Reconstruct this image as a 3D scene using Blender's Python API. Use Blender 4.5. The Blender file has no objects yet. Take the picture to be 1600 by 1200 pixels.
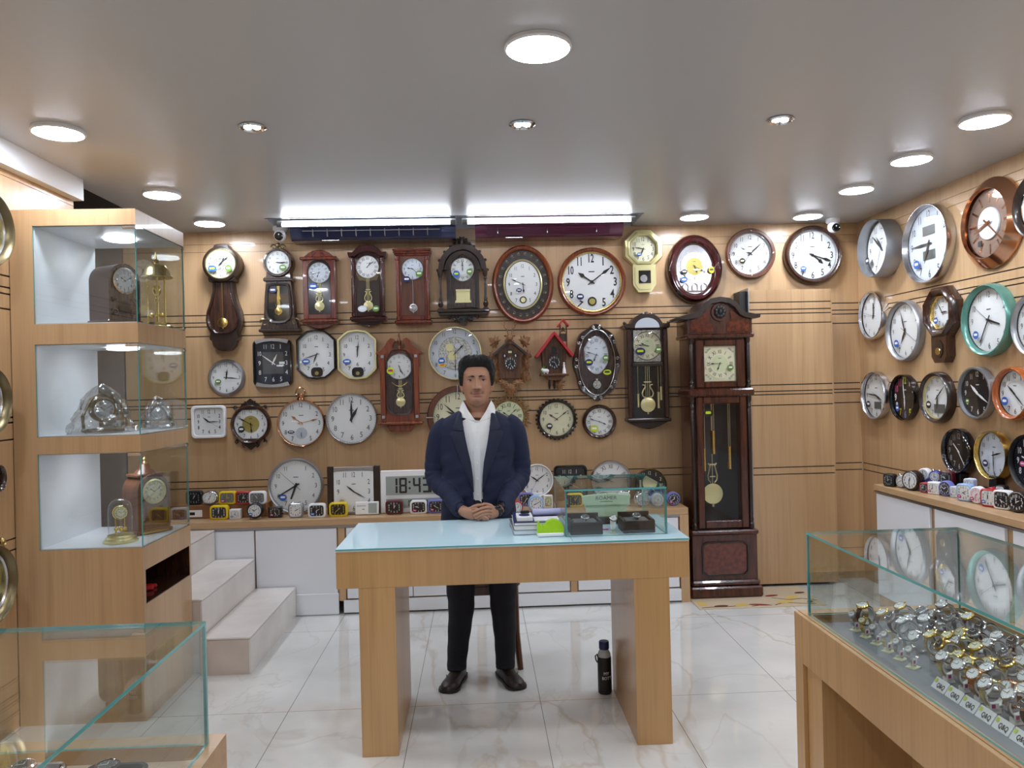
import bpy, math, random
import numpy as np
from mathutils import Vector, Matrix
PI = math.pi
random.seed(7)
SC = bpy.context.scene
COL = SC.collection
# ---------------------------------------------------------------- camera, world, exposure
FPX = 1200.0
YAW, ROLL, EYE = math.atan(52/1200), math.radians(1.37), np.array([0, 0, 1.53])
CF = np.array([math.sin(YAW), math.cos(YAW), 0.0])
_r = np.array([math.cos(YAW), -math.sin(YAW), 0.0]); _u = np.array([0, 0, 1.0])
CR = _r*math.cos(ROLL) - _u*math.sin(ROLL)
CU = _u*math.cos(ROLL) + _r*math.sin(ROLL)
cam_d = bpy.data.cameras.new('camera'); cam = bpy.data.objects.new('camera', cam_d); COL.objects.link(cam)
cam_d.sensor_width = 36; cam_d.lens = 36*FPX/1600; cam_d.clip_start = 0.02
cam.matrix_world = Matrix(((CR[0], CU[0], -CF[0], 0), (CR[1], CU[1], -CF[1], 0), (CR[2], CU[2], -CF[2], EYE[2]), (0, 0, 0, 1)))
SC.camera = cam
wd = bpy.data.worlds.new('world'); SC.world = wd; wd.use_nodes = True
wd.node_tree.nodes['Background'].inputs[0].default_value = (0.75, 0.85, 1, 1)
wd.node_tree.nodes['Background'].inputs[1].default_value = 0.3
SC.view_settings.view_transform = 'Standard'; SC.view_settings.look = 'None'
SC.view_settings.gamma = 1.0; SC.view_settings.exposure = 0.22
LAMP, TUBE, SPOT = 88.0, 36.0, 110.0        # emission of the lit fittings
SC.cycles.max_bounces = 8; SC.cycles.diffuse_bounces = 4; SC.cycles.glossy_bounces = 4
SC.cycles.transmission_bounces = 6; SC.cycles.transparent_max_bounces = 24
SC.cycles.caustics_reflective = False; SC.cycles.caustics_refractive = False
SC.cycles.sample_clamp_indirect = 4.0

def hit(px, py, ax, v):
    """point of the place seen at a photo pixel, on the plane where axis ax has value v"""
    d = CF*FPX + CR*(px-800) - CU*(py-600)
    return EYE + d*((v-EYE[ax])/d[ax])
def depth(P): return float((np.array(P)-EYE) @ CF)

# ---------------------------------------------------------------- materials
def S(*c):
    return tuple(((x/255)/12.92 if x/255 <= .04045 else ((x/255+.055)/1.055)**2.4) for x in c) + (1,)
MT = {}
def mat(name, c, rough=.5, metal=0, coat=0, spec=.5, emit=None, es=0, alpha=None):
    m = bpy.data.materials.new(name); m.use_nodes = True; b = m.node_tree.nodes['Principled BSDF']
    b.inputs['Base Color'].default_value = S(*c); b.inputs['Roughness'].default_value = rough
    b.inputs['Metallic'].default_value = metal; b.inputs['Coat Weight'].default_value = coat
    b.inputs['Specular IOR Level'].default_value = spec
    if emit: b.inputs['Emission Color'].default_value = S(*emit); b.inputs['Emission Strength'].default_value = es
    MT[name] = m; return m
def nodes(m): return m.node_tree.nodes, m.node_tree.links
def noisy(name, c1, c2, scale=(5, 5, 5), rough=.45, coat=0, detail=4, nscale=1.0, lo=.35, hi=.65, metal=0, bump=0, rot=(0, 0, 0)):
    m = mat(name, c1, rough, metal, coat); n, l = nodes(m); b = n['Principled BSDF']
    tc = n.new('ShaderNodeTexCoord'); mp = n.new('ShaderNodeMapping'); mp.inputs['Scale'].default_value = scale; mp.inputs['Rotation'].default_value = rot
    nz = n.new('ShaderNodeTexNoise'); nz.inputs['Scale'].default_value = nscale; nz.inputs['Detail'].default_value = detail
    cr = n.new('ShaderNodeValToRGB'); e = cr.color_ramp.elements
    e[0].position = lo; e[0].color = S(*c1); e[1].position = hi; e[1].color = S(*c2)
    l.new(tc.outputs['Object'], mp.inputs[0]); l.new(mp.outputs[0], nz.inputs['Vector']); l.new(nz.outputs['Fac'], cr.inputs[0]); l.new(cr.outputs[0], b.inputs['Base Color'])
    if bump:
        bp = n.new('ShaderNodeBump'); bp.inputs['Strength'].default_value = bump; bp.inputs['Distance'].default_value = .004
        l.new(nz.outputs['Fac'], bp.inputs['Height']); l.new(bp.outputs[0], b.inputs['Normal'])
    return m
def veneer(name, base, dark, rough=.35, axis='z'):
    """light wood veneer: long straight grain, faint cathedral figure, pores"""
    m = mat(name, base, rough, 0, .15); n, l = nodes(m); b = n['Principled BSDF']
    tc = n.new('ShaderNodeTexCoord')
    def noise(sc, det, dist=0):
        mp = n.new('ShaderNodeMapping')
        mp.inputs['Scale'].default_value = {'z': (sc[0], sc[0], sc[1]), 'x': (sc[1], sc[0], sc[0]), 'y': (sc[0], sc[1], sc[0])}[axis]
        z = n.new('ShaderNodeTexNoise'); z.inputs['Scale'].default_value = 1; z.inputs['Detail'].default_value = det; z.inputs['Distortion'].default_value = dist
        l.new(tc.outputs['Object'], mp.inputs[0]); l.new(mp.outputs[0], z.inputs['Vector']); return z
    fine = noise((140, 2.2), 3); wide = noise((3, .4), 3, .6); fig = noise((22, .9), 5, .5)
    def mixc(f, a, c, lo, hi, inp=None):
        r = n.new('ShaderNodeMapRange'); r.inputs[1].default_value = lo; r.inputs[2].default_value = hi; l.new(f, r.inputs[0])
        x = n.new('ShaderNodeMix'); x.data_type = 'RGBA'; l.new(r.outputs[0], x.inputs[0])
        if inp is None: x.inputs[6].default_value = S(*a)
        else: l.new(inp, x.inputs[6])
        x.inputs[7].default_value = S(*c); return x.outputs[2]
    mid = tuple((2*p+q)/3 for p, q in zip(base, dark))
    o = mixc(wide.outputs['Fac'], base, mid, .35, .7)
    o = mixc(fig.outputs['Fac'], None, dark, .5, 1.15, o)
    o = mixc(fine.outputs['Fac'], None, dark, .5, 1.3, o)
    l.new(o, b.inputs['Base Color']); return m
def glassy(name, tint=(1, 1, 1), ior=1.5, rough=0.0, boost=1.0):
    m = bpy.data.materials.new(name); m.use_nodes = True; n, l = nodes(m); n.remove(n['Principled BSDF'])
    out = n['Material Output']; t = n.new('ShaderNodeBsdfTransparent'); t.inputs[0].default_value = (*tint, 1)
    g = n.new('ShaderNodeBsdfGlossy'); g.inputs['Roughness'].default_value = rough
    lw = n.new('ShaderNodeLayerWeight'); lw.inputs['Blend'].default_value = .5
    pw = n.new('ShaderNodeMath'); pw.operation = 'POWER'; pw.inputs[1].default_value = 4.2; l.new(lw.outputs['Facing'], pw.inputs[0])
    md = n.new('ShaderNodeMath'); md.operation = 'MULTIPLY_ADD'; md.inputs[1].default_value = .85; md.inputs[2].default_value = .045*boost; md.use_clamp = True
    l.new(pw.outputs[0], md.inputs[0])
    mx = n.new('ShaderNodeMixShader'); l.new(md.outputs[0], mx.inputs[0]); l.new(t.outputs[0], mx.inputs[1]); l.new(g.outputs[0], mx.inputs[2]); l.new(mx.outputs[0], out.inputs[0])
    MT[name] = m; return m
def m_(k): return MT[k] if isinstance(k, str) else k

veneer('oak', (198, 163, 122), (150, 114, 78), .33)
veneer('oak_x', (198, 163, 122), (150, 114, 78), .33, 'x')
veneer('oak_y', (198, 163, 122), (150, 114, 78), .33, 'y')
mat('ceiling_paint', (198, 199, 201), .32, spec=.5)
mat('white_panel', (226, 228, 232), .3); mat('white', (235, 235, 236), .35); mat('white_matt', (222, 226, 232), .6)
mat('groove_black', (26, 24, 24), .5); mat('black', (20, 20, 22), .4); mat('black_gloss', (14, 14, 16), .12, coat=.5)
mat('void', (40, 30, 26), .9); mat('stair_wall', (112, 98, 88), .8); mat('alu', (170, 170, 172), .3, 1)
mat('silver', (196, 196, 200), .22, 1); mat('silver_matt', (168, 170, 174), .38, .85); mat('chrome', (225, 225, 228), .08, 1)
mat('gold', (222, 190, 110), .25, 1); mat('gold_pale', (222, 214, 160), .3, .75); mat('brass', (190, 168, 110), .25, 1); mat('rose_gold', (214, 160, 126), .14, 1)
mat('antique', (120, 108, 80), .35, .9); mat('gold_dial', (190, 176, 100), .35, .6)
mat('dial', (232, 234, 233), .45); mat('dial_cool', (214, 222, 232), .45); mat('dial_cream', (226, 224, 190), .45); mat('dial_green', (212, 220, 178), .45); mat('dial_grey', (188, 196, 204), .4); mat('dial_black', (24, 24, 26), .35); mat('dial_navy', (26, 32, 46), .35)
mat('ink', (24, 24, 26), .5); mat('ink_soft', (78, 78, 80), .5); mat('lcd', (158, 168, 162), .35); mat('lcd_dark', (84, 90, 86), .35)
mat('red', (178, 34, 44), .4); mat('red_plastic', (176, 30, 36), .3); mat('yellow', (226, 196, 32), .35); mat('blue_plastic', (36, 58, 150), .3); mat('sky_plastic', (150, 182, 222), .3); mat('lilac_plastic', (116, 122, 190), .3); mat('maroon_plastic', (92, 30, 36), .3); mat('grey_plastic', (110, 112, 114), .35); mat('lime', (166, 214, 20), .35)
mat('teal', (98, 148, 136), .25, .4); mat('pink', (214, 84, 140), .4); mat('magenta', (170, 30, 110), .4)
mat('stk_blue', (48, 96, 176), .35); mat('stk_green', (96, 140, 50), .35); mat('stk_navy', (30, 36, 84), .35); mat('stk_lime', (196, 214, 40), .35); mat('stk_dark', (26, 30, 26), .4)
noisy('mahogany', (112, 44, 24), (78, 28, 16), (60, 60, 5), .22, .5)
noisy('walnut', (66, 38, 26), (42, 24, 18), (60, 60, 6), .26, .4)
noisy('umber', (50, 34, 26), (34, 23, 18), (50, 50, 8), .3, .3)
noisy('darkred_wood', (62, 20, 20), (40, 12, 14), (40, 40, 8), .12, .7)
noisy('cherry', (134, 66, 36), (100, 46, 26), (60, 60, 6), .24, .4)
noisy('brown_wood', (104, 60, 40), (80, 44, 30), (60, 60, 6), .3, .3)
noisy('orange_wood', (176, 98, 50), (150, 78, 38), (50, 50, 8), .22, .4)
noisy('burl', (110, 46, 26), (70, 26, 16), (40, 40, 40), .2, .5, 6)
noisy('carved_wood', (110, 72, 42), (74, 46, 26), (70, 70, 12), .5, 0, 4, 1, .35, .65, 0, .3)
noisy('leaf_wood', (146, 102, 60), (104, 68, 38), (60, 60, 20), .5, 0, 4, 1, .35, .65, 0, .3)
noisy('wicker', (158, 124, 78), (112, 82, 48), (90, 90, 90), .7, 0, 3, 1, .35, .65, 0, .5)
noisy('step_tile', (226, 220, 214), (212, 204, 197), (3, 3, 3), .22, 0, 5)
noisy('step_side', (206, 194, 184), (190, 176, 166), (4, 4, 4), .4, 0, 5)
noisy('skin_dummy', (150, 106, 84), (140, 96, 74), (9, 9, 9), .5)
noisy('chair_wood', (112, 68, 40), (80, 46, 28), (50, 50, 6), .35, .2)
glassy('glass', (.97, .99, .985)); glassy('glass_green', (.955, .982, .975), boost=1.2); glassy('clock_glass', (1, 1, 1), boost=.9)
mat('glass_edge', (88, 166, 164), .12, 0, .5, emit=None)
mat('table_glass', (204, 232, 242), .05, 0, 0); mat('grout', (150, 140, 132), .8)
def emis(name, c, s):
    m = mat(name, (255, 255, 255), .5, emit=c, es=s); return m
emis('lamp_lit', (236, 243, 255), LAMP); emis('tube_lit', (236, 243, 255), TUBE); emis('niche_lit', (240, 245, 255), 14.0); emis('spot_lit', (255, 252, 246), SPOT)

# ---------------------------------------------------------------- mesh building
class MB:
    def __init__(s): s.v = []; s.f = []; s.mi = []; s.T = None
    def add(s, vs, fs, m=0):
        n = len(s.v)
        if s.T is not None: vs = [tuple(s.T @ Vector(p)) for p in vs]
        s.v.extend([tuple(map(float, p)) for p in vs]); s.f.extend([tuple(i+n for i in f) for f in fs]); s.mi.extend([m]*len(fs)); return s
    def box(s, x0, x1, y0, y1, z0, z1, m=0, c=0):
        if c <= 0:
            vs = [(x, y, z) for z in (z0, z1) for y in (y0, y1) for x in (x0, x1)]
            return s.add(vs, [(0, 2, 3, 1), (4, 5, 7, 6), (0, 1, 5, 4), (2, 6, 7, 3), (0, 4, 6, 2), (1, 3, 7, 5)], m)
        P = [(x0+c, z0), (x1-c, z0), (x1, z0+c), (x1, z1-c), (x1-c, z1), (x0+c, z1), (x0, z1-c), (x0, z0+c)]
        q = [(max(min(x, x1-c), x0+c), max(min(z, z1-c), z0+c)) for x, z in P]
        return s.loft([[(x, y0, z) for x, z in q], [(x, y0+c, z) for x, z in P], [(x, y1-c, z) for x, z in P], [(x, y1, z) for x, z in q]], m)
    def loft(s, rings, m=0, cap=(True, True), loop=False):
        n = len(rings[0]); k = len(rings); vs = [p for r in rings for p in r]; fs = []
        for a in range(k if loop else k-1):
            b = (a+1) % k
            for i in range(n):
                j = (i+1) % n; fs.append((a*n+i, a*n+j, b*n+j, b*n+i))
        if not loop:
            if cap[0]: fs.append(tuple(range(n-1, -1, -1)))
            if cap[1]: fs.append(tuple((k-1)*n+i for i in range(n)))
        return s.add(vs, fs, m)
    def prism(s, pts, y0, y1, m=0):
        """outline in x,z (counter-clockwise seen from the front, -y) pushed from y0 (front) back to y1"""
        return s.loft([[(x, y0, z) for x, z in pts], [(x, y1, z) for x, z in pts]], m)
    def ngon(s, pts, y, m=0): return s.add([(x, y, z) for x, z in pts], [tuple(range(len(pts)))], m)
    def rev(s, prof, o=(0, 0, 0), ax='z', n=20, m=0, sx=1, sy=1, cap=True):
        """prof: (radius, height along ax)"""
        rs = []
        for r, h in prof:
            ring = []
            for i in range(n):
                a = 2*PI*i/n; x, y = r*math.cos(a)*sx, r*math.sin(a)*sy
                p = {'z': (x, y, h), 'y': (x, h, -y), 'x': (h, x, y)}[ax]
                ring.append((p[0]+o[0], p[1]+o[1], p[2]+o[2]))
            rs.append(ring)
        return s.loft(rs, m, (cap, cap))
    def tube(s, pts, r, m=0, n=8, closed=False, cap=True):
        P = [Vector(p) for p in pts]; k = len(P); R = r if isinstance(r, (list, tuple)) else [r]*k; rings = []; prev = None
        for i in range(k):
            if closed: t = P[(i+1) % k]-P[i-1]
            else: t = P[min(i+1, k-1)]-P[max(i-1, 0)]
            if t.length < 1e-9: t = Vector((0, 0, 1))
            t.normalize()
            if prev is None:
                up = Vector((0, 0, 1)) if abs(t.z) < .9 else Vector((1, 0, 0)); a = t.cross(up).normalized()
            else: a = (prev - t*prev.dot(t)).normalized()
            b = t.cross(a); prev = a
            rr = R[i]; ra, rb = (rr if isinstance(rr, tuple) else (rr, rr))
            rings.append([tuple(P[i]+a*math.cos(2*PI*j/n)*ra+b*math.sin(2*PI*j/n)*rb) for j in range(n)])
        return s.loft(rings, m, (cap and not closed, cap and not closed), closed)
    def ell(s, o, r, m=0, n=12, k=8):
        rs = []
        for a in range(1, k):
            t = PI*a/k
            rs.append([(o[0]+r[0]*math.sin(t)*math.cos(2*PI*i/n), o[1]+r[1]*math.sin(t)*math.sin(2*PI*i/n), o[2]-r[2]*math.cos(t)) for i in range(n)])
        return s.loft(rs, m)
    def text(s, t, x, z, y, h, m=0, rot=0, sx=1, bold=0, align=True):
        vs, fs = glyph(t, bold)
        c, q = math.cos(rot), math.sin(rot)
        return s.add([(x+(a*sx*c-b*q)*h, y, z+(a*sx*q+b*c)*h) for a, b in vs], fs, m)
    def obj(s, name, mats, parent=None, loc=(0, 0, 0), rot=(0, 0, 0), ang=35, smooth=True):
        me = bpy.data.meshes.new(name); me.from_pydata(s.v, [], s.f)
        if not isinstance(mats, (list, tuple)): mats = [mats]
        for k in mats: me.materials.append(m_(k))
        me.polygons.foreach_set('material_index', s.mi); me.update()
        if smooth:
            me.polygons.foreach_set('use_smooth', [True]*len(me.polygons)); me.set_sharp_from_angle(angle=math.radians(ang))
        o = bpy.data.objects.new(name, me); COL.objects.link(o); o.location = loc; o.rotation_euler = rot
        if parent: o.parent = parent
        return o
_gl = {}
def glyph(t, bold=0):
    k = (t, bold)
    if k not in _gl:
        c = bpy.data.curves.new('t', 'FONT'); c.body = t; c.size = 1; c.resolution_u = 2; c.offset = bold; c.align_x = 'LEFT'
        o = bpy.data.objects.new('t', c); me = o.to_mesh()
        vs = [(v.co.x, v.co.y) for v in me.vertices]; fs = [tuple(p.vertices) for p in me.polygons]
        x0, x1 = min(v[0] for v in vs), max(v[0] for v in vs); z0, z1 = min(v[1] for v in vs), max(v[1] for v in vs); h = z1-z0
        vs = [((a-(x0+x1)/2)/h, (b-(z0+z1)/2)/h) for a, b in vs]
        fs2 = []
        for f in fs:
            ar = sum(vs[f[i-1]][0]*vs[f[i]][1]-vs[f[i]][0]*vs[f[i-1]][1] for i in range(len(f)))
            fs2.append(f if ar > 0 else f[::-1])
        o.to_mesh_clear(); bpy.data.objects.remove(o); bpy.data.curves.remove(c); _gl[k] = (vs, fs2)
    return _gl[k]
def thing(name, label, cat, loc=(0, 0, 0), rot=(0, 0, 0), group=None, parent=None):
    o = bpy.data.objects.new(name, None); COL.objects.link(o); o.empty_display_size = .05
    o.location = loc; o.rotation_euler = rot; tag(o, label, cat, group); return o
def tag(o, label=None, cat=None, group=None, kind=None):
    if label: o['label'] = label
    if cat: o['category'] = cat
    if group: o['group'] = group
    if kind: o['kind'] = kind
    return o
def struct(o): o['kind'] = 'structure'; return o
def dup(root, loc, rot=None, label=None, group=None, scale=None):
    r = root.copy(); COL.objects.link(r); r.location = loc
    if rot is not None: r.rotation_euler = rot
    if scale: r.scale = scale
    if label: r['label'] = label
    if group: r['group'] = group
    for ch in list(root.children):
        c = ch.copy(); COL.objects.link(c); c.parent = r
        for g in list(ch.children):
            d = g.copy(); COL.objects.link(d); d.parent = c
    return r
def box(name, x0, x1, y0, y1, z0, z1, mt, parent=None, c=0, loc=(0, 0, 0), rot=(0, 0, 0)):
    return MB().box(x0, x1, y0, y1, z0, z1, 0, c).obj(name, mt, parent, loc, rot)
def circ(r, n=32, a0=0, rz=None, cx=0, cz=0):
    rz = r if rz is None else rz
    return [(cx+r*math.cos(a0+2*PI*i/n), cz+rz*math.sin(a0+2*PI*i/n)) for i in range(n)]
def rrect(w, h, r, n=4, cx=0, cz=0):
    p = []
    for (sx, sz, a) in ((1, 1, 0), (-1, 1, PI/2), (-1, -1, PI), (1, -1, 1.5*PI)):
        for i in range(n+1):
            t = a+PI/2*i/n; p.append((cx+sx*(w/2-r)+r*math.cos(t), cz+sz*(h/2-r)+r*math.sin(t)))
    return p
def scl(pts, w, h, ins, cx=0, cz=0):
    fx, fz = max((w/2-ins)/(w/2), .01), max((h/2-ins)/(h/2), .01)
    return [(cx+(x-cx)*fx, cz+(z-cz)*fz) for x, z in pts]
# ================================================================ the room
YB, YD, XL, XR, ZC, YF = 5.70, 5.54, -2.16, 2.89, 2.69, -1.6
GROOVES = [2.083, 2.03, 2.00, 1.93, 1.478, 1.431, 1.407, 1.329, .872, .821]
def slat_wall(m, p0, p1, back, thick, zt, axis, zb=0.0, top=True, sgn=-1):
    """wood boards with dark shadow gaps between them; axis 'x' runs along x with its face at y=back, 'y' runs along y at x=back"""
    g = .0075; zs = [zb]
    for z in sorted(GROOVES+([2.545, 2.60] if top and zt > 2.65 else [])):
        if zb < z < zt: zs += [z-g/2*(.35 if z > 2.5 else 1), z+g/2*(.35 if z > 2.5 else 1)]
    zs.append(zt)
    for i in range(0, len(zs), 2):
        a, b = zs[i], zs[i+1]
        if axis == 'x': m.box(p0, p1, back, back+thick, a, b, 0)
        else: m.box(back, back+thick*sgn, p0, p1, a, b, 0) if sgn > 0 else m.box(back-thick, back, p0, p1, a, b, 0)
    if axis == 'x': m.box(p0, p1, back+.006, back+thick+.03, zb, zt, 1)
    elif sgn > 0: m.box(back+.006, back+thick+.03, p0, p1, zb, zt, 1)
    else: m.box(back-thick-.03, back-.006, p0, p1, zb, zt, 1)
w = MB(); slat_wall(w, -2.56, XR, YB, .014, ZC, 'x')
struct(w.obj('wall_back', ['oak', 'groove_black'], smooth=False))
w = MB(); slat_wall(w, YF, YB, XR, .014, ZC, 'y', sgn=1)
struct(w.obj('wall_right', ['oak', 'groove_black'], smooth=False))
w = MB(); slat_wall(w, YF, 4.24, XL, .014, ZC, 'y', sgn=-1)
struct(w.obj('wall_left', ['oak', 'groove_black'], smooth=False))
# stair well behind the display cabinet
w = MB(); w.box(-2.6, -2.575, YB+.02, YB+.05, 0, 3.3); w.box(-4.2, -2.575, YB, YB+.04, 0, 3.4); w.box(-4.24, -4.2, 4.2, YB, 0, 3.4); w.box(-4.2, XL-.05, 4.245, 4.285, 0, 3.4)
struct(w.obj('wall_stairwell', 'stair_wall', smooth=False))
struct(MB().box(-4.2, -2.2, 4.2, 5.75, 3.4, 3.44).obj('ceiling_stairwell', 'void', smooth=False))
struct(MB().box(XL, XR, YF-.04, YF, 0, ZC).obj('wall_front', 'white_matt', smooth=False))
# door panel that stands proud of the back wall, right of the tall clock
XD0, XD1 = 1.98, 2.60
w = MB(); slat_wall(w, XD0+.012, XD1, YD, .02, 2.175, 'x', .02, False)
dr = struct(w.obj('door_1', ['oak', 'groove_black'], smooth=False))
struct(MB().box(XD0, XD0+.008, YD-.012, YB-.001, .02, 2.19).obj('trim_1', 'alu'))
struct(MB().box(XD0-.05, XD0-.001, YD+.03, YB-.001, .0, 2.17).obj('trim_2', 'black'))
struct(MB().box(XD1+.001, XD1+.008, YD+.0, YB-.001, .02, 2.175).obj('trim_5', 'oak'))
# ceiling with the recess over the air conditioners
RX0, RX1, RY = -1.42, 1.17, 5.27
w = MB()
w.box(-2.2, XR, YF, 4.27, ZC, ZC+.05); w.box(-2.2, RX0, 4.27, YB, ZC, ZC+.05); w.box(RX1, XR, 4.27, YB, ZC, ZC+.05); w.box(RX0, RX1, 4.27, RY, ZC, ZC+.05)
w.box(RX0-.02, RX1+.02, RY-.02, YB, ZC+.35, ZC+.4); w.box(RX0-.02, RX0, RY, YB, ZC+.05, ZC+.35); w.box(RX1, RX1+.02, RY, YB, ZC+.05, ZC+.35); w.box(RX0, RX1, RY-.02, RY, ZC+.05, ZC+.35); w.box(RX0, RX1, YB, YB+.03, ZC, ZC+.35)
struct(w.obj('ceiling', 'ceiling_paint', smooth=False))
struct(MB().box(XL-.02, -2.11, YF, 4.25, 2.575, ZC-.001).obj('trim_3', 'white_matt', smooth=False))
# marble floor
fm = mat('marble', (222, 222, 218), .07, 0, .4); n, l = nodes(fm); b = n['Principled BSDF']
tc = n.new('ShaderNodeTexCoord')
def vein(scale, w0, dist, rot):
    mp = n.new('ShaderNodeMapping'); mp.inputs['Rotation'].default_value = (0, 0, rot); mp.inputs['Scale'].default_value = (scale, scale*.55, 1); l.new(tc.outputs['Object'], mp.inputs[0])
    z = n.new('ShaderNodeTexNoise'); z.inputs['Scale'].default_value = 1; z.inputs['Detail'].default_value = 6; z.inputs['Distortion'].default_value = dist; l.new(mp.outputs[0], z.inputs['Vector'])
    a = n.new('ShaderNodeMath'); a.operation = 'SUBTRACT'; a.inputs[1].default_value = .5; l.new(z.outputs['Fac'], a.inputs[0])
    q = n.new('ShaderNodeMath'); q.operation = 'ABSOLUTE'; l.new(a.outputs[0], q.inputs[0])
    r = n.new('ShaderNodeMapRange'); r.inputs[1].default_value = 0; r.inputs[2].default_value = w0; r.inputs[3].default_value = 1; r.inputs[4].default_value = 0; l.new(q.outputs[0], r.inputs[0]); return r
cl = n.new('ShaderNodeTexNoise'); cl.inputs['Scale'].default_value = 1.6; cl.inputs['Detail'].default_value = 5; l.new(tc.outputs['Object'], cl.inputs['Vector'])
cr = n.new('ShaderNodeValToRGB'); cr.color_ramp.elements[0].position = .35; cr.color_ramp.elements[0].color = S(206, 207, 204); cr.color_ramp.elements[1].position = .65; cr.color_ramp.elements[1].color = S(226, 226, 222); l.new(cl.outputs['Fac'], cr.inputs[0])
cur = cr.outputs[0]
for sc_, w_, d_, ro, colr, mx in ((.75, .009, .5, .7, (184, 170, 148), .5), (1.5, .010, .9, -.5, (192, 188, 180), .4)):
    v = vein(sc_, w_, d_, ro); mm = n.new('ShaderNodeMath'); mm.operation = 'MULTIPLY'; mm.inputs[1].default_value = mx; l.new(v.outputs[0], mm.inputs[0])
    x = n.new('ShaderNodeMix'); x.data_type = 'RGBA'; l.new(mm.outputs[0], x.inputs[0]); l.new(cur, x.inputs[6]); x.inputs[7].default_value = S(*colr); cur = x.outputs[2]
br = n.new('ShaderNodeTexBrick'); br.offset = 0; br.inputs['Scale'].default_value = 1; br.inputs['Mortar Size'].default_value = .0016; br.inputs['Mortar Smooth'].default_value = 0
br.inputs['Brick Width'].default_value = .6; br.inputs['Row Height'].default_value = 1.2
mp = n.new('ShaderNodeMapping'); mp.inputs['Location'].default_value = (.34+.0, -.09, 0); l.new(tc.outputs['Object'], mp.inputs[0]); l.new(mp.outputs[0], br.inputs['Vector'])
x = n.new('ShaderNodeMix'); x.data_type = 'RGBA'; l.new(br.outputs['Fac'], x.inputs[0]); l.new(cur, x.inputs[6]); x.inputs[7].default_value = S(128, 124, 118); l.new(x.outputs[2], b.inputs['Base Color'])
struct(MB().box(-4.3, 3.3, YF-.3, 6.2, -.05, 0).obj('floor', 'marble', smooth=False))
# ---------------------------------------------------------------- lamps
def lamp(x, y, d, label):
    t = thing('ceiling_lamp', label, 'ceiling lamp', (x, y, ZC), group='round LED panel lamps in the ceiling')
    r = d/2
    MB().rev([(r, 0), (r+.002, -.004), (r+.004, -.014), (r-.004, -.02), (r-.006, -.017)], n=40, cap=False).obj('rim', 'white', t)
    MB().rev([(r-.006, -.005), (r-.006, -.021), (r-.02, -.0235)], n=40).obj('diffuser', 'lamp_lit', t)
for x, y, d, lb in ((.23, 2.62, .225, 'largest round white LED lamp at the top centre of the ceiling'),
    (-1.81, 3.44, .21, 'round LED lamp nearest on the left side of the ceiling'), (-1.81, 4.54, .205, 'round LED lamp above the display cabinet, middle of the left row'), (-1.81, 5.33, .2, 'round LED lamp above the tall dark pendulum clock near the back wall'),
    (2.33, 3.4, .21, 'round LED lamp at the right edge of the photo, nearest of the right row'), (2.34, 4.01, .205, 'round LED lamp second nearest in the right ceiling row'), (2.355, 4.64, .2, 'round LED lamp third in the right ceiling row, before the corner one'), (2.375, 5.385, .2, 'round LED lamp beside the white camera in the right back corner'),
    (1.545, 5.35, .2, 'round LED lamp above the dark red oval clock at the back wall'),
    (-1.81, 2.3, .21, 'added unseen round LED lamp over the left wall before the camera'), (2.33, 2.55, .21, 'added unseen round LED lamp over the right showcase'), (2.33, 1.5, .21, 'added unseen round LED lamp on the right behind the camera'), (-1.81, 1.1, .21, 'added unseen round LED lamp on the left behind the camera'),  # from here on: lamps out of view, added to extend the ceiling lighting
    (-.5, .75, .22, 'added unseen round LED lamp left of the camera'), (1.0, .75, .22, 'added unseen round LED lamp right of the camera'), (.23, -.7, .22, 'added unseen round LED lamp behind the camera')):
    lamp(x, y, d, lb)
def spot(x, y, label):
    t = thing('spotlight', label, 'spotlight', (x, y, ZC), group='small recessed spotlights in the ceiling')
    MB().rev([(.058, -.001), (.06, -.006), (.05, -.012), (.044, -.004), (.042, -.001)], n=28, cap=False).obj('ring', 'chrome', t)
    MB().rev([(.044, -.001), (.044, -.003)], n=28).obj('reflector', 'silver', t)
    for s in (-1, 1): MB().rev([(.016, -.003), (.017, -.008), (.012, -.012)], o=(s*.019, 0, 0), n=16).obj('bulb', 'spot_lit', t)
spot(-.967, 3.42, 'left chrome spotlight in the ceiling with two small bulbs'); spot(.222, 3.42, 'middle chrome spotlight, straight behind the largest ceiling lamp'); spot(1.38, 3.39, 'right chrome spotlight in the ceiling with two small bulbs')
for x0, x1, lb in ((-1.325, -.16, 'left glowing fluorescent tube over the navy air conditioner'), (-.06, 1.095, 'right glowing fluorescent tube over the maroon air conditioner')):
    t = thing('tube_light', lb, 'tube light', ((x0+x1)/2, 5.31, 2.678), group='fluorescent tubes before the air conditioners'); h = (x1-x0)/2
    MB().box(-h-.03, h+.03, .012, .05, -.03, .01, 0, .004).obj('batten', 'white', t)
    MB().rev([(.013, -h+.01), (.013, h-.01)], ax='x', n=16, o=(0, 0, -.022)).obj('tube', 'tube_lit', t)
    for s in (-1, 1): MB().rev([(.017, -.018), (.017, .018)], ax='x', n=16, o=(s*(h+.008), 0, -.022)).obj('end_cap', 'grey_plastic', t)
struct(MB().box(RX0, RX1, RY-.012, RY-.0005, ZC-.004, ZC+.02).obj('trim_4', 'grey_plastic'))
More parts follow.
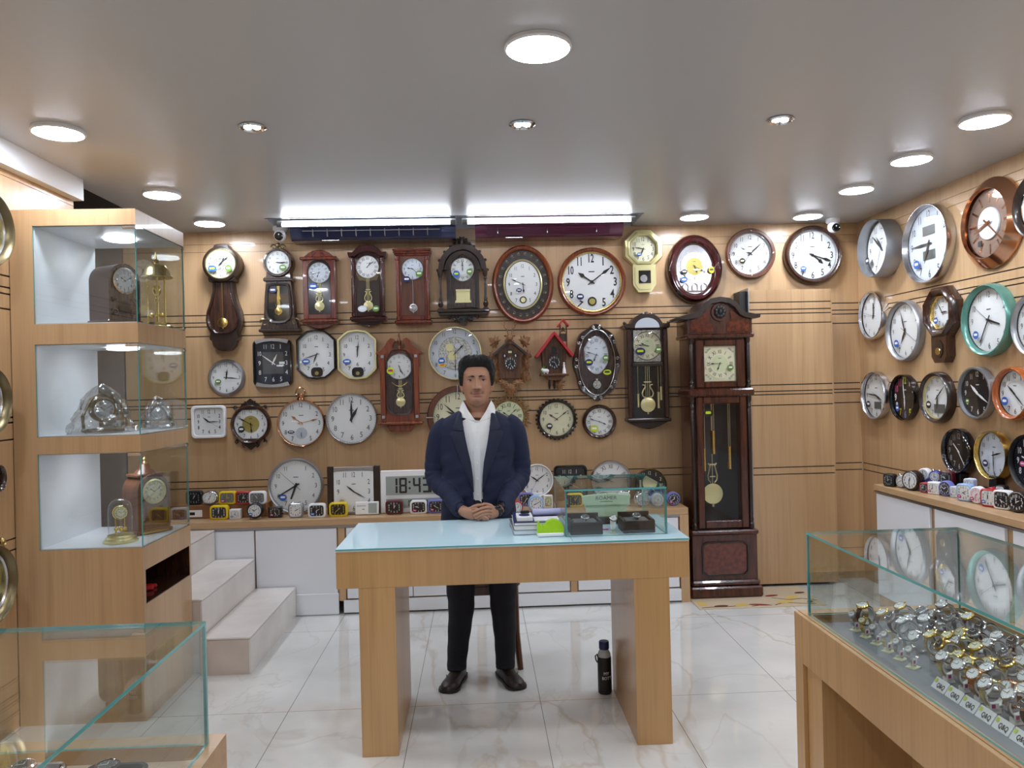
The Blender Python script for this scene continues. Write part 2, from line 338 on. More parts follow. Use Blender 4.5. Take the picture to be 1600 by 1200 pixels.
for x0, x1, mc, lb, nv in ((-1.31, -.14, 'ac_navy', 'navy blue wall air conditioner with a row of louvres, above the left clocks', True), (.0, 1.07, 'ac_maroon', 'maroon wall air conditioner, right of the navy one', False)):
    if mc not in MT: mat(mc, (34, 42, 74) if nv else (84, 30, 56), .16, 0, .6)
    t = thing('air_conditioner', lb, 'air conditioner', ((x0+x1)/2, YB, 2.588), group='wall air conditioners'); h = (x1-x0)/2
    pr = [(-.0, 0), (-.15, 0), (-.19, .03), (-.205, .075), (-.2, .27), (-.18, .3), (0, .3)]
    m = MB(); m.loft([[(x, y, z) for y, z in pr] for x in (-h, h)], 0); m.obj('housing', mc, t)
    m = MB(); m.box(-h+.04, h-.04, -.208, -.2, .1, .27, 0, .003); m.obj('front_panel', mc, t)
    m = MB()
    for k in range(2): m.add([(-h+.08, -.187, .012+.0*k), (h-.1, -.187, .012), (h-.1, -.212, .075), (-h+.08, -.212, .075)], [(0, 1, 2, 3)], 0)
    m.obj('outlet_flap', mc, t)
    m = MB()
    for k in range(9 if nv else 3):
        xx = -h+.16+k*(2*h-.36)/(8 if nv else 2); m.box(xx, xx+.004, -.218, -.19, .02, .07, 0)
    m.box(-h+.09, h-.11, -.2165, -.212, .055, .06, 0); m.obj('louvre', 'grey_plastic' if nv else mc, t)
    MB().box(-h+.22, -h+.34, -.17, -.16, -.004, .0, 0).obj('badge', 'silver', t)
for px, py, lb in ((438, 366, 'white dome security camera left of the air conditioners'), (1301, 340, 'white dome security camera in the right back corner')):
    P = hit(px, py-10, 1, 5.55)
    t = thing('security_camera', lb, 'security camera', (P[0], 5.55, ZC), group='security cameras')
    MB().rev([(.052, 0), (.052, -.02), (.046, -.03), (.03, -.035)], n=24).obj('base', 'white', t)
    MB().ell((0, -.008, -.062), (.043, .045, .043), n=20, k=12).obj('dome', 'white', t)
    MB().rev([(.03, 0), (.03, -.012), (.024, -.014), (.02, -.01)], ax='y', o=(0, -.042, -.074), n=20).obj('lens', 'black_gloss', t)
# ================================================================ fitted furniture
# back counter
t = thing('back_counter', 'low white and wood storage counter along the back wall', 'counter', (0, 5.23, 0))
m = MB(); m.box(-2.4, 1.42, 0, .469, .605, .65, 0, .002); m.obj('top', 'oak_x', t)
m = MB(); m.box(-2.4, 1.40, .03, .46, .09, .604); m.obj('body', 'oak', t)
m = MB(); m.box(1.36, 1.42, .0, .46, .0, .604); m.obj('end_panel', 'oak', t)
for x in (-.952, -.02, .62, .99):
    m = MB(); m.box(x-.022, x+.022, .012, .04, .09, .604); m.obj('divider', 'oak', t)
ds = [(-2.38, -1.535), (-1.525, -.985)], [(-.92, -.48), (-.475, -.05), (.01, .59), (.65, .96), (1.02, 1.35)]
for x0, x1 in ds[0]: MB().box(x0, x1, .008, .026, .15 if x1 < -1 else .0, .585, 0, .002).obj('door', 'white_panel', t)
for x0, x1 in ds[1]: MB().box(x0, x1, .008, .026, .105, .585, 0, .002).obj('door', 'white_panel', t)
MB().box(-1.535, -.978, .0, .02, .005, .145, 0, .002).obj('lower_panel', 'white_panel', t)
MB().box(-.945, 1.36, .0, .02, .012, .095, 0, .002).obj('plinth', 'white_panel', t)
MB().box(-2.4, 1.36, .004, .03, .588, .604, 0).obj('edge_profile', 'alu', t)
# tiled steps
for k, (x, z, y0, wd_, nm) in enumerate(((-1.262, .2, 4.2, .266, 'lowest'), (-1.53, .4, 4.242, .258, 'middle'), (-1.79, .6, 4.242, .37, 'top'))):
    t = thing('tiled_step', f'{nm} of the three white tiled steps left of the back counter', 'step', (x, y0, 0), group='tiled steps beside the back counter')
    MB().box(-wd_, -.012, .014, 5.225-y0, .0, z-.012).obj('riser', 'step_side', t)
    MB().box(-wd_, -.0, .0, 5.227-y0, z-.01, z, 0, .001).obj('tread', 'step_tile', t)
    MB().box(-wd_, -.013, .001, .013, .0, z-.012).obj('front_tile', 'step_side', t)
    MB().box(-.012, -.0005, .0005, 5.22-y0, .0, z-.012).obj('side_tile', 'step_tile', t)
    MB().box(-.0125, -.0115, .0002, .0015, .0, z-.012).obj('corner_joint', 'grout', t)
# sales table
t = thing('sales_table', 'wooden sales table with thick slab legs and pale glass top in the middle', 'table', (-.607, 3.2, 0))
W = 1.475; D = .595
MB().box(0, W, 0, .02, .70, .858, 0, .001).obj('apron', 'oak_tab', t) if 'oak_tab' in MT else None
veneer('oak_tab', (194, 154, 104), (150, 112, 70), .3)
m = MB(); m.box(0, W, 0, D, .70, .852, 0, .001); m.obj('apron', 'oak_tab', t)
MB().box(.09, .24, .001, D-.001, 0, .70, 0, .001).obj('leg', 'oak_tab', t)
MB().box(1.238, 1.388, .001, D-.001, 0, .70, 0, .001).obj('leg', 'oak_tab', t)
MB().box(.0, W, .0, D, .852, .857).obj('top_panel', 'white', t)
m = MB(); m.box(0, .985, -.004, D+.004, .857, .866, 0, .0015); tg = m.obj('glass_top', 'table_glass', t)
m = MB(); m.box(.986, W+.002, -.004, D+.004, .857, .866, 0, .0015); m.obj('glass_top', 'table_glass', t)
m = MB(); m.box(0, W, -.0052, -.0045, .858, .8645); m.obj('glass_edge', 'glass_edge', t)
def pane(m, a, b, th, d):  # a,b opposite corners of a box; edges take material 1
    x0, y0, z0 = a; x1, y1, z1 = b; m.box(x0, x1, y0, y1, z0, z1, 0)
    n = len(m.f)-6
    o = {'z': (2, 3, 4, 5), 'y': (0, 1, 4, 5), 'x': (0, 1, 2, 3)}[d]
    for k in o: m.mi[n+k] = 1
def glass_case(name, label, x0, x1, y0, y1, z0, z1, th=.008, bottom=False, group=None, sides='lrfb'):
    t = thing(name, label, 'glass case', (x0, y0, z0)) if isinstance(label, str) else label
    ox, oy, oz = (x0, y0, z0) if isinstance(label, str) else (0, 0, 0)
    X, Y, Z = x1-x0, y1-y0, z1-z0
    def P(nm, a, b, d):
        m = MB(); pane(m, a, b, th, d); m.obj(nm, ['glass_green', 'glass_edge'], t, (0, 0, 0) if isinstance(label, str) else (x0-t.location.x, y0-t.location.y, z0-t.location.z), smooth=False)
    P('top_pane', (0, 0, Z-th), (X, Y, Z), 'z')
    if 'f' in sides: P('front_pane', (0, 0, 0), (X, th, Z-th-.0005), 'y')
    if 'b' in sides: P('back_pane', (0, Y-th, 0), (X, Y, Z-th-.0005), 'y')
    if 'l' in sides: P('side_pane', (0, th+.0005, 0), (th, Y-th-.0005, Z-th-.0005), 'x')
    if 'r' in sides: P('side_pane', (X-th, th+.0005, 0), (X, Y-th-.0005, Z-th-.0005), 'x')
    return t
glass_case('glass_box', 'small clear glass display box on the right of the sales table', .358, .80, 3.29, 3.775, .867, 1.07, .008)
# right wall counter
t = thing('side_counter', 'white and wood storage counter along the right wall', 'counter', (2.6, 1.0, 0))
MB().box(0, .285, 0, 3.985, .77, .81, 0, .002).obj('top', 'oak_y', t)
MB().box(.02, .285, 0, 3.98, 0, .769).obj('body', 'oak', t)
for y0, y1 in ((3.36, 3.955), (2.72, 3.31), (2.06, 2.66), (1.4, 2.0), (.72, 1.34)):
    MB().box(.0, .019, y0, y1, .09, .755, 0, .002).obj('door', 'white_panel', t)
MB().box(-.004, .02, 0, 3.98, .757, .768).obj('edge_profile', 'alu', t)
# display cabinet with three lit niches
CX0, CX1, CY0, CY1 = -2.155, -1.58, 3.65, 4.235
t = thing('display_cabinet', 'tall wooden display cabinet with three lit glass niches at the left', 'display cabinet', (CX0, CY0, 0))
W, D = CX1-CX0, CY1-CY0
NZ = [(.808, 1.308), (1.382, 1.80), (1.872, 2.31)]
NZ = [(.81, 1.255), (1.335, 1.765), (1.86, 2.315)]
m = MB(); m.box(0, .105, 0, D, 0, 2.39); m.obj('side_panel', 'oak', t)
m = MB(); z = 0

for za, zb in ((NZ[2][1], 2.39), (NZ[1][1], NZ[2][0]-.001), (NZ[0][1], NZ[1][0]-.001), (.70, NZ[0][0]-.001)): MB().box(.105, W, 0, D, za, zb).obj('shelf_band', 'oak', t)
m = MB(); m.box(.105, W-.0, 0, .02, .0, .70); m.box(.105, W, .02, D, .0, .54); m.box(.105, W, D-.02, D, .54, .70); m.box(.1055, .13, .02, D-.02, .54, .70); m.obj('base', 'oak', t)
m = MB(); m.box(.13, W, .021, D-.021, .541, .545); m.box(.13, .134, .021, D-.021, .545, .7); m.box(.134, W, D-.025, D-.021, .545, .7); m.box(.134, W, .0205, .024, .545, .7); m.obj('cubby_lining', 'walnut', t)
for z0, z1 in NZ:
    m = MB(); m.box(.105, .11, .012, D-.012, z0, z1); m.box(.11, W-.01, .012, D-.012, z0, z0+.004); m.box(.11, W-.01, .012, D-.012, z1-.004, z1); m.obj('niche_lining', 'white_panel', t, smooth=False)
    m = MB(); pane(m, (.106, .002, z0+.001), (W-.004, .008, z1-.001), 0, 'y'); m.obj('front_pane', ['glass', 'glass_edge'], t, smooth=False)
    m = MB(); pane(m, (W-.008, .0085, z0+.001), (W-.002, D-.003, z1-.001), 0, 'x'); m.obj('side_pane', ['glass_green', 'glass_edge'], t, smooth=False)
    m = MB(); pane(m, (.106, D-.009, z0+.001), (W-.009, D-.003, z1-.001), 0, 'y'); m.obj('back_pane', ['glass', 'glass_edge'], t, smooth=False)
    for q in ((W-.06, W+.001, -.002, .006, z1-.018, z1-.006), (W-.006, W+.002, D-.03, D, z1-.018, z1-.006), (W-.006, W+.002, D-.03, D, z0+.006, z0+.018)): MB().box(*q, 0, .001).obj('hinge', 'chrome', t)
    MB().rev([(.072, z1-.003), (.074, z1-.014), (.066, z1-.017)], o=(.37, .30, 0), n=32).obj('niche_lamp', 'niche_lit', t)
tag(MB().box(0, .09, 0, .05, 0, .025, 0, .006).box(.02, .11, .045, .07, .0, .018, 0, .005).obj('stapler', 'red_plastic', None, (-1.72, 3.86, .546), (0, 0, .5)), 'red stapler in the dark cubby of the display cabinet', 'stapler')
# ================================================================ glass showcases in front
t = thing('showcase_counter', 'wooden showcase counter with glass top full of watches at the right', 'showcase', (.93, .2, 0)); Y1 = 2.24-.2
m = MB(); m.box(-.0, .5, 0, Y1, .76, .806, 0); m.box(0, .018, 0, Y1, .806, .84); m.box(.482, .5, 0, Y1, .806, .84); m.box(.018, .482, Y1-.04, Y1, .806, .84); m.box(.018, .482, 0, .02, .806, .84); m.obj('tray_frame', 'oak_tab', t)
MB().box(-.012, .0, 0, Y1-.055, .70, .838, 0, .001).obj('apron', 'oak_tab', t)
MB().box(-.0, .5, Y1-.15, Y1, 0, .76).obj('leg', 'oak_tab', t)
MB().box(-.012, -.0, Y1-.054, Y1, 0, .838, 0, .001).obj('leg', 'oak_tab', t)
MB().box(.25, .27, 0, Y1-.15, 0, .76).obj('back_board', 'oak_tab', t)
MB().box(-.0, .25, .6, .64, 0, .76).obj('leg', 'oak_tab', t)
mat('tray_felt', (138, 140, 144), .85); MB().box(.018, .482, .02, Y1-.04, .806, .812).obj('tray_liner', 'tray_felt', t)
glass_case('x', t, .938, 1.39, .22, 2.19,   .8405, 1.08, .006, sides='lrb')
t = thing('showcase_counter', 'wooden showcase counter with glass top holding two boxed watches at the lower left', 'showcase', (-1.9, .1, 0)); Y1 = 1.572-.1; X1 = 1.9-.525
m = MB(); m.box(-.0, X1, 0, Y1, .76, .806, 0); m.box(X1-.02, X1, 0, Y1, .806, .84); m.box(0, .02, 0, Y1, .806, .84); m.box(.02, X1-.02, Y1-.05, Y1, .806, .84); m.obj('tray_frame', 'oak_x', t)
MB().box(0, X1, Y1-.03, Y1-.001, .0, .7599).obj('back_board', 'oak_tab', t)
MB().box(X1-.03, X1, 0, Y1-.031, .0, .7599).obj('side_board', 'oak_tab', t)
MB().box(0, .03, 0, Y1-.031, .0, .7599).obj('side_board', 'oak_tab', t)
mat('tray_pad', (222, 196, 170), .6); MB().box(.02, X1-.02, .02, Y1-.05, .806, .812).obj('tray_liner', 'tray_pad', t)
glass_case('x', t, -1.88, -.545, .12, 1.53,   .8405, 1.08, .006, sides='lrb')
# mat under the tall clock
mat('mat_weave', (196, 178, 150), .9); mat('mat_brown', (84, 48, 36), .9); mat('mat_yellow', (206, 176, 96), .9); mat('mat_red', (132, 48, 36), .9)
m = MB(); m.box(0, .86, 0, .48, 0, .006, 0, .002)
def flat(x, y, rx, ry, mi, rot=0):
    m.add([(x+rx*math.cos(a)*math.cos(rot)-ry*math.sin(a)*math.sin(rot), y+rx*math.cos(a)*math.sin(rot)+ry*math.sin(a)*math.cos(rot), .0066+.0002*mi) for a in np.linspace(0, 2*PI, 19)[:-1]], [tuple(range(18))], mi)
for x, y, rx, ry, mi, ro in ((.16, .05, .05, .022, 1, .1), (.3, .06, .05, .03, 2, .5), (.42, .05, .07, .02, 3, -.2), (.62, .1, .07, .03, 2, .3), (.7, .2, .06, .03, 2, .6), (.58, .25, .05, .02, 3, .2), (.78, .08, .03, .018, 1, .8), (.8, .3, .04, .02, 1, .2), (.05, .12, .03, .05, 2, 0)): flat(x, y, rx, ry, mi, ro)
for pts in ([(.02, .02), (.1, .035), (.2, .03), (.3, .05)], [(.36, .02), (.42, .04), (.5, .03)], [(.52, .03), (.6, .08), (.7, .05), (.8, .03)], [(.56, .2), (.66, .14), (.76, .16), (.84, .1)]):
    for a, b in zip(pts, pts[1:]):
        d = Vector((b[0]-a[0], b[1]-a[1])).normalized()*.005; m.add([(a[0]-d.y, a[1]+d.x, .0069), (a[0]+d.y, a[1]-d.x, .0069), (b[0]+d.y, b[1]-d.x, .0069), (b[0]-d.y, b[1]+d.x, .0069)], [(0, 1, 2, 3)], 1)
tag(m.obj('floor_mat', ['mat_weave', 'mat_brown', 'mat_yellow', 'mat_red'], None, (1.43, 5.04, 0)), 'beige floor mat with dark scroll and leaf pattern under the tall clock', 'mat')
# ================================================================ clocks
AR = [str(i) for i in range(1, 13)]
RO = ['I', 'II', 'III', 'IIII', 'V', 'VI', 'VII', 'VIII', 'IX', 'X', 'XI', 'XII']
def outline(shape, w, h, n=44):
    if shape == 'c': return circ(w/2, n, 0, h/2)
    if shape == 'o8': return [(w/2*math.cos(PI/8+i*PI/4)/math.cos(PI/8), h/2*math.sin(PI/8+i*PI/4)/math.cos(PI/8)) for i in range(8)]
    if shape == 'sq': return rrect(w, h, min(w, h)*.13)
    if shape == 'box': return rrect(w, h, min(w, h)*.02, 1)
    if shape == 'ton':   # tonneau: bulging sides with stepped corners
        P = []
        for i in range(n):
            a = 2*PI*i/n; c, s = math.cos(a), math.sin(a); k = 4.0
            r = (abs(c)**k+abs(s)**k)**(-1/k); P.append((w/2*c*r*(1 if abs(s*r) < .8 else 1), h/2*s*r*(1 if abs(c*r) > .55 else 1.0)))
        return P
    if shape == 'lobe':  # pointed-lobed frame of the shaped wall clocks
        k = [(0, .5), (-.22, .48), (-.34, .42), (-.42, .36), (-.5, .30), (-.5, -.30), (-.42, -.36), (-.34, -.42), (-.22, -.48), (0, -.5), (.22, -.48), (.34, -.42), (.42, -.36), (.5, -.30), (.5, .30), (.42, .36), (.34, .42), (.22, .48)]
        return [(x*w, z*h) for x, z in k]
    if shape == 'barrel':
        P = []
        for s in (1, -1):
            for i in range(7):
                t = -1+2*i/6; P.append((-s*t*w/2, s*(h/2*(1-.10*t*t))))
        return P
PROF = {  # (inset, depth) rows as fractions of frame width and of depth, outer back edge first
 'round': [(0, 0), (.0, .45), (.12, .8), (.38, 1), (.65, .93), (.88, .7), (1, .5)],
 'flat': [(0, 0), (0, .85), (.15, 1), (.8, 1), (1, .55)],
 'deep': [(0, 0), (0, .95), (.4, 1), (1, .6)],
 'step': [(0, 0), (0, .5), (.15, .7), (.5, .75), (.55, .95), (.8, 1), (1, .6)],
 'slope': [(0, 0), (0, .25), (.1, .35), (.9, 1), (1, .7)],
 'in': [(0, 0), (.0, .9), (.1, 1), (.25, 1), (1, .45)]}
def ring(m, pts, w, h, fw, d, prof, mi=0):
    """frame ring: outline swept through a profile; open at the back"""
    R = []
    for a, b in PROF[prof]: R.append([(x, -b*d, z) for x, z in scl(pts, w, h, a*fw)])
    m.loft(R[::-1], mi, (False, True)); return m
def num_pos(i, rx, rz, shape):
    a = PI/2-2*PI*i/12; c, s = math.cos(a), math.sin(a)
    if shape in ('sq', 'box', 'barrel'):
        k = 5.0; r = (abs(c)**k+abs(s)**k)**(-1/k); c, s = c*r, s*r
    return rx*c, rz*s
def dial_marks(m, y, w, h, num, ns, nr, shape='c', mi=1, bold=.0, tick=True, sx=.82, skip=(), colors=None):
    for i in range(1, 13):
        if i in skip: continue
        x, z = num_pos(i, w/2*nr, h/2*nr, shape); q = mi if not colors else colors[(i*5) % len(colors)]
        if num == 'ar': m.text(AR[i-1], x, z, y, ns, q, 0, sx*(.82 if i > 9 else 1), bold)
        elif num == 'ro':
            m.text(RO[i-1], x, z, y, ns, q, -2*PI*i/12 if not 3 < i < 9 else PI-2*PI*i/12, .62 if i in (8, 7, 12) else .8, bold)
        elif num == 'bar':
            a = PI/2-2*PI*i/12; c, s = math.cos(a), math.sin(a); L, b = ns*.5, ns*.1
            m.add([(x-c*L-s*b, y, z-s*L+c*b), (x-c*L+s*b, y, z-s*L-c*b), (x+c*L+s*b, y, z+s*L-c*b), (x+c*L-s*b, y, z+s*L+c*b)], [(0, 1, 2, 3)], q)
    if tick and w > .12:
        for i in range(60):
            a = 2*PI*i/60; c, s = math.cos(a), math.sin(a); r0, r1 = .955, (.985 if i % 5 else .94); b = w*.0022*(1 if i % 5 else 2)
            if shape in ('sq', 'box', 'barrel'): continue
            m.add([(w/2*r0*c-s*b, y, h/2*r0*s+c*b), (w/2*r0*c+s*b, y, h/2*r0*s-c*b), (w/2*r1*c+s*b, y, h/2*r1*s-c*b), (w/2*r1*c-s*b, y, h/2*r1*s+c*b)], [(0, 1, 2, 3)], mi)
def hand(name, t, L, wd, ang, y, mt, x=0, z=0, style='spade', tail=.2):
    """ang: clockwise from twelve, in degrees"""
    if style == 'spade': p = [(-wd*.3, -L*tail), (wd*.3, -L*tail), (wd*.35, L*.55), (wd, L*.68), (0, L), (-wd, L*.68), (-wd*.35, L*.55)]
    elif style == 'leaf': p = [(-wd*.4, -L*tail), (wd*.4, -L*tail), (wd*.8, L*.45), (0, L), (-wd*.8, L*.45)]
    elif style == 'bar': p = [(-wd*.55, -L*tail), (wd*.55, -L*tail), (wd*.4, L), (-wd*.4, L)]
    else: p = [(-wd*.5, -L*.3), (wd*.5, -L*.3), (wd*.3, L), (-wd*.3, L)]
    a = -math.radians(ang); c, s = math.cos(a), math.sin(a)
    m = MB(); m.prism([(px*c-pz*s+x, px*s+pz*c+z) for px, pz in p], y-.0012, y)
    if name != 'second_hand': m.rev([(wd*.75, y-.002), (wd*.75, y)], ax='y', n=12, o=(x, 0, z))
    return m.obj(name, mt, t, ang=30)
def hands(t, hr, mn, R, y, mt='ink', x=0, z=0, sec=None, style='spade', wk=1, smt=None):
    hand('hour_hand', t, R*.56, R*.062*wk, (hr % 12+mn/60)*30, y, mt, x, z, style)
    hand('minute_hand', t, R*.82, R*.045*wk, mn*6, y-.002, mt, x, z, style)
    if sec is not None: hand('second_hand', t, R*.84, R*.014, sec*6, y-.004, smt or mt, x, z, 'sec')
def sticker(t, x, z, y, w, h, mt, mt2='white', shape='c'):
    m = MB(); m.prism(circ(w/2, 20, 0, h/2, x, z) if shape == 'c' else rrect(w, h, .002, 1, x, z), y-.0008, y, 0)
    m.prism(rrect(w*.62, h*.3, h*.1, 2, x, z+h*.05), y-.0012, y-.0009, 1)
    m.obj('sticker', [mt, mt2], t, ang=30)
def cover(t, pts, w, h, y, dome, mt='clock_glass', cx=0, cz=0, name='glass_cover'):
    m = MB(); R = [[(x, y-dome*(1-k*k), z) for x, z in [(cx+(a-cx)*k, cz+(b-cz)*k) for a, b in pts]] for k in (1, .8, .5, .15)]
    m.loft(R, 0, (False, True)); return m.obj(name, mt, t, ang=60)
def pendulum(t, x, z0, z1, r, y, mt='gold', lyre=False, rod=.003):
    """hangs from z0 down to the bob centre z1"""
    m = MB(); m.rev([(r, y-.004), (r, y), (r*.2, y+.001)], ax='y', o=(x, 0, z1), n=28); m.rev([(r*.78, y-.0065), (r*.92, y-.004)], ax='y', o=(x, 0, z1), n=28)
    m.rev([(r*.12, -r*1.25), (r*.1, -r*.9)], o=(x, y-.002, z1), n=8); p = m.obj('pendulum', mt, t)
    m = MB(); L = z0-(z1+r)
    if lyre:
        for s in (-1, 1):
            m.tube([(x+s*r*.75*q, y-.003, z1+r*.9+L*.42*k) for q, k in ((.25, 0), (.85, .12), (1, .35), (.8, .6), (.4, .85), (.55, 1.0), (.9, 1.02))], r*.1, n=6)
        for q in (-.25, 0, .25): m.box(x+q*r-.0012, x+q*r+.0012, y-.0025, y, z1+r*.9, z0)
        m.box(x-r*.5, x+r*.5, y-.003, y, z1+r*1.1+L*.45, z1+r*1.25+L*.45)
    else: m.box(x-rod/2, x+rod/2, y-.002, y, z1+r*.95, z0)
    m.obj('pendulum_rod', mt, t)
    return p
def dial_part(t, w, h, y, dialm, numm, num, ns, nr, shape='c', bold=0, x=0, z=0, pts=None, extra=(), tick=True, colors=None, skip=(), sx=.82, inner=None, ring_=None):
    m = MB(); m.T = Matrix.Translation((x, 0, z))
    P = pts or outline(shape, w, h); m.prism(P, y, y+.003, 0)
    mats = [dialm, numm]+list(extra)
    if inner: m.prism(scl(P, w, h, w/2*(1-inner[0])), y-.0008, y-.0001, 2); mats = [dialm, numm, inner[1]]+list(extra)
    if num: dial_marks(m, y-.0012, w, h, num, ns, nr, shape, 1, bold, tick, sx, skip, colors)
    m.text('QUARTZ', 0, h*.17, y-.0012, h*.018, 1) if False else None
    m.box(-w*.05, w*.05, y-.0012, y-.001, h*.165, h*.18, 1)
    return m.obj('dial', mats, t, ang=30)
def clock(name, label, group, P, rz, w, h, d=.04, shape='c', prof='round', fw=.02, frame='silver', dial='dial', numm='ink', num='ar', ns=None, nr=.8, bold=0, time=(10, 9), hm='ink', sec=None, hst='spade', hw=1, skip=(), colors=None, inner=None, rim=None, tilt=0, glass=True, cat='clock', sx=.82, stk=None, tick=True, smt=None, back=None):
    t = thing(name, label, cat, tuple(P), (tilt, 0, rz), group)
    pts = outline(shape, w, h); m = MB(); ring(m, pts, w, h, fw, d, prof, 0); mats = [frame]
    m.prism(scl(pts, w, h, fw*.2), -.002, .0, 0)
    m.obj('frame', mats, t, ang=40)
    wi, hi = w-2*fw, h-2*fw; yd = -d*.35
    if rim:  # thin inner ring of another metal
        m = MB(); ip = scl(pts, w, h, fw*.97); m.loft([[(x, -d*.66, z) for x, z in ip], [(x, -d*.6, z) for x, z in scl(pts, w, h, fw*1.0+.006)], [(x, yd, z) for x, z in scl(pts, w, h, fw+.007)]], 0, (False, False)); m.obj('inner_rim', rim, t)
    ns = ns or h*.085
    dial_part(t, wi, hi, yd, dial, numm, num, ns, nr, shape, bold, pts=scl(pts, w, h, fw*.98), inner=inner, colors=colors, skip=skip, sx=sx, tick=tick, extra=[c for c in (colors and [] or [])] if not colors else ['stk_lime', 'yellow', 'pink', 'lilac_plastic', 'dial'])
    R = min(wi, hi)/2
    if time: hands(t, time[0], time[1], R, yd-.005, hm, sec=sec, style=hst, wk=hw, smt=smt)
    if stk:
        for s in stk: sticker(t, s[0]*wi/2, s[1]*hi/2, -d*.62-.0015, s[2]*wi, s[3]*wi, s[4])
    if glass: cover(t, scl(pts, w, h, fw*.95), w, h, -d*.62, .004)
    return t
def on_wall(wall, px, py, d=.03):
    """point on the wall behind what the photo shows at a pixel, d: how far the thing stands off the wall"""
    ax, v, s = {'B': (1, YB, -1), 'R': (0, XR, -1), 'L': (0, XL, 1)}[wall]
    P = hit(px, py, ax, v+s*d); k = depth(P)/FPX; P[ax] = v+s*.0015; return P, k
RZ = {'B': 0, 'R': -PI/2, 'L': PI/2}
def wclock(wall, label, px, py, wp, hp, d=.04, name='wall_clock', aspect=None, **kw):
    P, k = on_wall(wall, px, py, d*.7)
    h = hp*k; w = wp*k if wall == 'B' else h*(aspect or 1)
    if 'fw' in kw: kw['fw'] *= h/2
    if 'ns' in kw: kw['ns'] *= h
    return clock(name, label, {'B': 'clocks hung on the back wall', 'R': 'clocks hung on the right wall', 'L': 'ornate clocks on the left wall'}[wall], P, RZ[wall], w, h, d, **kw)
B_ = lambda *a, **k: wclock('B', *a, **k)
R_ = lambda *a, **k: wclock('R', *a, **k)
# ---- back wall, plain clocks
c = B_('large oval wall clock with floral brown border and wooden rim', 817, 444, 97, 123, .05, fw=.13, frame='cherry', dial='floral', numm='ink', num=None, time=None, prof='round', glass=False) if 'floral' in MT else None
noisy('floral', (52, 46, 46), (66, 58, 54), (60, 60, 60), .6, 0, 2, 1, .4, .62)
c = B_('large oval wall clock with floral brown border and wooden rim', 817, 444, 97, 123, .05, fw=.13, frame='cherry', dial='floral', num=None, time=None, glass=False)
k = .00470; m = MB(); P = circ(31*k, 44, 0, 40*k); m.loft([[(x, y, z) for x, z in scl(P, 62*k, 80*k, i)] for i, y in ((0, -.02), (.002, -.03), (.008, -.034), (.014, -.026))], 0, (False, False)); m.obj('inner_rim', 'gold_pale', c)
dial_part(c, 54*k, 72*k, -.024, 'dial', 'ink', 'ar', .026, .8, skip=(6,))
MB().rev([(.026, -.028), (.026, -.025)], ax='y', o=(0, 0, -.115), n=24).obj('pendulum_window', 'ink', c)
MB().rev([(.017, -.032), (.019, -.029)], ax='y', o=(0, 0, -.116), n=24).obj('pendulum', 'gold_pale', c)
hands(c, 5, 49, .12, -.03); sticker(c, -.03, -.045, -.037, .042, .03, 'stk_navy'); cover(c, circ(27*k, 40, 0, 36*k), 1, 1, -.036, .006)
for j in range(22):  # painted sprigs around the border
    a = 2*PI*j/22; m = MB() if j == 0 else m; q = Vector((.170*math.cos(a), 0, .228*math.sin(a)))
    m.tube([(q.x+.012*math.cos(b+a), -.0185, q.z+.012*math.sin(b+a)) for b in (0, 1.2, 2.4, 3.8)], .0016, n=4)
    m.rev([(.005, -.0195), (.005, -.018)], ax='y', o=(q.x*1.02, 0, q.z*1.02), n=8)
mat('sprig', (146, 138, 110), .6); m.obj('painted_sprigs', 'sprig', c)
c = B_('large round wall clock with big numerals in a red-brown wooden rim', 925, 440, 108, 108, .055, fw=.14, frame='cherry', rim='gold', num='ar', ns=.125, nr=.8, bold=.02, sx=.7, time=(10, 9), skip=(6, 7), hw=1.2)
m = MB(); m.text('7', -.09, -.165, -.021, .055, 0, -.5, .8, .02); m.obj('numeral', 'ink', c)
MB().rev([(.034, -.0235), (.034, -.021)], ax='y', o=(.0, 0, -.145), n=24).obj('pendulum_window', 'ink', c)
MB().rev([(.022, -.027), (.024, -.024)], ax='y', o=(.0, 0, -.145), n=24).obj('pendulum', 'gold_dial', c); sticker(c, -.09, -.11, -.037, .055, .045, 'stk_navy')
c = B_('dark red oval wall clock with a silver music scene on its dial', 1086, 420, 88, 108, .07, fw=.28, frame='darkred_wood', dial='silver', prof='round', num=None, time=None)
dial_part(c, .205, .21, -.032, 'dial', 'ink', 'ar', .022, .82, x=0, z=.02, inner=(.62, 'gold_dial')); hands(c, 5, 20, .1, -.038, z=.02, hm=None) if False else hands(c, 5, 20, .1, -.038, z=.02)
m = MB()
for x in (-.07, 0, .07): m.tube([(x-.02, -.03, -.16), (x-.02, -.034, -.12), (x, -.034, -.105), (x+.02, -.034, -.12), (x+.02, -.03, -.16)], .003, n=5)
m.box(-.1, .1, -.036, -.03, -.168, -.16); m.obj('ornament', 'chrome', c)
sticker(c, -.085, -.08, -.046, .05, .04, 'stk_blue'); sticker(c, .125, -.01, -.046, .045, .05, 'yellow', 'ink_soft'); sticker(c, -.08, -.02, -.046, .045, .035, 'stk_dark')
c = B_('round brown wooden wall clock with four small metal dots on its rim', 1173, 396, 78, 78, .045, fw=.17, frame='brown_wood', prof='flat', rim='silver', num='ar', ns=.085, time=(10, 8), sec=36, hst='leaf')
m = MB(); R = .167
for a in range(4): m.ell((R*math.cos(a*PI/2), -.046, R*math.sin(a*PI/2)), (.006, .003, .006), n=8, k=5)
m.obj('rim_dots', 'chrome', c); sticker(c, -.065, -.055, -.03, .042, .042, 'ink', 'gold')
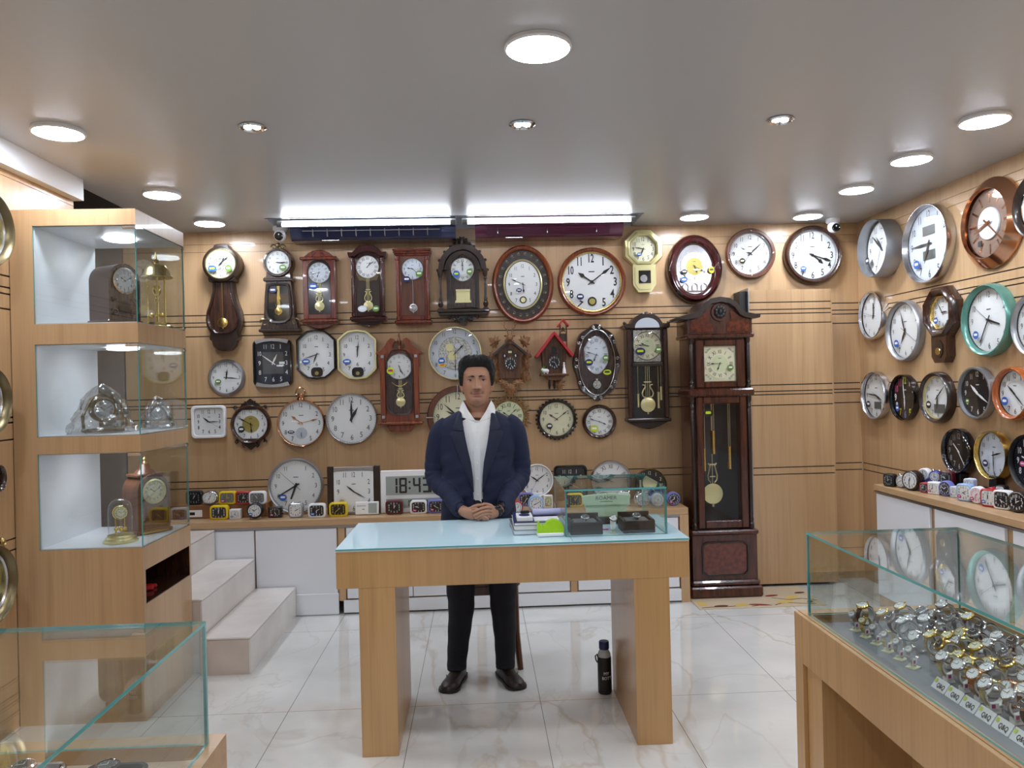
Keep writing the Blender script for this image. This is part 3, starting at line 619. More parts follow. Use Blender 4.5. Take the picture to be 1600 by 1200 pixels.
B_('round wall clock in a wide dark brown rim, right end of the top row', 1271, 398, 92, 92, .06, fw=.16, frame='walnut', rim='silver', num='ar', ns=.115, bold=.012, sx=.72, time=(4, 18), hw=1.3, stk=[(-.42, -.55, .12, .1, 'stk_blue')])
B_('small round silver wall clock beside the glass cabinet', 353, 590, 58, 58, .035, fw=.16, frame='silver_matt', prof='slope', num='ar', ns=.085, time=(12, 16), hst='leaf', nr=.82, stk=[(-.5, -.25, .2, .16, 'stk_green')])
# black and silver barrel clock
c = B_('black wall clock with silver top and bottom bands', 426, 567, 60, 73, .04, shape='sq', fw=.07, frame='black_gloss', prof='flat', dial='dial_navy', numm='white', num='ar', ns=.095, nr=.76, time=(12, 51), hm='white', hst='leaf')
P, k = on_wall('B', 426, 567); W2, H2 = 60*k/2, 73*k/2; m = MB()
for s in (1, -1):
    q = [(x*W2*.8, s*(H2*(.86)+.012-.02*(x*x))) for x in (-1, -.5, 0, .5, 1)]; r = [(x*W2*.88, s*(H2*1.05-.012*x*x)) for x in (1, .5, 0, -.5, -1)]
    pp = q+r; pp = pp if s > 0 else pp[::-1]; m = MB(); m.prism(pp, -.048, -.036); m.obj('silver_band', 'silver', c)
m = MB(); m.box(-.075, .075, -.0165, -.016, -.08, .08); m2 = MB(); m.box(.045, .085, -.0175, -.0166, -.012, .008, 0); m.obj('inner_frame_mark', 'ink_soft', c)
m = MB(); m.box(.045, .085, -.0185, -.0178, -.01, .008); m.obj('date_window', 'dial', c)
# two shaped clocks, dark and gold
for px, fr, lb, tm in ((494, 'black_gloss', 'shaped wall clock with white dial and small pendulum in a black frame', (6, 42)), (558, 'gold_pale', 'shaped wall clock with white dial and small pendulum in a pale gold frame', (12, 1))):
    c = B_(lb, px, 554, 61, 78, .045, shape='lobe', fw=.085, frame=fr, prof='flat', num='ar', ns=.08, nr=.76, time=tm, hst='leaf', skip=(7, 6), hw=.8)
    m = MB(); m.prism(rrect(.085, .07, .026, 4, 0, -.128), -.019, -.0165); m.obj('pendulum_window', 'black_gloss', c)
    m = MB(); m.text('7', -.06, -.1, -.017, .028, 0); m.text('6', 0, -.07, -.017, .028, 0); m.obj('numeral', 'ink', c)
    MB().rev([(.014, -.024), (.016, -.02)], ax='y', o=(0, 0, -.137), n=20).obj('pendulum', 'brass', c); sticker(c, -.075, -.05, -.03, .06, .038, 'stk_blue')
# skeleton musical clock
c = B_('large white round musical clock with silver filigree dial behind the man', 711, 552, 83, 83, .06, fw=.05, frame='gold_pale', prof='flat', dial='dial_cool', num='ar', ns=.075, nr=.87, time=None, tick=False)
noisy('filigree', (206, 208, 204), (150, 146, 128), (90, 90, 90), .3, 0, 4, 1, .42, .6, .4)
MB().rev([(.118, -.026), (.122, -.022)], ax='y', n=40).obj('filigree_disc', 'filigree', c)
for x, z, r in ((-.04, .045, .028), (.02, .055, .02), (-.02, -.02, .032), (.05, 0, .024), (.03, -.06, .02)):
    m = MB(); m.rev([(r, -.03), (r, -.027)], ax='y', o=(x, 0, z), n=16, m=0)
    for a in range(8): m.box(x+r*math.cos(a*PI/4)-.004, x+r*math.cos(a*PI/4)+.004, -.032, -.027, z+r*math.sin(a*PI/4)-.004, z+r*math.sin(a*PI/4)+.004)
    m.obj('gear', 'silver' if x > 0 else 'gold_pale', c)
hands(c, 1, 30, .17, -.034, wk=.7); sticker(c, -.1, -.055, -.04, .05, .05, 'stk_blue'); sticker(c, -.095, -.085, -.0415, .05, .025, 'yellow', 'red')
B_('small square white wall clock with thick rounded frame', 326, 659, 53, 51, .03, shape='sq', fw=.17, frame='white', prof='flat', num='ar', ns=.115, nr=.74, bold=.01, time=(10, 15), sec=20, hst='leaf', sx=.7)
# carved round clock
c = B_('round brown clock with carved scroll crest above and below', 391, 663, 62, 62, .045, fw=.18, frame='walnut', num='ar', ns=.09, nr=.82, time=(5, 50), inner=(.52, 'gold_dial'), stk=[(-.55, -.3, .2, .2, 'stk_dark')])
def scroll(m, x, z, r, y, sgn=1, turns=1.3, th=.006, a0=0, n=14, mi=0):
    m.tube([(x+sgn*r*(1-.75*i/n)*math.cos(a0+turns*2*PI*i/n), y, z+r*(1-.75*i/n)*math.sin(a0+turns*2*PI*i/n)) for i in range(n+1)], [th*(1-.4*i/n) for i in range(n+1)], mi, 6)
for s in (1, -1):
    m = MB(); m.prism([(x, z) for x, z in ([(-.085, .105), (.085, .105), (.06, .15), (.03, .165), (0, .188), (-.03, .165), (-.06, .15)] if s > 0 else [(.085, -.105), (-.085, -.105), (-.06, -.15), (-.03, -.165), (0, -.188), (.03, -.165), (.06, -.15)])], -.022, -.004)
    for q in (-1, 1): scroll(m, q*.04, s*.145, .022, -.024, q, a0=s*PI/2); scroll(m, q*.105, s*.125, .014, -.02, q, a0=-s*PI/2)
    m.obj('carved_crest', 'umber', c)
# pocket-watch clock
c = B_('round rose gold pocket watch style wall clock with a ring on top', 470, 661, 74, 74, .045, fw=.075, frame='rose_gold', num='ar', ns=.095, nr=.82, time=(10, 13), hm='rose_gold', skip=(6,), stk=[(-.45, -.4, .16, .07, 'stk_navy')])
m = MB(); m.prism(circ(.042, 28, 0, None, 0, -.075), -.0178, -.016); m.obj('subdial', 'dial_grey', c); hand('second_hand', c, .03, .004, 180, -.02, 'ink', 0, -.075, 'bar')
m = MB(); m.rev([(.03, .168), (.024, .185), (.014, .19), (.016, .2), (.02, .205), (.016, .216), (.006, .22)], o=(0, -.02, 0), n=16); m.obj('crown', 'rose_gold', c)
MB().tube([(.033*math.cos(a), -.02, .225+.033*math.sin(a)) for a in np.linspace(0, 2*PI, 21)[:-1]], .0045, closed=True).obj('bow', 'rose_gold', c)
c = B_('round white wall clock with thin silver rim and large grey numerals', 549, 654, 80, 80, .04, fw=.06, frame='silver', num='ar', ns=.105, nr=.78, numm='ink_soft', time=(1, 0), sx=.85, hst='leaf', hw=1.3)
# clock behind the man
c = B_('brown wooden round clock with cream dial and metal bars, partly behind the man', 716, 651, 97, 97, .05, fw=.2, frame='brown_wood', prof='flat', dial='dial_cream', num='ar', ns=.1, nr=.82, time=(9, 52), hst='leaf')
for a in range(4):
    m = MB(); m.T = Matrix.Rotation(a*PI/2, 4, 'Y'); m.box(-.004, .004, -.056, -.03, .165, .235, 0, .002); m.obj('metal_bar', 'chrome', c)
# wicker sunburst
P, k = on_wall('B', 795, 650); c = thing('wall_clock', 'round clock in a woven sunburst rim behind the man', 'clock', tuple(P), (0, 0, 0), 'clocks hung on the back wall')
m = MB()
for j in range(72):
    a = 2*PI*j/72; r1 = .152+.018*math.sin(j*2.7)+.008*math.sin(j*5.1)
    m.tube([(.085*math.cos(a), -.02, .085*math.sin(a)), (.12*math.cos(a+.02), -.034, .12*math.sin(a+.02)), (r1*math.cos(a), -.016-.008*math.sin(j*1.9), r1*math.sin(a))], [.008, .009, .003], n=5)
m.rev([(.118, -.034), (.122, -.02), (.122, 0)], ax='y', n=30); m.obj('woven_rim', 'wicker', c)
dial_part(c, .215, .215, -.036, 'dial_green', 'ink', 'ro', .03, .76); hands(c, 10, 8, .1, -.041); cover(c, circ(.105, 32), 1, 1, -.046, .006)
# black ornate
c = B_('round black wall clock with scalloped rim and cream dial', 870, 655, 62, 62, .045, fw=.16, frame='black_gloss', dial='dial_cream', num='ar', ns=.095, nr=.8, time=(10, 9), skip=(8,))
m = MB()
for j in range(30): a = 2*PI*j/30; m.ell((.146*math.cos(a), -.016, .146*math.sin(a)), (.012, .012, .012), n=6, k=4)
m.obj('scalloped_edge', 'black', c); sticker(c, -.055, -.05, -.03, .045, .045, 'ink', 'white')
B_('small round dark brown wall clock with roman numerals', 937, 659, 54, 54, .045, fw=.22, frame='walnut', num='ro', ns=.1, nr=.8, time=(3, 48), stk=[(-.4, -.5, .3, .25, 'stk_lime')])
# ---- right wall
c = R_('deep brushed silver drum clock high on the right wall near the corner', 1369, 388, 0, 90, .12, prof='deep', fw=.04, frame='silver_matt', num='ar', ns=.105, nr=.8, time=(10, 52), sec=34, hst='leaf', stk=[(-.72, -.35, .14, .14, 'ink')])
c = R_('large white silver-rimmed wall clock with two lcd windows on the right wall', 1447, 381, 0, 122, .06, prof='in', fw=.07, frame='silver', num='ar', ns=.095, nr=.82, time=(6, 45), hst='leaf', dial='dial_cool', stk=[(-.5, -.5, .14, .12, 'stk_blue')])
for z in (.085, -.07): m = MB(); m.prism(rrect(.13, .06, .004, 2, 0, z), -.023, -.0212); m.obj('lcd_window', 'lcd_dark', c)
c = R_('large rose gold wall clock with clear ring dial, top row of the right wall', 1541, 349, 0, 142, .06, prof='slope', fw=.27, frame='rose_gold', dial='dial_rose', num=None, time=None) if 'dial_rose' in MT else None
noisy('dial_rose', (150, 122, 106), (176, 150, 134), (4, 4, 4), .15, .5, metal=.4)
c = R_('large rose gold wall clock with clear ring dial, top row of the right wall', 1541, 349, 0, 142, .065, prof='slope', fw=.25, frame='rose_gold', dial='dial_rose', numm='rose_gold', num='bar', ns=.11, nr=.76, time=None)
MB().rev([(.088, -.034), (.09, -.025)], ax='y', n=40).obj('centre_disc', 'dial', c); hands(c, 8, 22, .21, -.04, 'rose_gold', sec=45, style='bar', wk=1.1); m = MB(); m.box(-.1, -.07, -.028, -.0245, -.115, -.085); m.obj('date_window', 'ink', c)
R_('dark rimmed wall clock cut by the right photo edge, top row', 1622, 320, 0, 110, .06, fw=.2, frame='umber', time=(9, 0))
R_('chrome scalloped wall clock, left end of the second row on the right wall', 1362, 493, 0, 76, .05, fw=.09, frame='chrome', prof='flat', num='ar', ns=.085, time=(12, 2), sec=47, hst='bar', numm='ink_soft')
R_('grey silver wall clock, second in the second row on the right wall', 1411, 517, 0, 96, .05, fw=.13, frame='silver_matt', num='ar', ns=.085, nr=.82, numm='ink_soft', time=(6, 57), sec=20, hst='leaf', stk=[(-.5, -.45, .16, .14, 'stk_blue')])
P, k = on_wall('R', 1468, 488, .05); s = 1
c = clock('pendulum_clock', 'brown octagonal pendulum clock with drop case on the right wall', 'clocks hung on the right wall', P, -PI/2, .315, .315, .075, shape='o8', prof='round', fw=.06, frame='walnut', rim='gold', num='ar', ns=.03, nr=.8, time=(2, 54), hst='leaf', stk=[(-.45, -.5, .25, .2, 'stk_blue')])
m = MB(); m.prism([(-.075, -.12), (-.075, -.27), (-.045, -.31), (.045, -.31), (.075, -.27), (.075, -.12)], -.06, 0); m.obj('drop_case', 'walnut', c)
m = MB(); m.prism(scl(outline('o8', .09, .11), .09, .11, 0), -.0645, -.0605); m.T = None; o = m.obj('pendulum_window', 'black_gloss', c, (0, 0, -.225)); MB().rev([(.022, -.069), (.024, -.0655)], ax='y', o=(0, 0, -.24), n=20).obj('pendulum', 'brass', c)
R_('green wall clock with large numerals, second row of the right wall', 1540, 500, 0, 114, .06, fw=.14, frame='teal', num='ar', ns=.085, nr=.82, numm='ink_soft', time=(3, 35), sec=51, hst='bar', stk=[(-.52, -.45, .14, .13, 'stk_blue')])
R_('grey wall clock cut by the right photo edge, second row', 1618, 507, 0, 105, .05, fw=.13, frame='silver_matt', time=(10, 20))
c = R_('silver wall clock with small lcd window, lowest on the right wall beside the corner', 1366, 618, 0, 75, .05, fw=.08, frame='silver', num='ar', ns=.1, nr=.82, time=(3, 46), sec=20, hst='leaf', stk=[(-.55, -.4, .17, .15, 'stk_dark')])
m = MB(); m.prism(rrect(.09, .05, .004, 2, .02, -.07), -.0215, -.0185); m.obj('lcd_window', 'lcd_dark', c)
R_('black wall clock with coloured numerals on the right wall', 1411, 621, 0, 72, .045, fw=.05, frame='black_gloss', prof='flat', dial='dial_black', numm='white', num='ar', ns=.16, nr=.78, bold=.03, colors=(3, 4, 5, 6, 2, 1, 4), time=(5, 59), hm='white', hst='leaf', tick=False, stk=[(-.5, -.5, .15, .15, 'stk_blue')])
c = R_('dark brown wall clock with lcd window, right of the coloured numerals clock', 1461, 621, 0, 81, .055, fw=.18, frame='umber', rim='gold_pale', num='ar', ns=.085, nr=.82, time=(6, 8), hst='leaf', skip=(5,), stk=[(-.55, -.35, .2, .18, 'stk_dark')])
m = MB(); m.prism(rrect(.11, .055, .004, 2, .02, -.07), -.0235, -.0205); m.obj('lcd_window', 'lcd_dark', c)
c = R_('black wall clock with clear rim and white numerals on the right wall', 1524, 614, 0, 82, .045, fw=.1, frame='silver_matt', prof='flat', dial='dial_black', numm='white', num='ar', ns=.1, nr=.8, bold=.02, time=(10, 20), hm='white', hst='leaf', hw=1.4, stk=[(-.55, -.35, .12, .1, 'stk_green')])
R_('orange wooden wall clock, right end of the third row on the right wall', 1581, 615, 0, 84, .055, fw=.17, frame='orange_wood', num='ar', ns=.1, nr=.8, time=(10, 22), hst='leaf', stk=[(-.5, -.35, .22, .2, 'stk_blue')])
# ---- left wall, ornate antique clocks cut by the photo's left edge
for px, py, hp, lb, crest, dl in ((-22, 356, 124, 'ornate silver framed clock with golden dial, highest on the left wall', 0, 'gold_dial'), (-24, 627, 116, 'ornate silver framed clock with golden dial, in the middle of the left wall', 0, 'dial_cream'), (-20, 916, 134, 'ornate bronze clock with scrolled crest, lowest on the left wall', 1, 'gold_dial')):
    P, k = on_wall('L', px, py, .06); h = hp*k
    c = clock('wall_clock', lb, 'ornate clocks on the left wall', P, PI/2, h, h, .09, fw=h*.11, frame='antique', rim='silver', prof='round', dial=dl, num='ar', ns=h*.09, nr=.8, time=(3, 48), hw=.8)
    m = MB(); R0 = h*.485
    for j in range(48): a = 2*PI*j/48; m.ell((R0*math.cos(a), -.055, R0*math.sin(a)), (.011, .012, .011), n=6, k=4)
    m.obj('beaded_edge', 'antique', c)
    if crest:
        m = MB()
        for s in (-1, 1):
            for q, (x, z, r) in enumerate(((.03, h*.53, .03), (.085, h*.5, .028), (.13, h*.44, .02), (.05, h*.6, .022), (.018, h*.66, .018))): scroll(m, s*x, z, r, -.05, s, 1.2, .009, q)
        m.prism([(-.12, h*.42), (.12, h*.42), (.06, h*.55), (0, h*.6), (-.06, h*.55)], -.045, -.02); m.obj('scrolled_crest', 'brass', c)
P, k = on_wall('L', -10, 748, .04)
c = clock('wall_clock', 'small brown clock above the bronze one on the left wall', 'ornate clocks on the left wall', P, PI/2, .1, .13, .07, fw=.02, frame='walnut', time=(4, 0), ns=.012)
# ================================================================ pendulum clocks in cases
G1 = 'pendulum clocks on the back wall'
def case(label, px, d=.1, name='pendulum_clock', py=440):
    P, k = on_wall('B', px, py, d*.7); P[2] = 0
    return thing(name, label, 'clock', tuple(P), (0, 0, 0), G1), k
def zpx(py, px, d=.06): return float(hit(px, py, 1, YB-d)[2])
def poly(t, nm, pts, y0, y1, mt, bev=0):
    m = MB()
    if bev:
        w = max(p[0] for p in pts)-min(p[0] for p in pts); h = max(p[1] for p in pts)-min(p[1] for p in pts); cx = (max(p[0] for p in pts)+min(p[0] for p in pts))/2; cz = (max(p[1] for p in pts)+min(p[1] for p in pts))/2
        q = scl([(x-cx, z-cz) for x, z in pts], w, h, bev); q = [(x+cx, z+cz) for x, z in q]
        m.loft([[(x, y0, z) for x, z in q], [(x, y0+bev, z) for x, z in pts], [(x, y1, z) for x, z in pts]])
    else: m.prism(pts, y0, y1)
    return m.obj(nm, mt, t)
def quad(x0, x1, z0, z1): return [(x0, z0), (x1, z0), (x1, z1), (x0, z1)]
def sym(half):  # half outline, from bottom centre up the right side to the top
    return half + [(-x, z) for x, z in reversed(half) if abs(x) > 1e-6]
def window(t, pts, y, back='black', depth=.0, frame=None, fw=.008, gl=True):
    m = MB(); m.prism(pts, y, y+.002, 0); m.obj('back_panel', back, t)
    if gl: m = MB(); m.ngon(pts, y-.022); m.obj('window_glass', 'clock_glass', t)
    if frame:
        xs = [p[0] for p in pts]; zs = [p[1] for p in pts]; cx, cz = (min(xs)+max(xs))/2, (min(zs)+max(zs))/2; w, h = max(xs)-min(xs), max(zs)-min(zs)
        o = [(cx+(x-cx)*(1+2*fw/w), cz+(z-cz)*(1+2*fw/h)) for x, z in pts]
        m = MB(); m.loft([[(x, y+.002, z) for x, z in o], [(x, y-.02, z) for x, z in o], [(x, y-.026, z) for x, z in scl([(x-cx, z-cz) for x, z in o], w, h, -0)] if False else [(x, y-.024, z) for x, z in o], [(x, y-.022, z) for x, z in pts], [(x, y, z) for x, z in pts]], 0, (False, False)); m.obj('window_frame', frame, t)
def rdial(t, x, z, r, y, rimm='silver', dl='dial', num='ro', ns=None, time=(10, 9), hst='spade', rw=.006, inner=None, hw=1.1, bold=0, gl=True):
    m = MB(); m.rev([(r, y+.012), (r+rw*.2, y-.004), (r-rw*.5, y-.008), (r-rw, y)], ax='y', o=(x, 0, z), n=36, cap=False); m.obj('dial_rim', rimm, t)
    dial_part(t, 2*(r-rw*.8), 2*(r-rw*.8), y, dl, 'ink', num, ns or r*.25, .78, 'c', bold, x, z, tick=r > .06, inner=inner)
    hands(t, time[0], time[1], r*.9, y-.004, 'ink', x, z, style=hst, wk=hw)
    if gl: cover(t, circ(r, 28, 0, None, x, z), 1, 1, y-.01, .004, cx=x, cz=z)
# 1 dark banjo-shaped clock
t, k = case('tall dark brown clock with round head and pear-shaped pendulum body', 347, .12)
zt, zb = zpx(384, 347), zpx(549, 347); zh = zpx(414, 347)
m = MB(); m.rev([(.132, -.0), (.132, -.09), (.126, -.115), (.112, -.12), (.104, -.105)], ax='y', o=(0, 0, zh), n=40, cap=False); m.rev([(.13, -.09), (.13, -.0)], ax='y', o=(0, 0, zh), n=40); m.obj('head', 'umber', t)
h = [(0, .78), (.06, .778), (.035, .80)]
H = zt-zb; o = sym([(0, zb), (.045, zb+.01), (.075, zb+.04), (.085, zb+.075), (.10, zb+.085), (.105, zb+.10), (.098, zb+.13), (.12, zb+.18), (.128, zb+.23), (.12, zb+.29), (.095, zb+.36), (.078, zb+.43), (.072, zb+.50), (.085, zb+.51), (.092, zb+.55), (.085, zb+.60)])
poly(t, 'body', o, -.075, 0, 'umber', .008)
o = sym([(0, zb+.135), (.05, zb+.14), (.085, zb+.175), (.098, zb+.23), (.09, zb+.28), (.066, zb+.35), (.05, zb+.43), (.046, zb+.495)])
m = MB(); q = [(x*1.14, (z-(zb+.3))*1.04+zb+.3) for x, z in o]; m.loft([[(x, -.07, z) for x, z in q], [(x, -.09, z) for x, z in q], [(x*.97, -.092, z) for x, z in q], [(x, -.08, z) for x, z in o], [(x, -.0765, z) for x, z in o]], 0, (False, False)); m.obj('body_moulding', 'walnut', t)
m = MB(); m.prism(o, -.0775, -.0755); m.obj('back_panel', 'walnut', t)
poly(t, 'collar', sym([(0, zb+.50), (.088, zb+.50), (.096, zb+.52), (.09, zb+.545), (.096, zb+.565), (0, zb+.57)]), -.1, 0, 'umber', .006)
poly(t, 'crest', sym([(0, zh+.12), (.06, zh+.115), (.05, zh+.14), (.03, zh+.147), (0, zh+.148)]), -.09, -.02, 'umber', .004)
rdial(t, 0, zh, .107, -.108, 'gold_pale', 'dial_cream', 'ro', time=(1, 8), inner=(.5, 'filigree'), bold=0)
sticker(t, -.055, zh-.035, -.124, .06, .045, 'stk_blue', 'stk_lime'); sticker(t, .06, zh-.035, -.124, .045, .05, 'stk_green')
pendulum(t, 0, zb+.5, zb+.205, .036, -.085, 'gold')
# 2 round head over trapezoid window
t, k = case('brown carved clock with round head over a rounded glass pendulum window', 435, .11)
zh, zb, zt = zpx(411, 435), zpx(519, 435), zpx(383, 435)
m = MB(); m.rev([(.108, 0), (.108, -.07), (.1, -.095), (.09, -.095), (.086, -.08)], ax='y', o=(0, 0, zh), n=36, cap=False); m.rev([(.106, -.07), (.106, 0)], ax='y', o=(0, 0, zh), n=36); m.obj('head', 'walnut', t)
m = MB()
for s in (-1, 1): scroll(m, s*.03, zh+.115, .022, -.06, s, 1.1); scroll(m, s*.095, zh-.12, .022, -.06, -s, 1.1); scroll(m, s*.11, zb+.07, .03, -.07, s, 1.1, .009); scroll(m, s*.07, zb+.06, .02, -.07, -s, 1.1)
m.ell((0, -.06, zh+.13), (.015, .012, .02)); m.obj('carved_ornament', 'antique', t)
poly(t, 'case', sym([(0, zb+.02), (.14, zb+.02), (.125, zb+.07), (.112, zb+.1), (.104, zb+.25), (.092, zb+.36), (.085, zh-.06)]), -.075, 0, 'walnut', .005)
MB().box(-.145, .145, -.1, 0, zb, zb+.022, 0, .006).obj('base_moulding', 'umber', t); MB().box(-.105, .105, -.09, 0, zh-.135, zh-.115, 0, .005).obj('neck_moulding', 'umber', t)
o = sym([(0, zb+.075), (.04, zb+.08), (.07, zb+.105), (.08, zb+.15), (.072, zb+.3), (.062, zb+.335), (0, zb+.34)])
window(t, o, -.0775, 'black_gloss', frame='umber', fw=.014)
rdial(t, 0, zh, .088, -.084, 'chrome', 'dial', 'ar', .018, (3, 15)); pendulum(t, 0, zb+.33, zb+.15, .026, -.085, 'gold', True)
sticker(t, -.035, zb+.3, -.103, .055, .04, 'stk_navy'); sticker(t, .04, zh-.04, -.102, .05, .045, 'stk_green')
# 3,4,5 rectangular cases
def rect_case(label, px, x0, x1, y0, y1, wood, top, zh_px, r, tm, bob, lyre, num='ro', rimm='silver', botp=False, dl='dial_cool', stks=(), pil=False, plate=False):
    t, k = case(label, px, .11); zt, zb, zh = zpx(y0, px), zpx(y1, px), zpx(zh_px, px); W = (x1-x0)*k*.97; w = W/2
    zc = zt-(.07 if top == 'arch' else .085 if top == 'wave' else .045)
    b0 = zb+(.035 if botp else .0)
    poly(t, 'case', quad(-w*.86, w*.86, b0+.03, zc), -.075, 0, wood)
    m = MB(); m.box(-w*.86, -w*.6, -.088, -.07, b0+.035, zc-.005, 0, .004); m.box(w*.6, w*.86, -.088, -.07, b0+.035, zc-.005, 0, .004); m.box(-w*.6, w*.6, -.088, -.07, b0+.035, b0+.07, 0, .004); m.obj('door_frame', wood, t)
    m = MB(); m.box(-w*.97, w*.97, -.1, 0, b0+.01, b0+.034, 0, .006); m.box(-w*.92, w*.92, -.095, 0, b0, b0+.012, 0, .004); m.obj('base_moulding', wood, t)
    if botp: poly(t, 'bottom_drop', sym([(0, zb), (w*.4, zb+.008), (w*.75, b0), (w*.7, b0+.01), (0, b0+.01)]), -.07, -.005, wood, .006)
    if top == 'arch':
        m = MB(); m.box(-w, w, -.1, 0, zc-.005, zc+.018, 0, .006); m.obj('cornice', wood, t)
        poly(t, 'crest', sym([(0, zc+.01), (w*.85, zc+.01), (w*.8, zc+.02), (w*.55, zt-.022), (w*.25, zt-.004), (0, zt)]), -.085, -.01, wood, .007)
        m = MB(); [m.tube([(s*w*.1*i, -.089, zc+.028+.02*math.sin(i)) for i in range(1, 6)], .004, n=5) for s in (-1, 1)]; m.obj('carved_ornament', wood, t)
    elif top == 'wave':
        o = sym([(0, zt-.045), (w*.45, zt-.06), (w*.66, zc-.0), (w*.95, zc-.005), (w*1.0, zc+.015), (w*1.02, zc+.032), (w*.8, zc+.03), (w*.62, zt-.03), (w*.4, zt-.006), (0, zt)]); poly(t, 'cornice', o, -.105, 0, wood, .006)
        poly(t, 'header', sym([(0, zc-.04), (w*.84, zc-.04), (w*.84, zc), (w*.6, zc), (w*.4, zt-.05), (0, zt-.04)]), -.076, -.01, wood)
    else:
        m = MB(); m.box(-w*.92, w*.92, -.085, 0, zc, zc+.015, 0, .003); m.box(-w*.98, w*.98, -.1, 0, zc+.014, zc+.03, 0, .005); m.box(-w, w, -.108, 0, zc+.029, zt, 0, .005); m.obj('cornice', wood, t)
    o = quad(-w*.62, w*.62, b0+.068, zc-.01)
    if top == 'arch': o = sym([(0, b0+.068), (w*.6, b0+.068), (w*.6, zh+.03), (w*.52, zh+.065), (w*.3, zh+r+.012), (0, zh+r+.02)])
    window(t, o, -.0775, 'umber' if plate else 'brown_wood' if top == 'flat' else 'black_gloss')
    if top == 'arch':
        for s in (-1, 1): poly(t, 'spandrel', ([(s*w*.62, zc-.005), (s*w*.62, zh+.03), (s*w*.52, zh+.065), (s*w*.3, zh+r+.012), (0, zh+r+.02), (0, zc-.005)] if s < 0 else [(w*.62, zh+.03), (w*.62, zc-.005), (0, zc-.005), (0, zh+r+.02), (w*.3, zh+r+.012), (w*.52, zh+.065)]), -.086, -.076, wood)
    if plate:
        m = MB(); m.prism(sym([(0, zh-r-.02), (w*.3, zh-r-.01), (w*.45, zh-r-.012), (w*.55, zh-r+.02), (w*.62, zh-r+.03), (w*.62, zc-.02), (0, zc-.01)]), -.0805, -.078); m.obj('dial_plate', 'antique', t)
    rdial(t, 0, zh, r, -.083, rimm, dl, num, None, tm)
    pendulum(t, 0, zh-r*.9, b0+.068+bob[1], bob[0], -.085, 'gold_pale' if lyre else 'silver', lyre)
    if pil:
        for s in (-1, 1):
            m = MB(); x = s*w*.78
            m.rev([(.014, b0+.036), (.014, b0+.06), (.009, b0+.065), (.011, b0+.08), (.011, zc-.05), (.009, zc-.04), (.014, zc-.035), (.014, zc-.01)], o=(x, -.092, 0), n=12); m.obj('column', wood, t)
    for s in stks: sticker(t, s[0]*w, b0+s[1], -.1, s[2], s[3], s[4])
    return t, w, b0, zc
rect_case('red-brown pendulum clock with arched carved crest, third from the left in the top row', 499, 470, 530, 391, 514, 'mahogany', 'arch', 427, .078, (6, 43), (.034, .06), True, botp=True, dl='dial_cool', stks=((-.3, .27, .065, .045, 'stk_blue'),))
rect_case('dark reddish pendulum clock with shouldered bonnet top and slim columns', 575, 545, 606, 384, 510, 'darkred_wood', 'wave', 418, .085, (1, 8), (.034, .045), True, plate=True, botp=True, dl='dial', pil=True, stks=((-.3, .09, .065, .045, 'dial_cool'), (.4, .09, .05, .045, 'stk_green')))
t, w, b0, zc = rect_case('mahogany rectangular pendulum clock with flat moulded top, left of the ornate one', 645, 614, 676, 390, 508, 'mahogany', 'flat', 421, .08, (9, 22), (.03, .055), False, num='ar', pil=True, stks=((-.3, .33, .055, .045, 'stk_navy'), (.35, .37, .05, .045, 'stk_green')))
# 6 ornate cathedral case
t, k = case('ornate dark carved clock with turned columns and pierced crest, top row centre', 723, .14)
zt, zb, zh = zpx(372, 723), zpx(508, 723), zpx(422, 723); w = 82*k/2
poly(t, 'case', sym([(0, zb+.12), (w*.62, zb+.12), (w*.62, zh+.02), (w*.55, zh+.07), (w*.35, zh+.115), (0, zh+.135)]), -.08, 0, 'umber')
m = MB()
for s in (-1, 1):
    for r0, y in ((w*.88, -.09), (w*.76, -.075)): pass
arc = lambda R, n=13, a0=0: [(R*math.cos(a), zh+R*1.05*math.sin(a)) for a in np.linspace(a0, PI-a0, n)]
m.prism(arc(w*.92)+arc(w*.72)[::-1], -.1, 0); m.prism(arc(w*.68)+arc(w*.52)[::-1], -.09, 0); m.obj('arch', 'umber', t)
m = MB()
for j in range(9): a = PI*j/8; m.ell((w*.95*math.cos(a), -.06, zh+w*.99*math.sin(a)), (.012, .014, .012), n=7, k=5)
for s in (-1, 1):
    for x, z, r in ((.02, .19, .022), (.05, .175, .024), (.085, .155, .02), (.03, .21, .018), (.012, .225, .014)): scroll(m, s*x, zh+z, r, -.06, s, 1.3, .008, 1)
m.ell((0, -.065, zh+.205), (.016, .016, .03)); m.box(-.07, .07, -.05, -.02, zh+.14, zh+.2); m.obj('carved_crest', 'umber', t)
m = MB(); m.box(-w, w, -.135, 0, zb+.09, zb+.112, 0, .006); m.box(-w*.93, w*.93, -.12, 0, zb+.07, zb+.091, 0, .005); m.obj('base_moulding', 'umber', t)
m = MB(); m.prism(sym([(0, zb), (.02, zb+.005), (.035, zb+.03), (.07, zb+.04), (.11, zb+.07), (0, zb+.072)]), -.07, -.01)
for s in (-1, 1): scroll(m, s*.055, zb+.045, .022, -.075, s, 1.3, .008, 2); scroll(m, s*.1, zb+.055, .016, -.07, -s, 1.2, .006); scroll(m, s*.02, zb+.03, .018, -.08, s, 1.2, .006)
m.obj('carved_bracket', 'umber', t)
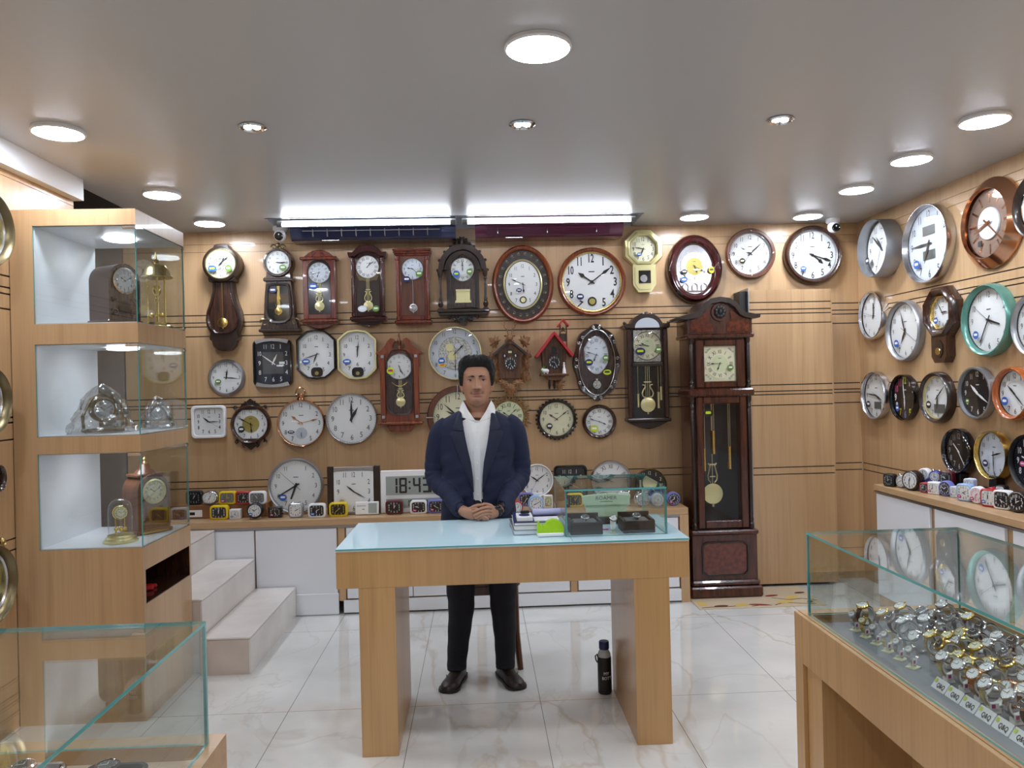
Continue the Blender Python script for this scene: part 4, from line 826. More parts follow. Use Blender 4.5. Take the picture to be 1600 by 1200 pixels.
for s in (-1, 1):
    m = MB(); x = s*w*.86; z0 = zb+.112; L = zh-z0
    m.rev([(.02, 0), (.02, .015), (.012, .02), (.019, .04), (.021, .055), (.012, .075), (.012, .09), (.014, .1), (.011, .2), (.011, .25), (.016, .255), (.012, .27), (.018, .285), (.02, L-.02), (.02, L)] if L > .3 else [(.02, 0), (.02, .01), (.011, .016), (.018, .03), (.02, .045), (.011, .06), (.014, .075), (.01, .09), (.0095, L*.75), (.014, L*.77), (.01, L*.8), (.017, L*.87), (.019, L)], o=(x, -.095, z0), n=14); m.obj('column', 'umber', t)
window(t, sym([(0, zb+.13), (w*.47, zb+.13), (w*.47, zh+.02), (w*.38, zh+.07), (0, zh+.11)]), -.0825, 'walnut', frame='umber', fw=.01)
rdial(t, 0, zh, .088, -.088, 'silver', 'dial', 'ro', None, (12, 0))
m = MB(); m.prism(quad(-.05, .05, zb+.175, zb+.25), -.09, -.0845); m.prism(sym([(0, zb+.16), (.058, zb+.16), (.058, zb+.172), (.04, zb+.19), (0, zb+.185)]), -.098, -.09); m.box(-.052, .052, -.096, -.09, zb+.246, zb+.258); m.obj('pendulum_plate', 'gold_pale', t)
sticker(t, -.045, zh-.035, -.107, .05, .05, 'stk_blue', 'stk_lime'); sticker(t, .052, zh-.02, -.107, .045, .045, 'stk_green')
# 9 gold octagon schoolhouse
P, k = on_wall('B', 1006, 388, .05)
c = clock('pendulum_clock', 'pale gold octagonal clock with small pendulum box, right of the air conditioner', G1, P, 0, 61*k, 61*k, .06, shape='o8', prof='step', fw=.05, frame='gold_pale', dial='dial_cream', num='ar', ns=.03, nr=.78, time=(6, 47), hst='leaf', stk=[(-.35, -.45, .2, .14, 'stk_blue')])
m = MB(); w = 18*k; m.prism([(-w, -.12), (-w, -.27), (-w*.55, -.325), (w*.55, -.325), (w, -.27), (w, -.12)], -.05, 0); m.prism([(-w*.82, -.14), (-w*.82, -.262), (-w*.5, -.305), (w*.5, -.305), (w*.82, -.262), (w*.82, -.14)], -.056, -.05); m.obj('drop_case', 'gold_pale', c)
m = MB(); m.prism([(-.045, -.165), (-.045, -.26), (.045, -.26), (.045, -.165)], -.058, -.0565); m.obj('pendulum_window', 'black_gloss', c)
MB().rev([(.026, -.064), (.029, -.06)], ax='y', o=(-.008, 0, -.225), n=20).obj('pendulum', 'silver', c); m = MB(); m.prism(quad(-.05, .05, -.265, -.16), -.0665, -.066); m.obj('window_glass', 'clock_glass', c)
# 17 tall clock with broken pediment
t, k = case('tall cherry wood clock with broken swan-neck pediment and long glass door', 621, .12)
zt, zb, zh = zpx(519, 621), zpx(674, 621), zpx(573, 621); w = 70*k/2
poly(t, 'case', quad(-w*.8, w*.8, zb+.055, zt-.16), -.085, 0, 'cherry')
for s in (-1, 1):
    o = [(.035, zt-.16), (w*1.02, zt-.16), (w*1.02, zt-.148), (w*.82, zt-.135), (w*.62, zt-.1), (w*.5, zt-.065), (w*.36, zt-.045), (w*.22, zt-.05), (w*.17, zt-.065), (w*.25, zt-.085), (w*.3, zt-.11), (w*.2, zt-.13), (.035, zt-.135)]
    o = o if s > 0 else [(-x, z) for x, z in o[::-1]]
    m = MB(); m.prism(o, -.1, -.02); m.obj('pediment', 'cherry', t)
m = MB(); m.box(-.036, .036, -.09, -.02, zt-.16, zt-.125, 0, .002); m.obj('pediment_block', 'cherry', t)
MB().rev([(.014, -.13), (.016, -.115), (.008, -.1), (.01, -.09), (.016, -.07), (.013, -.05), (.006, -.035), (.008, -.028), (.005, -.015), (.002, 0)], o=(0, -.06, zt), n=14).obj('finial', 'cherry', t)
poly(t, 'header', quad(-w*.9, w*.9, zt-.25, zt-.158), -.095, 0, 'cherry')
for s in (-1, 1):
    m = MB(); m.box(s*w*.74-.02, s*w*.74+.02, -.105, -.08, zb+.07, zt-.16, 0, .005); m.obj('side_stile', 'cherry', t)
    for z in (zt-.19, zb+.095): m = MB(); m.box(s*w*.74-.012, s*w*.74+.012, -.11, -.104, z, z+.024, 0, .002); m.box(s*w*.74-.004, s*w*.74+.004, -.113, -.11, z+.002, z+.022); m.obj('corner_plate', 'silver', t)
m = MB(); m.box(-w*1.0, w*1.0, -.12, 0, zb+.05, zb+.07, 0, .006); m.obj('base_moulding', 'cherry', t)
poly(t, 'bottom_drop', sym([(0, zb), (w*.45, zb), (w*.52, zb+.012), (w*.62, zb+.05), (0, zb+.052)]), -.09, -.005, 'cherry', .006)
m = MB(); m.prism(quad(-w*.7, w*.7, zb+.07, zb+.13), -.1, -.08); m.obj('lower_rail', 'cherry', t)
o = sym([(0, zb+.125), (w*.3, zb+.13), (w*.42, zb+.15), (w*.5, zb+.185), (w*.5, zh-.11), (w*.4, zh-.1), (0, zh-.12)])
window(t, sym([(0, zb+.125), (w*.3, zb+.13), (w*.42, zb+.15), (w*.52, zb+.185), (w*.52, zh+.05), (w*.3, zh+.11), (0, zh+.12)]), -.088, 'walnut', frame='umber', fw=.008)
rdial(t, 0, zh, .095, -.1, 'silver', 'dial', 'ar', .018, (5, 26)); pendulum(t, .005, zh-.1, zb+.215, .034, -.1, 'gold_pale', True)
m = MB(); m.tube([(-.055+.11*i/10, -.1, zh-.115-.028*math.sin(PI*i/10)) for i in range(11)], .0025, n=5); m.obj('chain', 'gold', t)
sticker(t, -.062, zh-.03, -.116, .055, .05, 'stk_lime', 'magenta')
# 22 tall dark case with arch dial
t, k = case('tall dark brown clock with arched moon dial and chime weights, beside the grandfather clock', 1008, .14)
zt, zb = zpx(489, 1008), zpx(670, 1008); w = 70*k/2; zc = zpx(512, 1008)
poly(t, 'case', quad(-w*.92, w*.92, zb+.06, zc), -.1, 0, 'walnut')
poly(t, 'bonnet', sym([(0, zc-.01), (w*.98, zc-.01), (w*1.05, zc+.014), (w*.98, zc+.022), (w*.72, zc+.025), (w*.55, zc+.07), (w*.3, zc+.095), (0, zc+.1)]), -.13, 0, 'umber', .006)
m = MB(); m.ell((0, -.11, zt-.012), (.018, .014, .018)); [scroll(m, s*.028, zt-.022, .016, -.12, s, 1.2, .006) for s in (-1, 1)]; [m.ell((s*w*.98, -.11, zc+.03), (.014, .014, .014)) for s in (-1, 1)]; m.obj('carved_crest', 'umber', t)
for s in (-1, 1):
    m = MB(); m.box(s*w*.82-.016, s*w*.82+.016, -.125, -.1, zb+.08, zc-.01, 0, .006); m.obj('side_stile', 'walnut', t)
m = MB(); m.box(-w*.98, w*.98, -.14, 0, zb+.055, zb+.08, 0, .006); m.obj('base_moulding', 'umber', t)
poly(t, 'bottom_drop', sym([(0, zb), (w*.25, zb+.006), (w*.5, zb+.018), (w*.65, zb+.03), (w*.92, zb+.056), (0, zb+.058)]), -.1, -.005, 'umber', .006)
window(t, quad(-w*.66, w*.66, zb+.085, zc-.03), -.1025, 'black_gloss')
zd = zpx(541, 1008); m = MB(); m.prism(quad(-w*.6, w*.6, zd-.115, zd+.115), -.108, -.105); m.obj('dial_plate', 'filigree', t)
m = MB(); m.prism([(w*.55*math.cos(a), zc-.005+w*.44*math.sin(a)) for a in np.linspace(0, PI, 16)], -.134, -.1305); m.obj('moon_dial', 'dial_grey', t)
rdial(t, 0, zd, .105, -.112, 'silver', 'dial_cream', 'ro', None, (9, 46), inner=(.5, 'dial_green'))
m = MB(); m.box(-w*.68, w*.68, -.125, -.1, zd-.15, zd-.125, 0, .003); m.obj('middle_rail', 'umber', t)
sticker(t, -.055, zd-.04, -.128, .075, .055, 'stk_navy', 'stk_lime'); sticker(t, .08, zd-.03, -.128, .045, .045, 'stk_green')
pendulum(t, -.005, zd-.15, zb+.18, .055, -.115, 'gold_pale', True)
for i, (x, L, l) in enumerate(((-.075, .2, .1), (.075, .19, .12), (.095, .15, .1))):
    m = MB(); m.rev([(.009, -L-l), (.009, -L)], o=(x, -.112, zd-.15), n=12); m.rev([(.0012, -L), (.0012, 0)], o=(x, -.112, zd-.15), n=6); m.obj('chime_weight', 'gold_pale', t)
# 21 oval carved with lower pendulum
P, k = on_wall('B', 933, 566, .06); W, H = 73*k, 118*k
t = thing('pendulum_clock', 'carved dark oval clock with scalloped frame and small hanging pendulum', 'clock', tuple(P), (0, 0, 0), G1)
N = 60; o = [(W/2*math.cos(2*PI*i/N)*(1+.045*math.cos(8*2*PI*i/N)), H/2*math.sin(2*PI*i/N)*(1+.03*math.cos(8*2*PI*i/N))) for i in range(N)]
m = MB(); m.loft([[(x, -y, z) for x, z in scl(o, W, H, i)] for i, y in ((.042, .035), (.034, .045), (.006, .055), (0, .04), (0, 0))], 0, (False, True)); m.obj('frame', 'umber', t)
m = MB(); q = scl(circ(W/2, 40, 0, H/2), W, H, .036); m.tube([(x, -.05, z) for x, z in q], .004, closed=True, n=6)
for a in (90, 270, 0, 180, 40, 140, 220, 320):
    a = math.radians(a)
    for s in (-1, 1): scroll(m, (W/2-.018)*math.cos(a+s*.13), (H/2-.018)*math.sin(a+s*.1), .013, -.058, s, 1.2, .0035, a)
m.obj('silver_scrollwork', 'silver', t)
m = MB(); m.prism(scl(circ(W/2, 40, 0, H/2), W, H, .034), -.022, -.018); m.obj('back_panel', 'walnut', t)
dial_part(t, .175, .27, -.028, 'dial_cool', 'ink_soft', 'ro', .026, .8, x=0, z=.055); hands(t, 6, 48, .1, -.033, 'ink', 0, .055)
m = MB(); m.tube([(.09*math.cos(a), -.029, .055+.138*math.sin(a)) for a in np.linspace(0, 2*PI, 33)[:-1]], .004, closed=True, n=6); m.obj('dial_rim', 'silver', t)
m = MB(); m.prism(circ(.042, 24, 0, None, 0, -.165), -.027, -.0225); m.obj('pendulum_window', 'black_gloss', t); m = MB(); m.prism(circ(.03, 24, 0, None, 0, -.165), -.035, -.03); m.prism(circ(.008, 10, 0, None, 0, -.128), -.035, -.03); m.obj('pendulum', 'filigree', t)
cover(t, scl(circ(W/2, 40, 0, H/2), W, H, .036), W, H, -.044, .01); sticker(t, -.06, -.0, -.054, .06, .05, 'stk_navy', 'stk_lime'); sticker(t, .065, .03, -.056, .045, .045, 'stk_green'); sticker(t, .075, -.075, -.05, .06, .04, 'stk_lime', 'ink')
# cuckoo clocks
def leafm(m, x, z, L, ang, y=-.05, k=1.0):
    """five-lobed carved leaf"""
    pts = [(0, 0), (.16, .1), (.42, -.02), (.36, .2), (.62, .3), (.4, .42), (.5, .66), (.26, .62), (.2, .8), (0, 1), (-.2, .8), (-.26, .62), (-.5, .66), (-.4, .42), (-.62, .3), (-.36, .2), (-.42, -.02), (-.16, .1)]
    a = math.radians(ang); c, s = math.cos(a), math.sin(a); q = [(x+(p*c-r*s)*L*k, z+(p*s+r*c)*L) for p, r in pts]
    cx = sum(p[0] for p in q)/len(q); cz = sum(p[1] for p in q)/len(q); n = len(q)
    vs = [(p[0], y, p[1]) for p in q]+[(p[0], y+.012, p[1]) for p in q]+[(cx, y-.014, cz)]
    m.add(vs, [(i, (i+1) % n, 2*n) for i in range(n)]+[((i+1) % n, i, i+n, (i+1) % n+n) for i in range(n)]+[tuple(range(2*n-1, n-1, -1))])
P, k = on_wall('B', 797, 565, .1)
t = thing('cuckoo_clock', 'brown carved cuckoo clock with leaves and a deer head on top', 'clock', tuple(P), (0, 0, 0), 'cuckoo clocks on the back wall')
poly(t, 'house', [(-.085, -.13), (.085, -.13), (.1, .06), (0, .15), (-.1, .06)], -.12, 0, 'carved_wood')
m = MB()
for s in (-1, 1): m.add([(0, -.15, .175), (s*.145, -.15, .06), (s*.145, -.01, .06), (0, -.01, .175), (0, -.15, .155), (s*.14, -.15, .042), (s*.14, -.01, .042), (0, -.01, .155)], [(0, 1, 2, 3), (7, 6, 5, 4), (0, 4, 5, 1), (1, 5, 6, 2), (3, 2, 6, 7)])
m.obj('roof', 'umber', t)
for x, z, L, a in ((-.115, .14, .095, 60), (.115, .14, .095, -60), (-.14, .06, .08, 110), (.14, .06, .08, -110), (-.12, -.03, .09, 95), (.12, -.03, .09, -95), (-.11, -.1, .1, 120), (.11, -.1, .1, -120), (-.06, -.14, .08, 160), (.06, -.14, .08, 200), (0, -.17, .11, 180), (0, -.04, .05, 180)):
    m = MB(); leafm(m, x*.8, z, L, a, -.115 if abs(x) < .1 else -.09); m.obj('carved_leaf', 'leaf_wood', t)
m = MB(); m.ell((0, -.14, .185), (.028, .03, .03)); m.ell((0, -.17, .172), (.015, .025, .014)); m.ell((-.03, -.135, .2), (.018, .006, .008)); m.ell((.03, -.135, .2), (.018, .006, .008)); m.ell((0, -.12, .16), (.04, .03, .03)); m.obj('deer_head', 'leaf_wood', t)
for s in (-1, 1):
    m = MB(); m.tube([(s*.012, -.14, .205), (s*.02, -.14, .24), (s*.045, -.14, .27), (s*.04, -.14, .31), (s*.05, -.14, .34)], [.004, .004, .0035, .003, .001], n=6)
    m.tube([(s*.022, -.14, .245), (s*.02, -.145, .275)], [.003, .001], n=6); m.tube([(s*.045, -.14, .275), (s*.065, -.145, .3)], [.003, .001], n=6); m.obj('antler', 'leaf_wood', t)
m = MB(); m.rev([(.056, -.135), (.058, -.12)], ax='y', o=(0, 0, -.015), n=28); m.obj('dial_surround', 'carved_wood', t)
dial_part(t, .098, .098, -.139, 'dial_black', 'white', 'ar', .015, .78, x=0, z=-.015, bold=.02); hands(t, 7, 26, .044, -.143, 'white', 0, -.015)
m = MB(); m.prism([(-.024, .06), (.024, .06), (.024, .085), (.012, .1), (-.012, .1), (-.024, .085)], -.1245, -.121); m.obj('cuckoo_door', 'umber', t); m = MB(); m.box(-.014, .014, -.127, -.1245, .066, .082); m.obj('cuckoo', 'gold_pale', t)
for s in (-1, 1): m = MB(); m.prism(circ(.018, 16, 0, None, s*.045, .045), -.1245, -.1205); m.obj('side_window', 'black', t); m = MB(); m.ell((s*.045, -.127, .045), (.006, .005, .011)); m.obj('figurine', 'white', t)
for s in (-1, 1): m = MB(); m.ell((s*.035, -.06, -.2), (.012, .012, .05)); m.rev([(.001, -.16), (.001, -.12)], o=(s*.035, -.06, 0), n=5); m.obj('pine_cone_weight', 'black', t)
t.scale = (.88, 1, .93)
P, k = on_wall('B', 866, 562, .1)
t = thing('cuckoo_clock', 'chalet cuckoo clock with red gabled roof and bell tower', 'clock', tuple(P), (0, 0, 0), 'cuckoo clocks on the back wall')
poly(t, 'house', [(-.09, -.11), (.09, -.11), (.1, .06), (0, .19), (-.1, .06)], -.1, 0, 'carved_wood')
m = MB()
for x in (-.07, -.045, .045, .07): m.box(x-.004, x+.004, -.106, -.1, -.08, .08)
m.obj('timber_framing', 'walnut', t)
for s in (-1, 1):
    m = MB(); m.add([(0, -.16, .215), (s*.155, -.16, .03), (s*.155, -.0, .03), (0, -.0, .215), (0, -.16, .19), (s*.14, -.16, .018), (s*.14, -.0, .018), (0, -.0, .19)], [(0, 1, 2, 3), (7, 6, 5, 4), (0, 4, 5, 1), (1, 5, 6, 2), (3, 2, 6, 7), (0, 3, 7, 4)]); m.obj('roof', 'red', t)
m = MB(); m.box(.05, .058, -.1, -.05, .1, .27); m.box(.102, .11, -.1, -.05, .08, .27); m.box(.05, .11, -.09, -.05, .14, .2); m.obj('bell_tower', 'walnut', t)
m = MB()
for s in (-1, 1): m.add([(.08, -.115, .315), (.08+s*.048, -.115, .26), (.08+s*.048, -.04, .26), (.08, -.04, .315), (.08, -.115, .3), (.08+s*.04, -.115, .252), (.08+s*.04, -.04, .252), (.08, -.04, .3)], [(0, 1, 2, 3), (7, 6, 5, 4), (0, 4, 5, 1), (1, 5, 6, 2), (3, 2, 6, 7)])
m.obj('tower_roof', 'red', t); m = MB(); m.rev([(.018, .215), (.012, .225), (.009, .24), (.003, .25)], o=(.08, -.075, 0), n=12); m.obj('bell', 'brass', t)
dial_part(t, .1, .1, -.108, 'dial_black', 'white', 'ar', .016, .78, x=0, z=-.02, bold=.02); hands(t, 9, 25, .044, -.114, 'white', 0, -.02)
m = MB(); m.prism([(-.022, .045), (.022, .045), (.022, .085), (.01, .1), (-.01, .1), (-.022, .085)], -.1045, -.1); m.obj('cuckoo_door', 'black', t)
m = MB(); m.box(-.04, .04, -.12, -.1, .03, .038); [m.box(x-.002, x+.002, -.12, -.117, .038, .055) for x in np.linspace(-.038, .038, 7)]; m.obj('balcony', 'walnut', t)
m = MB(); m.box(-.115, .115, -.15, 0, -.125, -.108, 0, .004); m.prism(sym([(0, -.16), (.05, -.155), (.09, -.125), (0, -.124)]), -.12, -.02); m.obj('base_platform', 'carved_wood', t)
m = MB(); m.ell((-.075, -.13, -.085), (.028, .016, .017)); m.ell((-.1, -.13, -.075), (.012, .01, .011)); [m.tube([(x, -.13, -.09), (x, -.13, -.108)], .004, n=6) for x in (-.09, -.083, -.064, -.058)]; m.obj('figurine', 'white', t)
m = MB(); m.ell((.075, -.13, -.03), (.008, .008, .009)); m.rev([(.016, -.108), (.012, -.075), (.008, -.06), (.01, -.042), (.004, -.038)], o=(.075, -.13, 0), n=12); m.obj('figurine', 'white', t)
m = MB(); m.rev([(.028, -.1), (.022, -.07), (.012, -.05), (.002, -.035)], o=(-.085, -.09, .0), n=10); m.obj('tree', 'stk_green', t)
for s in (-1, 1): m = MB(); m.ell((s*.02-.02, -.06, -.19), (.011, .011, .04)); m.rev([(.001, -.15), (.001, -.12)], o=(s*.02-.02, -.06, 0), n=5); m.obj('pine_cone_weight', 'black', t)
m = MB(); leafm(m, .03, -.15, .1, 195, -.06); m.obj('carved_leaf', 'leaf_wood', t); t.scale = (.9, 1, .95)
# ---------------------------------------------------------------- grandfather clock
t = thing('grandfather_clock', 'tall mahogany grandfather clock with brass pendulum on the floor mat', 'clock', (1.695, 5.60, .008), (0, 0, 0))
w = .255; D = .29; wd_ = 'walnut_red'; noisy(wd_, (84, 42, 28), (56, 26, 18), (50, 50, 5), .25, .4)
m = MB(); m.box(-w*1.03, w*1.03, -D-.04, 0, 0, .075, 0, .01); m.box(-w*.98, w*.98, -D-.025, 0, .075, .115, 0, .012); m.obj('plinth', wd_, t)
m = MB(); m.box(-w*.93, w*.93, -D, 0, .115, .43); m.obj('base_box', wd_, t)
m = MB(); m.box(-w*.97, w*.97, -D-.02, 0, .43, .465, 0, .01); m.obj('waist_moulding', wd_, t)
o = [(-.17, .17), (-.14, .145), (.14, .145), (.17, .17), (.17, .36), (.14, .385), (-.14, .385), (-.17, .36)]
m = MB(); m.loft([[(x, -D-.001, z) for x, z in o], [(x*1.0, -D-.012, z) for x, z in o], [(x*.95, -D-.014, (z-.265)*.93+.265) for x, z in o], [(x*.92, -D-.004, (z-.265)*.9+.265) for x, z in o]][::-1], 0, (False, False)); m.obj('panel_moulding', 'umber', t)
m = MB(); m.prism([(x*.92, (z-.265)*.9+.265) for x, z in o], -D-.0035, -D-.0005); m.obj('burl_panel', 'burl', t)
# trunk: sides, back, door
m = MB(); m.box(-w*.86, -w*.78, -D+.03, 0, .465, 1.42); m.box(w*.78, w*.86, -D+.03, 0, .465, 1.42); m.obj('side_wall', wd_, t)
m = MB(); m.box(-w*.78, w*.78, -.02, 0, .465, 1.42); m.obj('back_panel', 'grey_back', t) if 'grey_back' in MT else (mat('grey_back', (62, 58, 58), .5), m.obj('back_panel', 'grey_back', t))
m = MB(); a, b, z0, z1 = .185, .135, .475, 1.40
m.box(-a, -b, -D+.0, -D+.035, z0, z1, 0, .006); m.box(b, a, -D+.0, -D+.035, z0, z1, 0, .006); m.box(-b, b, -D, -D+.034, z0, z0+.055, 0, .006); m.box(-b, b, -D, -D+.034, z1-.05, z1, 0, .006); m.obj('trunk_door', wd_, t)
m = MB(); m.ngon(quad(-b, b, z0+.055, z1-.05), -D+.018); m.obj('door_glass', 'clock_glass', t)
for s in (-1, 1):
    m = MB(); x = s*.208; m.rev([(.02, .47), (.02, .5), (.012, .51), (.018, .53), (.012, .55), (.0155, .56), (.0155, 1.30), (.012, 1.31), (.019, 1.33), (.012, 1.35), (.02, 1.37), (.02, 1.40)], o=(x, -D+.025, 0), n=14); m.obj('column', 'umber', t)
    m = MB(); m.rev([(.02, 1.455), (.02, 1.475), (.012, 1.485), (.018, 1.5), (.012, 1.515), (.0155, 1.53), (.0155, 1.76), (.012, 1.77), (.019, 1.785), (.02, 1.81)], o=(x, -D+.02, 0), n=14); m.obj('column', 'umber', t)
m = MB(); m.box(-w*.95, w*.95, -D-.015, 0, 1.40, 1.455, 0, .012); m.obj('middle_moulding', wd_, t)
m = MB(); m.box(-w*.86, w*.86, -D+.03, 0, 1.455, 1.84); m.obj('hood_box', wd_, t)
m = MB(); a, b, z0, z1 = .18, .118, 1.462, 1.80
m.box(-a, -b, -D-.002, -D+.03, z0, z1, 0, .006); m.box(b, a, -D-.002, -D+.03, z0, z1, 0, .006); m.box(-b, b, -D-.002, -D+.03, z0, z0+.045, 0, .006); m.box(-b, b, -D-.002, -D+.03, z1-.045, z1, 0, .006); m.obj('hood_door', wd_, t)
zd = (z0+z1)/2; m = MB(); m.prism(quad(-b, b, z0+.045, z1-.045), -D+.022, -D+.028); m.obj('dial_plate', 'dial_cream', t)
m = MB()
for sx in (-1, 1):
    for sz in (-1, 1):
        for q in range(3): scroll(m, sx*(b-.02-.012*q), zd+sz*(.105-.012*(2-q)), .008, -D+.021, sx, 1.2, .002, q)
m.obj('corner_spandrel', 'silver_matt', t)
dial_part(t, .215, .215, -D+.019, 'dial_cream', 'ink', 'ro', .026, .78, x=0, z=zd, inner=(.55, 'dial_green')); hands(t, 6, 45, .095, -D+.014, 'ink', 0, zd)
sticker(t, .075, zd-.03, -D+.006, .045, .04, 'stk_green'); m = MB(); m.ngon(quad(-b, b, z0+.045, z1-.045), -D+.008); m.obj('dial_glass', 'clock_glass', t)
# hood top
m = MB(); m.box(-w*.97, w*.97, -D-.02, 0, 1.81, 1.84, 0, .008); m.obj('frieze_moulding', wd_, t)
bon = sym([(0, 1.84), (w*.93, 1.84), (w*.93, 1.945), (w*.6, 1.96), (w*.42, 2.02), (w*.22, 2.055), (0, 2.065)])
m = MB(); m.prism(bon, -D, 0); m.obj('bonnet', wd_, t)
top = [(w*1.12, 1.945), (w*1.14, 1.965), (w*.95, 1.975), (w*.72, 1.985), (w*.6, 2.005), (w*.48, 2.05), (w*.28, 2.085), (0, 2.095)]; bot = [(0, 2.06), (w*.25, 2.05), (w*.42, 2.02), (w*.55, 1.97), (w*.7, 1.95), (w*.95, 1.94)]
o = bot+top; o2 = [(-x, z) for x, z in reversed(o)]; 
for q in (o, o2): m = MB(); m.prism(q, -D-.035, 0); m.obj('bonnet_cornice', 'umber', t)
for s in (-1, 1):
    q = [(s*.05, 1.855), (s*w*.84, 1.855), (s*w*.84, 1.935), (s*w*.62, 1.945), (s*w*.45, 1.985), (s*w*.3, 2.0), (s*.085, 1.93), (s*.05, 1.9)]
    m = MB(); m.prism(q if s > 0 else q[::-1], -D-.006, -D+.001); m.obj('burl_panel', 'burl', t)
m = MB(); m.rev([(.062, -D-.012), (.066, -D)], ax='y', o=(0, 0, 1.99), n=28); m.obj('rosette_ring', wd_, t)
m = MB()
for j in range(9): m.ell((.03*math.cos(j*.7), -D-.018, 1.99+.03*math.sin(j*.7)), (.014, .008, .018), n=8, k=5)
m.ell((0, -D-.02, 1.99), (.02, .012, .024)); m.obj('carved_rosette', 'black', t)
# brass works behind the trunk glass
pendulum(t, -.035, 1.35, .70, .074, -.15, 'gold_pale', False)
m = MB(); [m.tube([(-.035+s*.035*q, -.153, .78+k_) for q, k_ in ((.4, 0), (.9, .02), (1, .05), (.7, .09), (.5, .12), (.9, .14))], .005, n=6) for s in (-1, 1)]; m.box(-.06, -.01, -.156, -.15, .905, .915); m.box(-.055, -.015, -.156, -.15, .82, .827); m.obj('lyre', 'gold_pale', t)
for x, z, l, r in ((-.105, .87, .16, .014), (-.035, .99, .165, .019), (.085, .88, .16, .019)):
    m = MB(); m.rev([(r, z), (r, z+l)], o=(x, -.19, 0), n=18); m.obj('weight', 'gold', t)
    m = MB(); [m.box(x+q-.0012, x+q+.0012, -.191, -.189, z+l, 1.38) for q in (-.006, .006)]; m.obj('cable', 'gold_pale', t)
sticker(t, -.095, 1.285, -D+.012, .065, .06, 'stk_dark', 'stk_lime')

t.scale = (.965, 1, 1)
# ================================================================ clocks standing on the two counters
ZB_, ZR_ = .651, .811
def stand(px, top, bot, z):
    P = hit(px, bot, 2, z); k = depth(P)/FPX; return P, k, (bot-top)*k
G2 = 'larger clocks leaning on the back counter'
def lean(label, px, top, bot, asp=1, d=.04, Ymin=None, rz=0, z=ZB_, group=G2, **kw):
    P, k, h = stand(px, top, bot, z)
    if Ymin and P[1] < Ymin:
        kk = (Ymin-0)/P[1]; Q = hit(px, (top+bot)/2, 1, Ymin); k = depth(Q)/FPX; h = (Q[2]-z)*2; P = np.array([Q[0], Ymin, z])
    up = 0
    if P[1] > 5.6:
        Q = hit(px, (top+bot)/2, 1, 5.58); h = (bot-top)*depth(Q)/FPX; up = Q[2]-h/2-z; P = np.array([Q[0], 5.58, z+up])
    z = P[2]
    if 'fw' in kw: kw['fw'] *= h/2
    if 'ns' in kw: kw['ns'] *= h
    t = clock('desk_clock' if 'name' not in kw else kw.pop('name'), label, group, (P[0], P[1], z+h/2+.001), rz, h*asp, h, d, tilt=-.06, **kw)
    m = MB(); m.box(-.035, .035, -.03, .04, -h/2-.0005-up, -h/2+.03, 0, .003); m.obj('foot', kw['frame'] if up > .01 else 'black', t); return t, h
t, h = lean('large round silver clock standing on the back counter behind the small alarm clocks', 463, 715, 803, Ymin=5.5, fw=.1, frame='silver_matt', num='ar', ns=.08, nr=.8, numm='ink_soft', time=(6, 40), sec=52, hst='bar', hw=1.3, skip=(12,), stk=[(-.5, -.45, .15, .13, 'stk_blue')])
# square with brown side bars
P = hit(554, 803, 2, ZB_); P[1] = 5.42; k = 5.4/FPX; w, h = 82*k, 74*k
P = hit(554, 770, 1, 5.42)
t = thing('desk_clock', 'square cream clock with dark brown side bars on the back counter', 'clock', (P[0], 5.42, ZB_), (-.05, 0, 0), G2)
m = MB(); m.box(-w*.38, w*.38, -.04, 0, 0, h*.98, 0, .003); m.obj('body', 'silver_matt', t)
for s in (-1, 1): m = MB(); m.box(s*w*.44-.02, s*w*.44+.02, -.045, .0, 0, h, 0, .004); m.obj('side_bar', 'umber', t)
m = MB(); m.prism([(-w*.37, h*.88), (-w*.2, h*.92), (0, h*.935), (w*.2, h*.92), (w*.37, h*.88), (w*.37, h*.975), (-w*.37, h*.975)], -.048, -.041); m.obj('top_bridge', 'silver', t)
dial_part(t, w*.74, h*.9, -.044, 'dial', 'ink', 'ar', .035, .78, 'box', 0, 0, h*.47, pts=[(x, z) for x, z in rrect(w*.74, h*.84, .004, 1)], tick=False, skip=(7, 8), sx=.7); hands(t, 10, 20, .12, -.05, 'ink', 0, h*.47, style='leaf')
MB().rev([(.018, -.056), (.02, -.048)], ax='y', o=(-w*.22, 0, h*.26), n=18).obj('knob_disc', 'chrome', t)
cover(t, rrect(w*.74, h*.84, .004, 1, 0, h*.47), 1, 1, -.055, .001, cx=0, cz=h*.47)
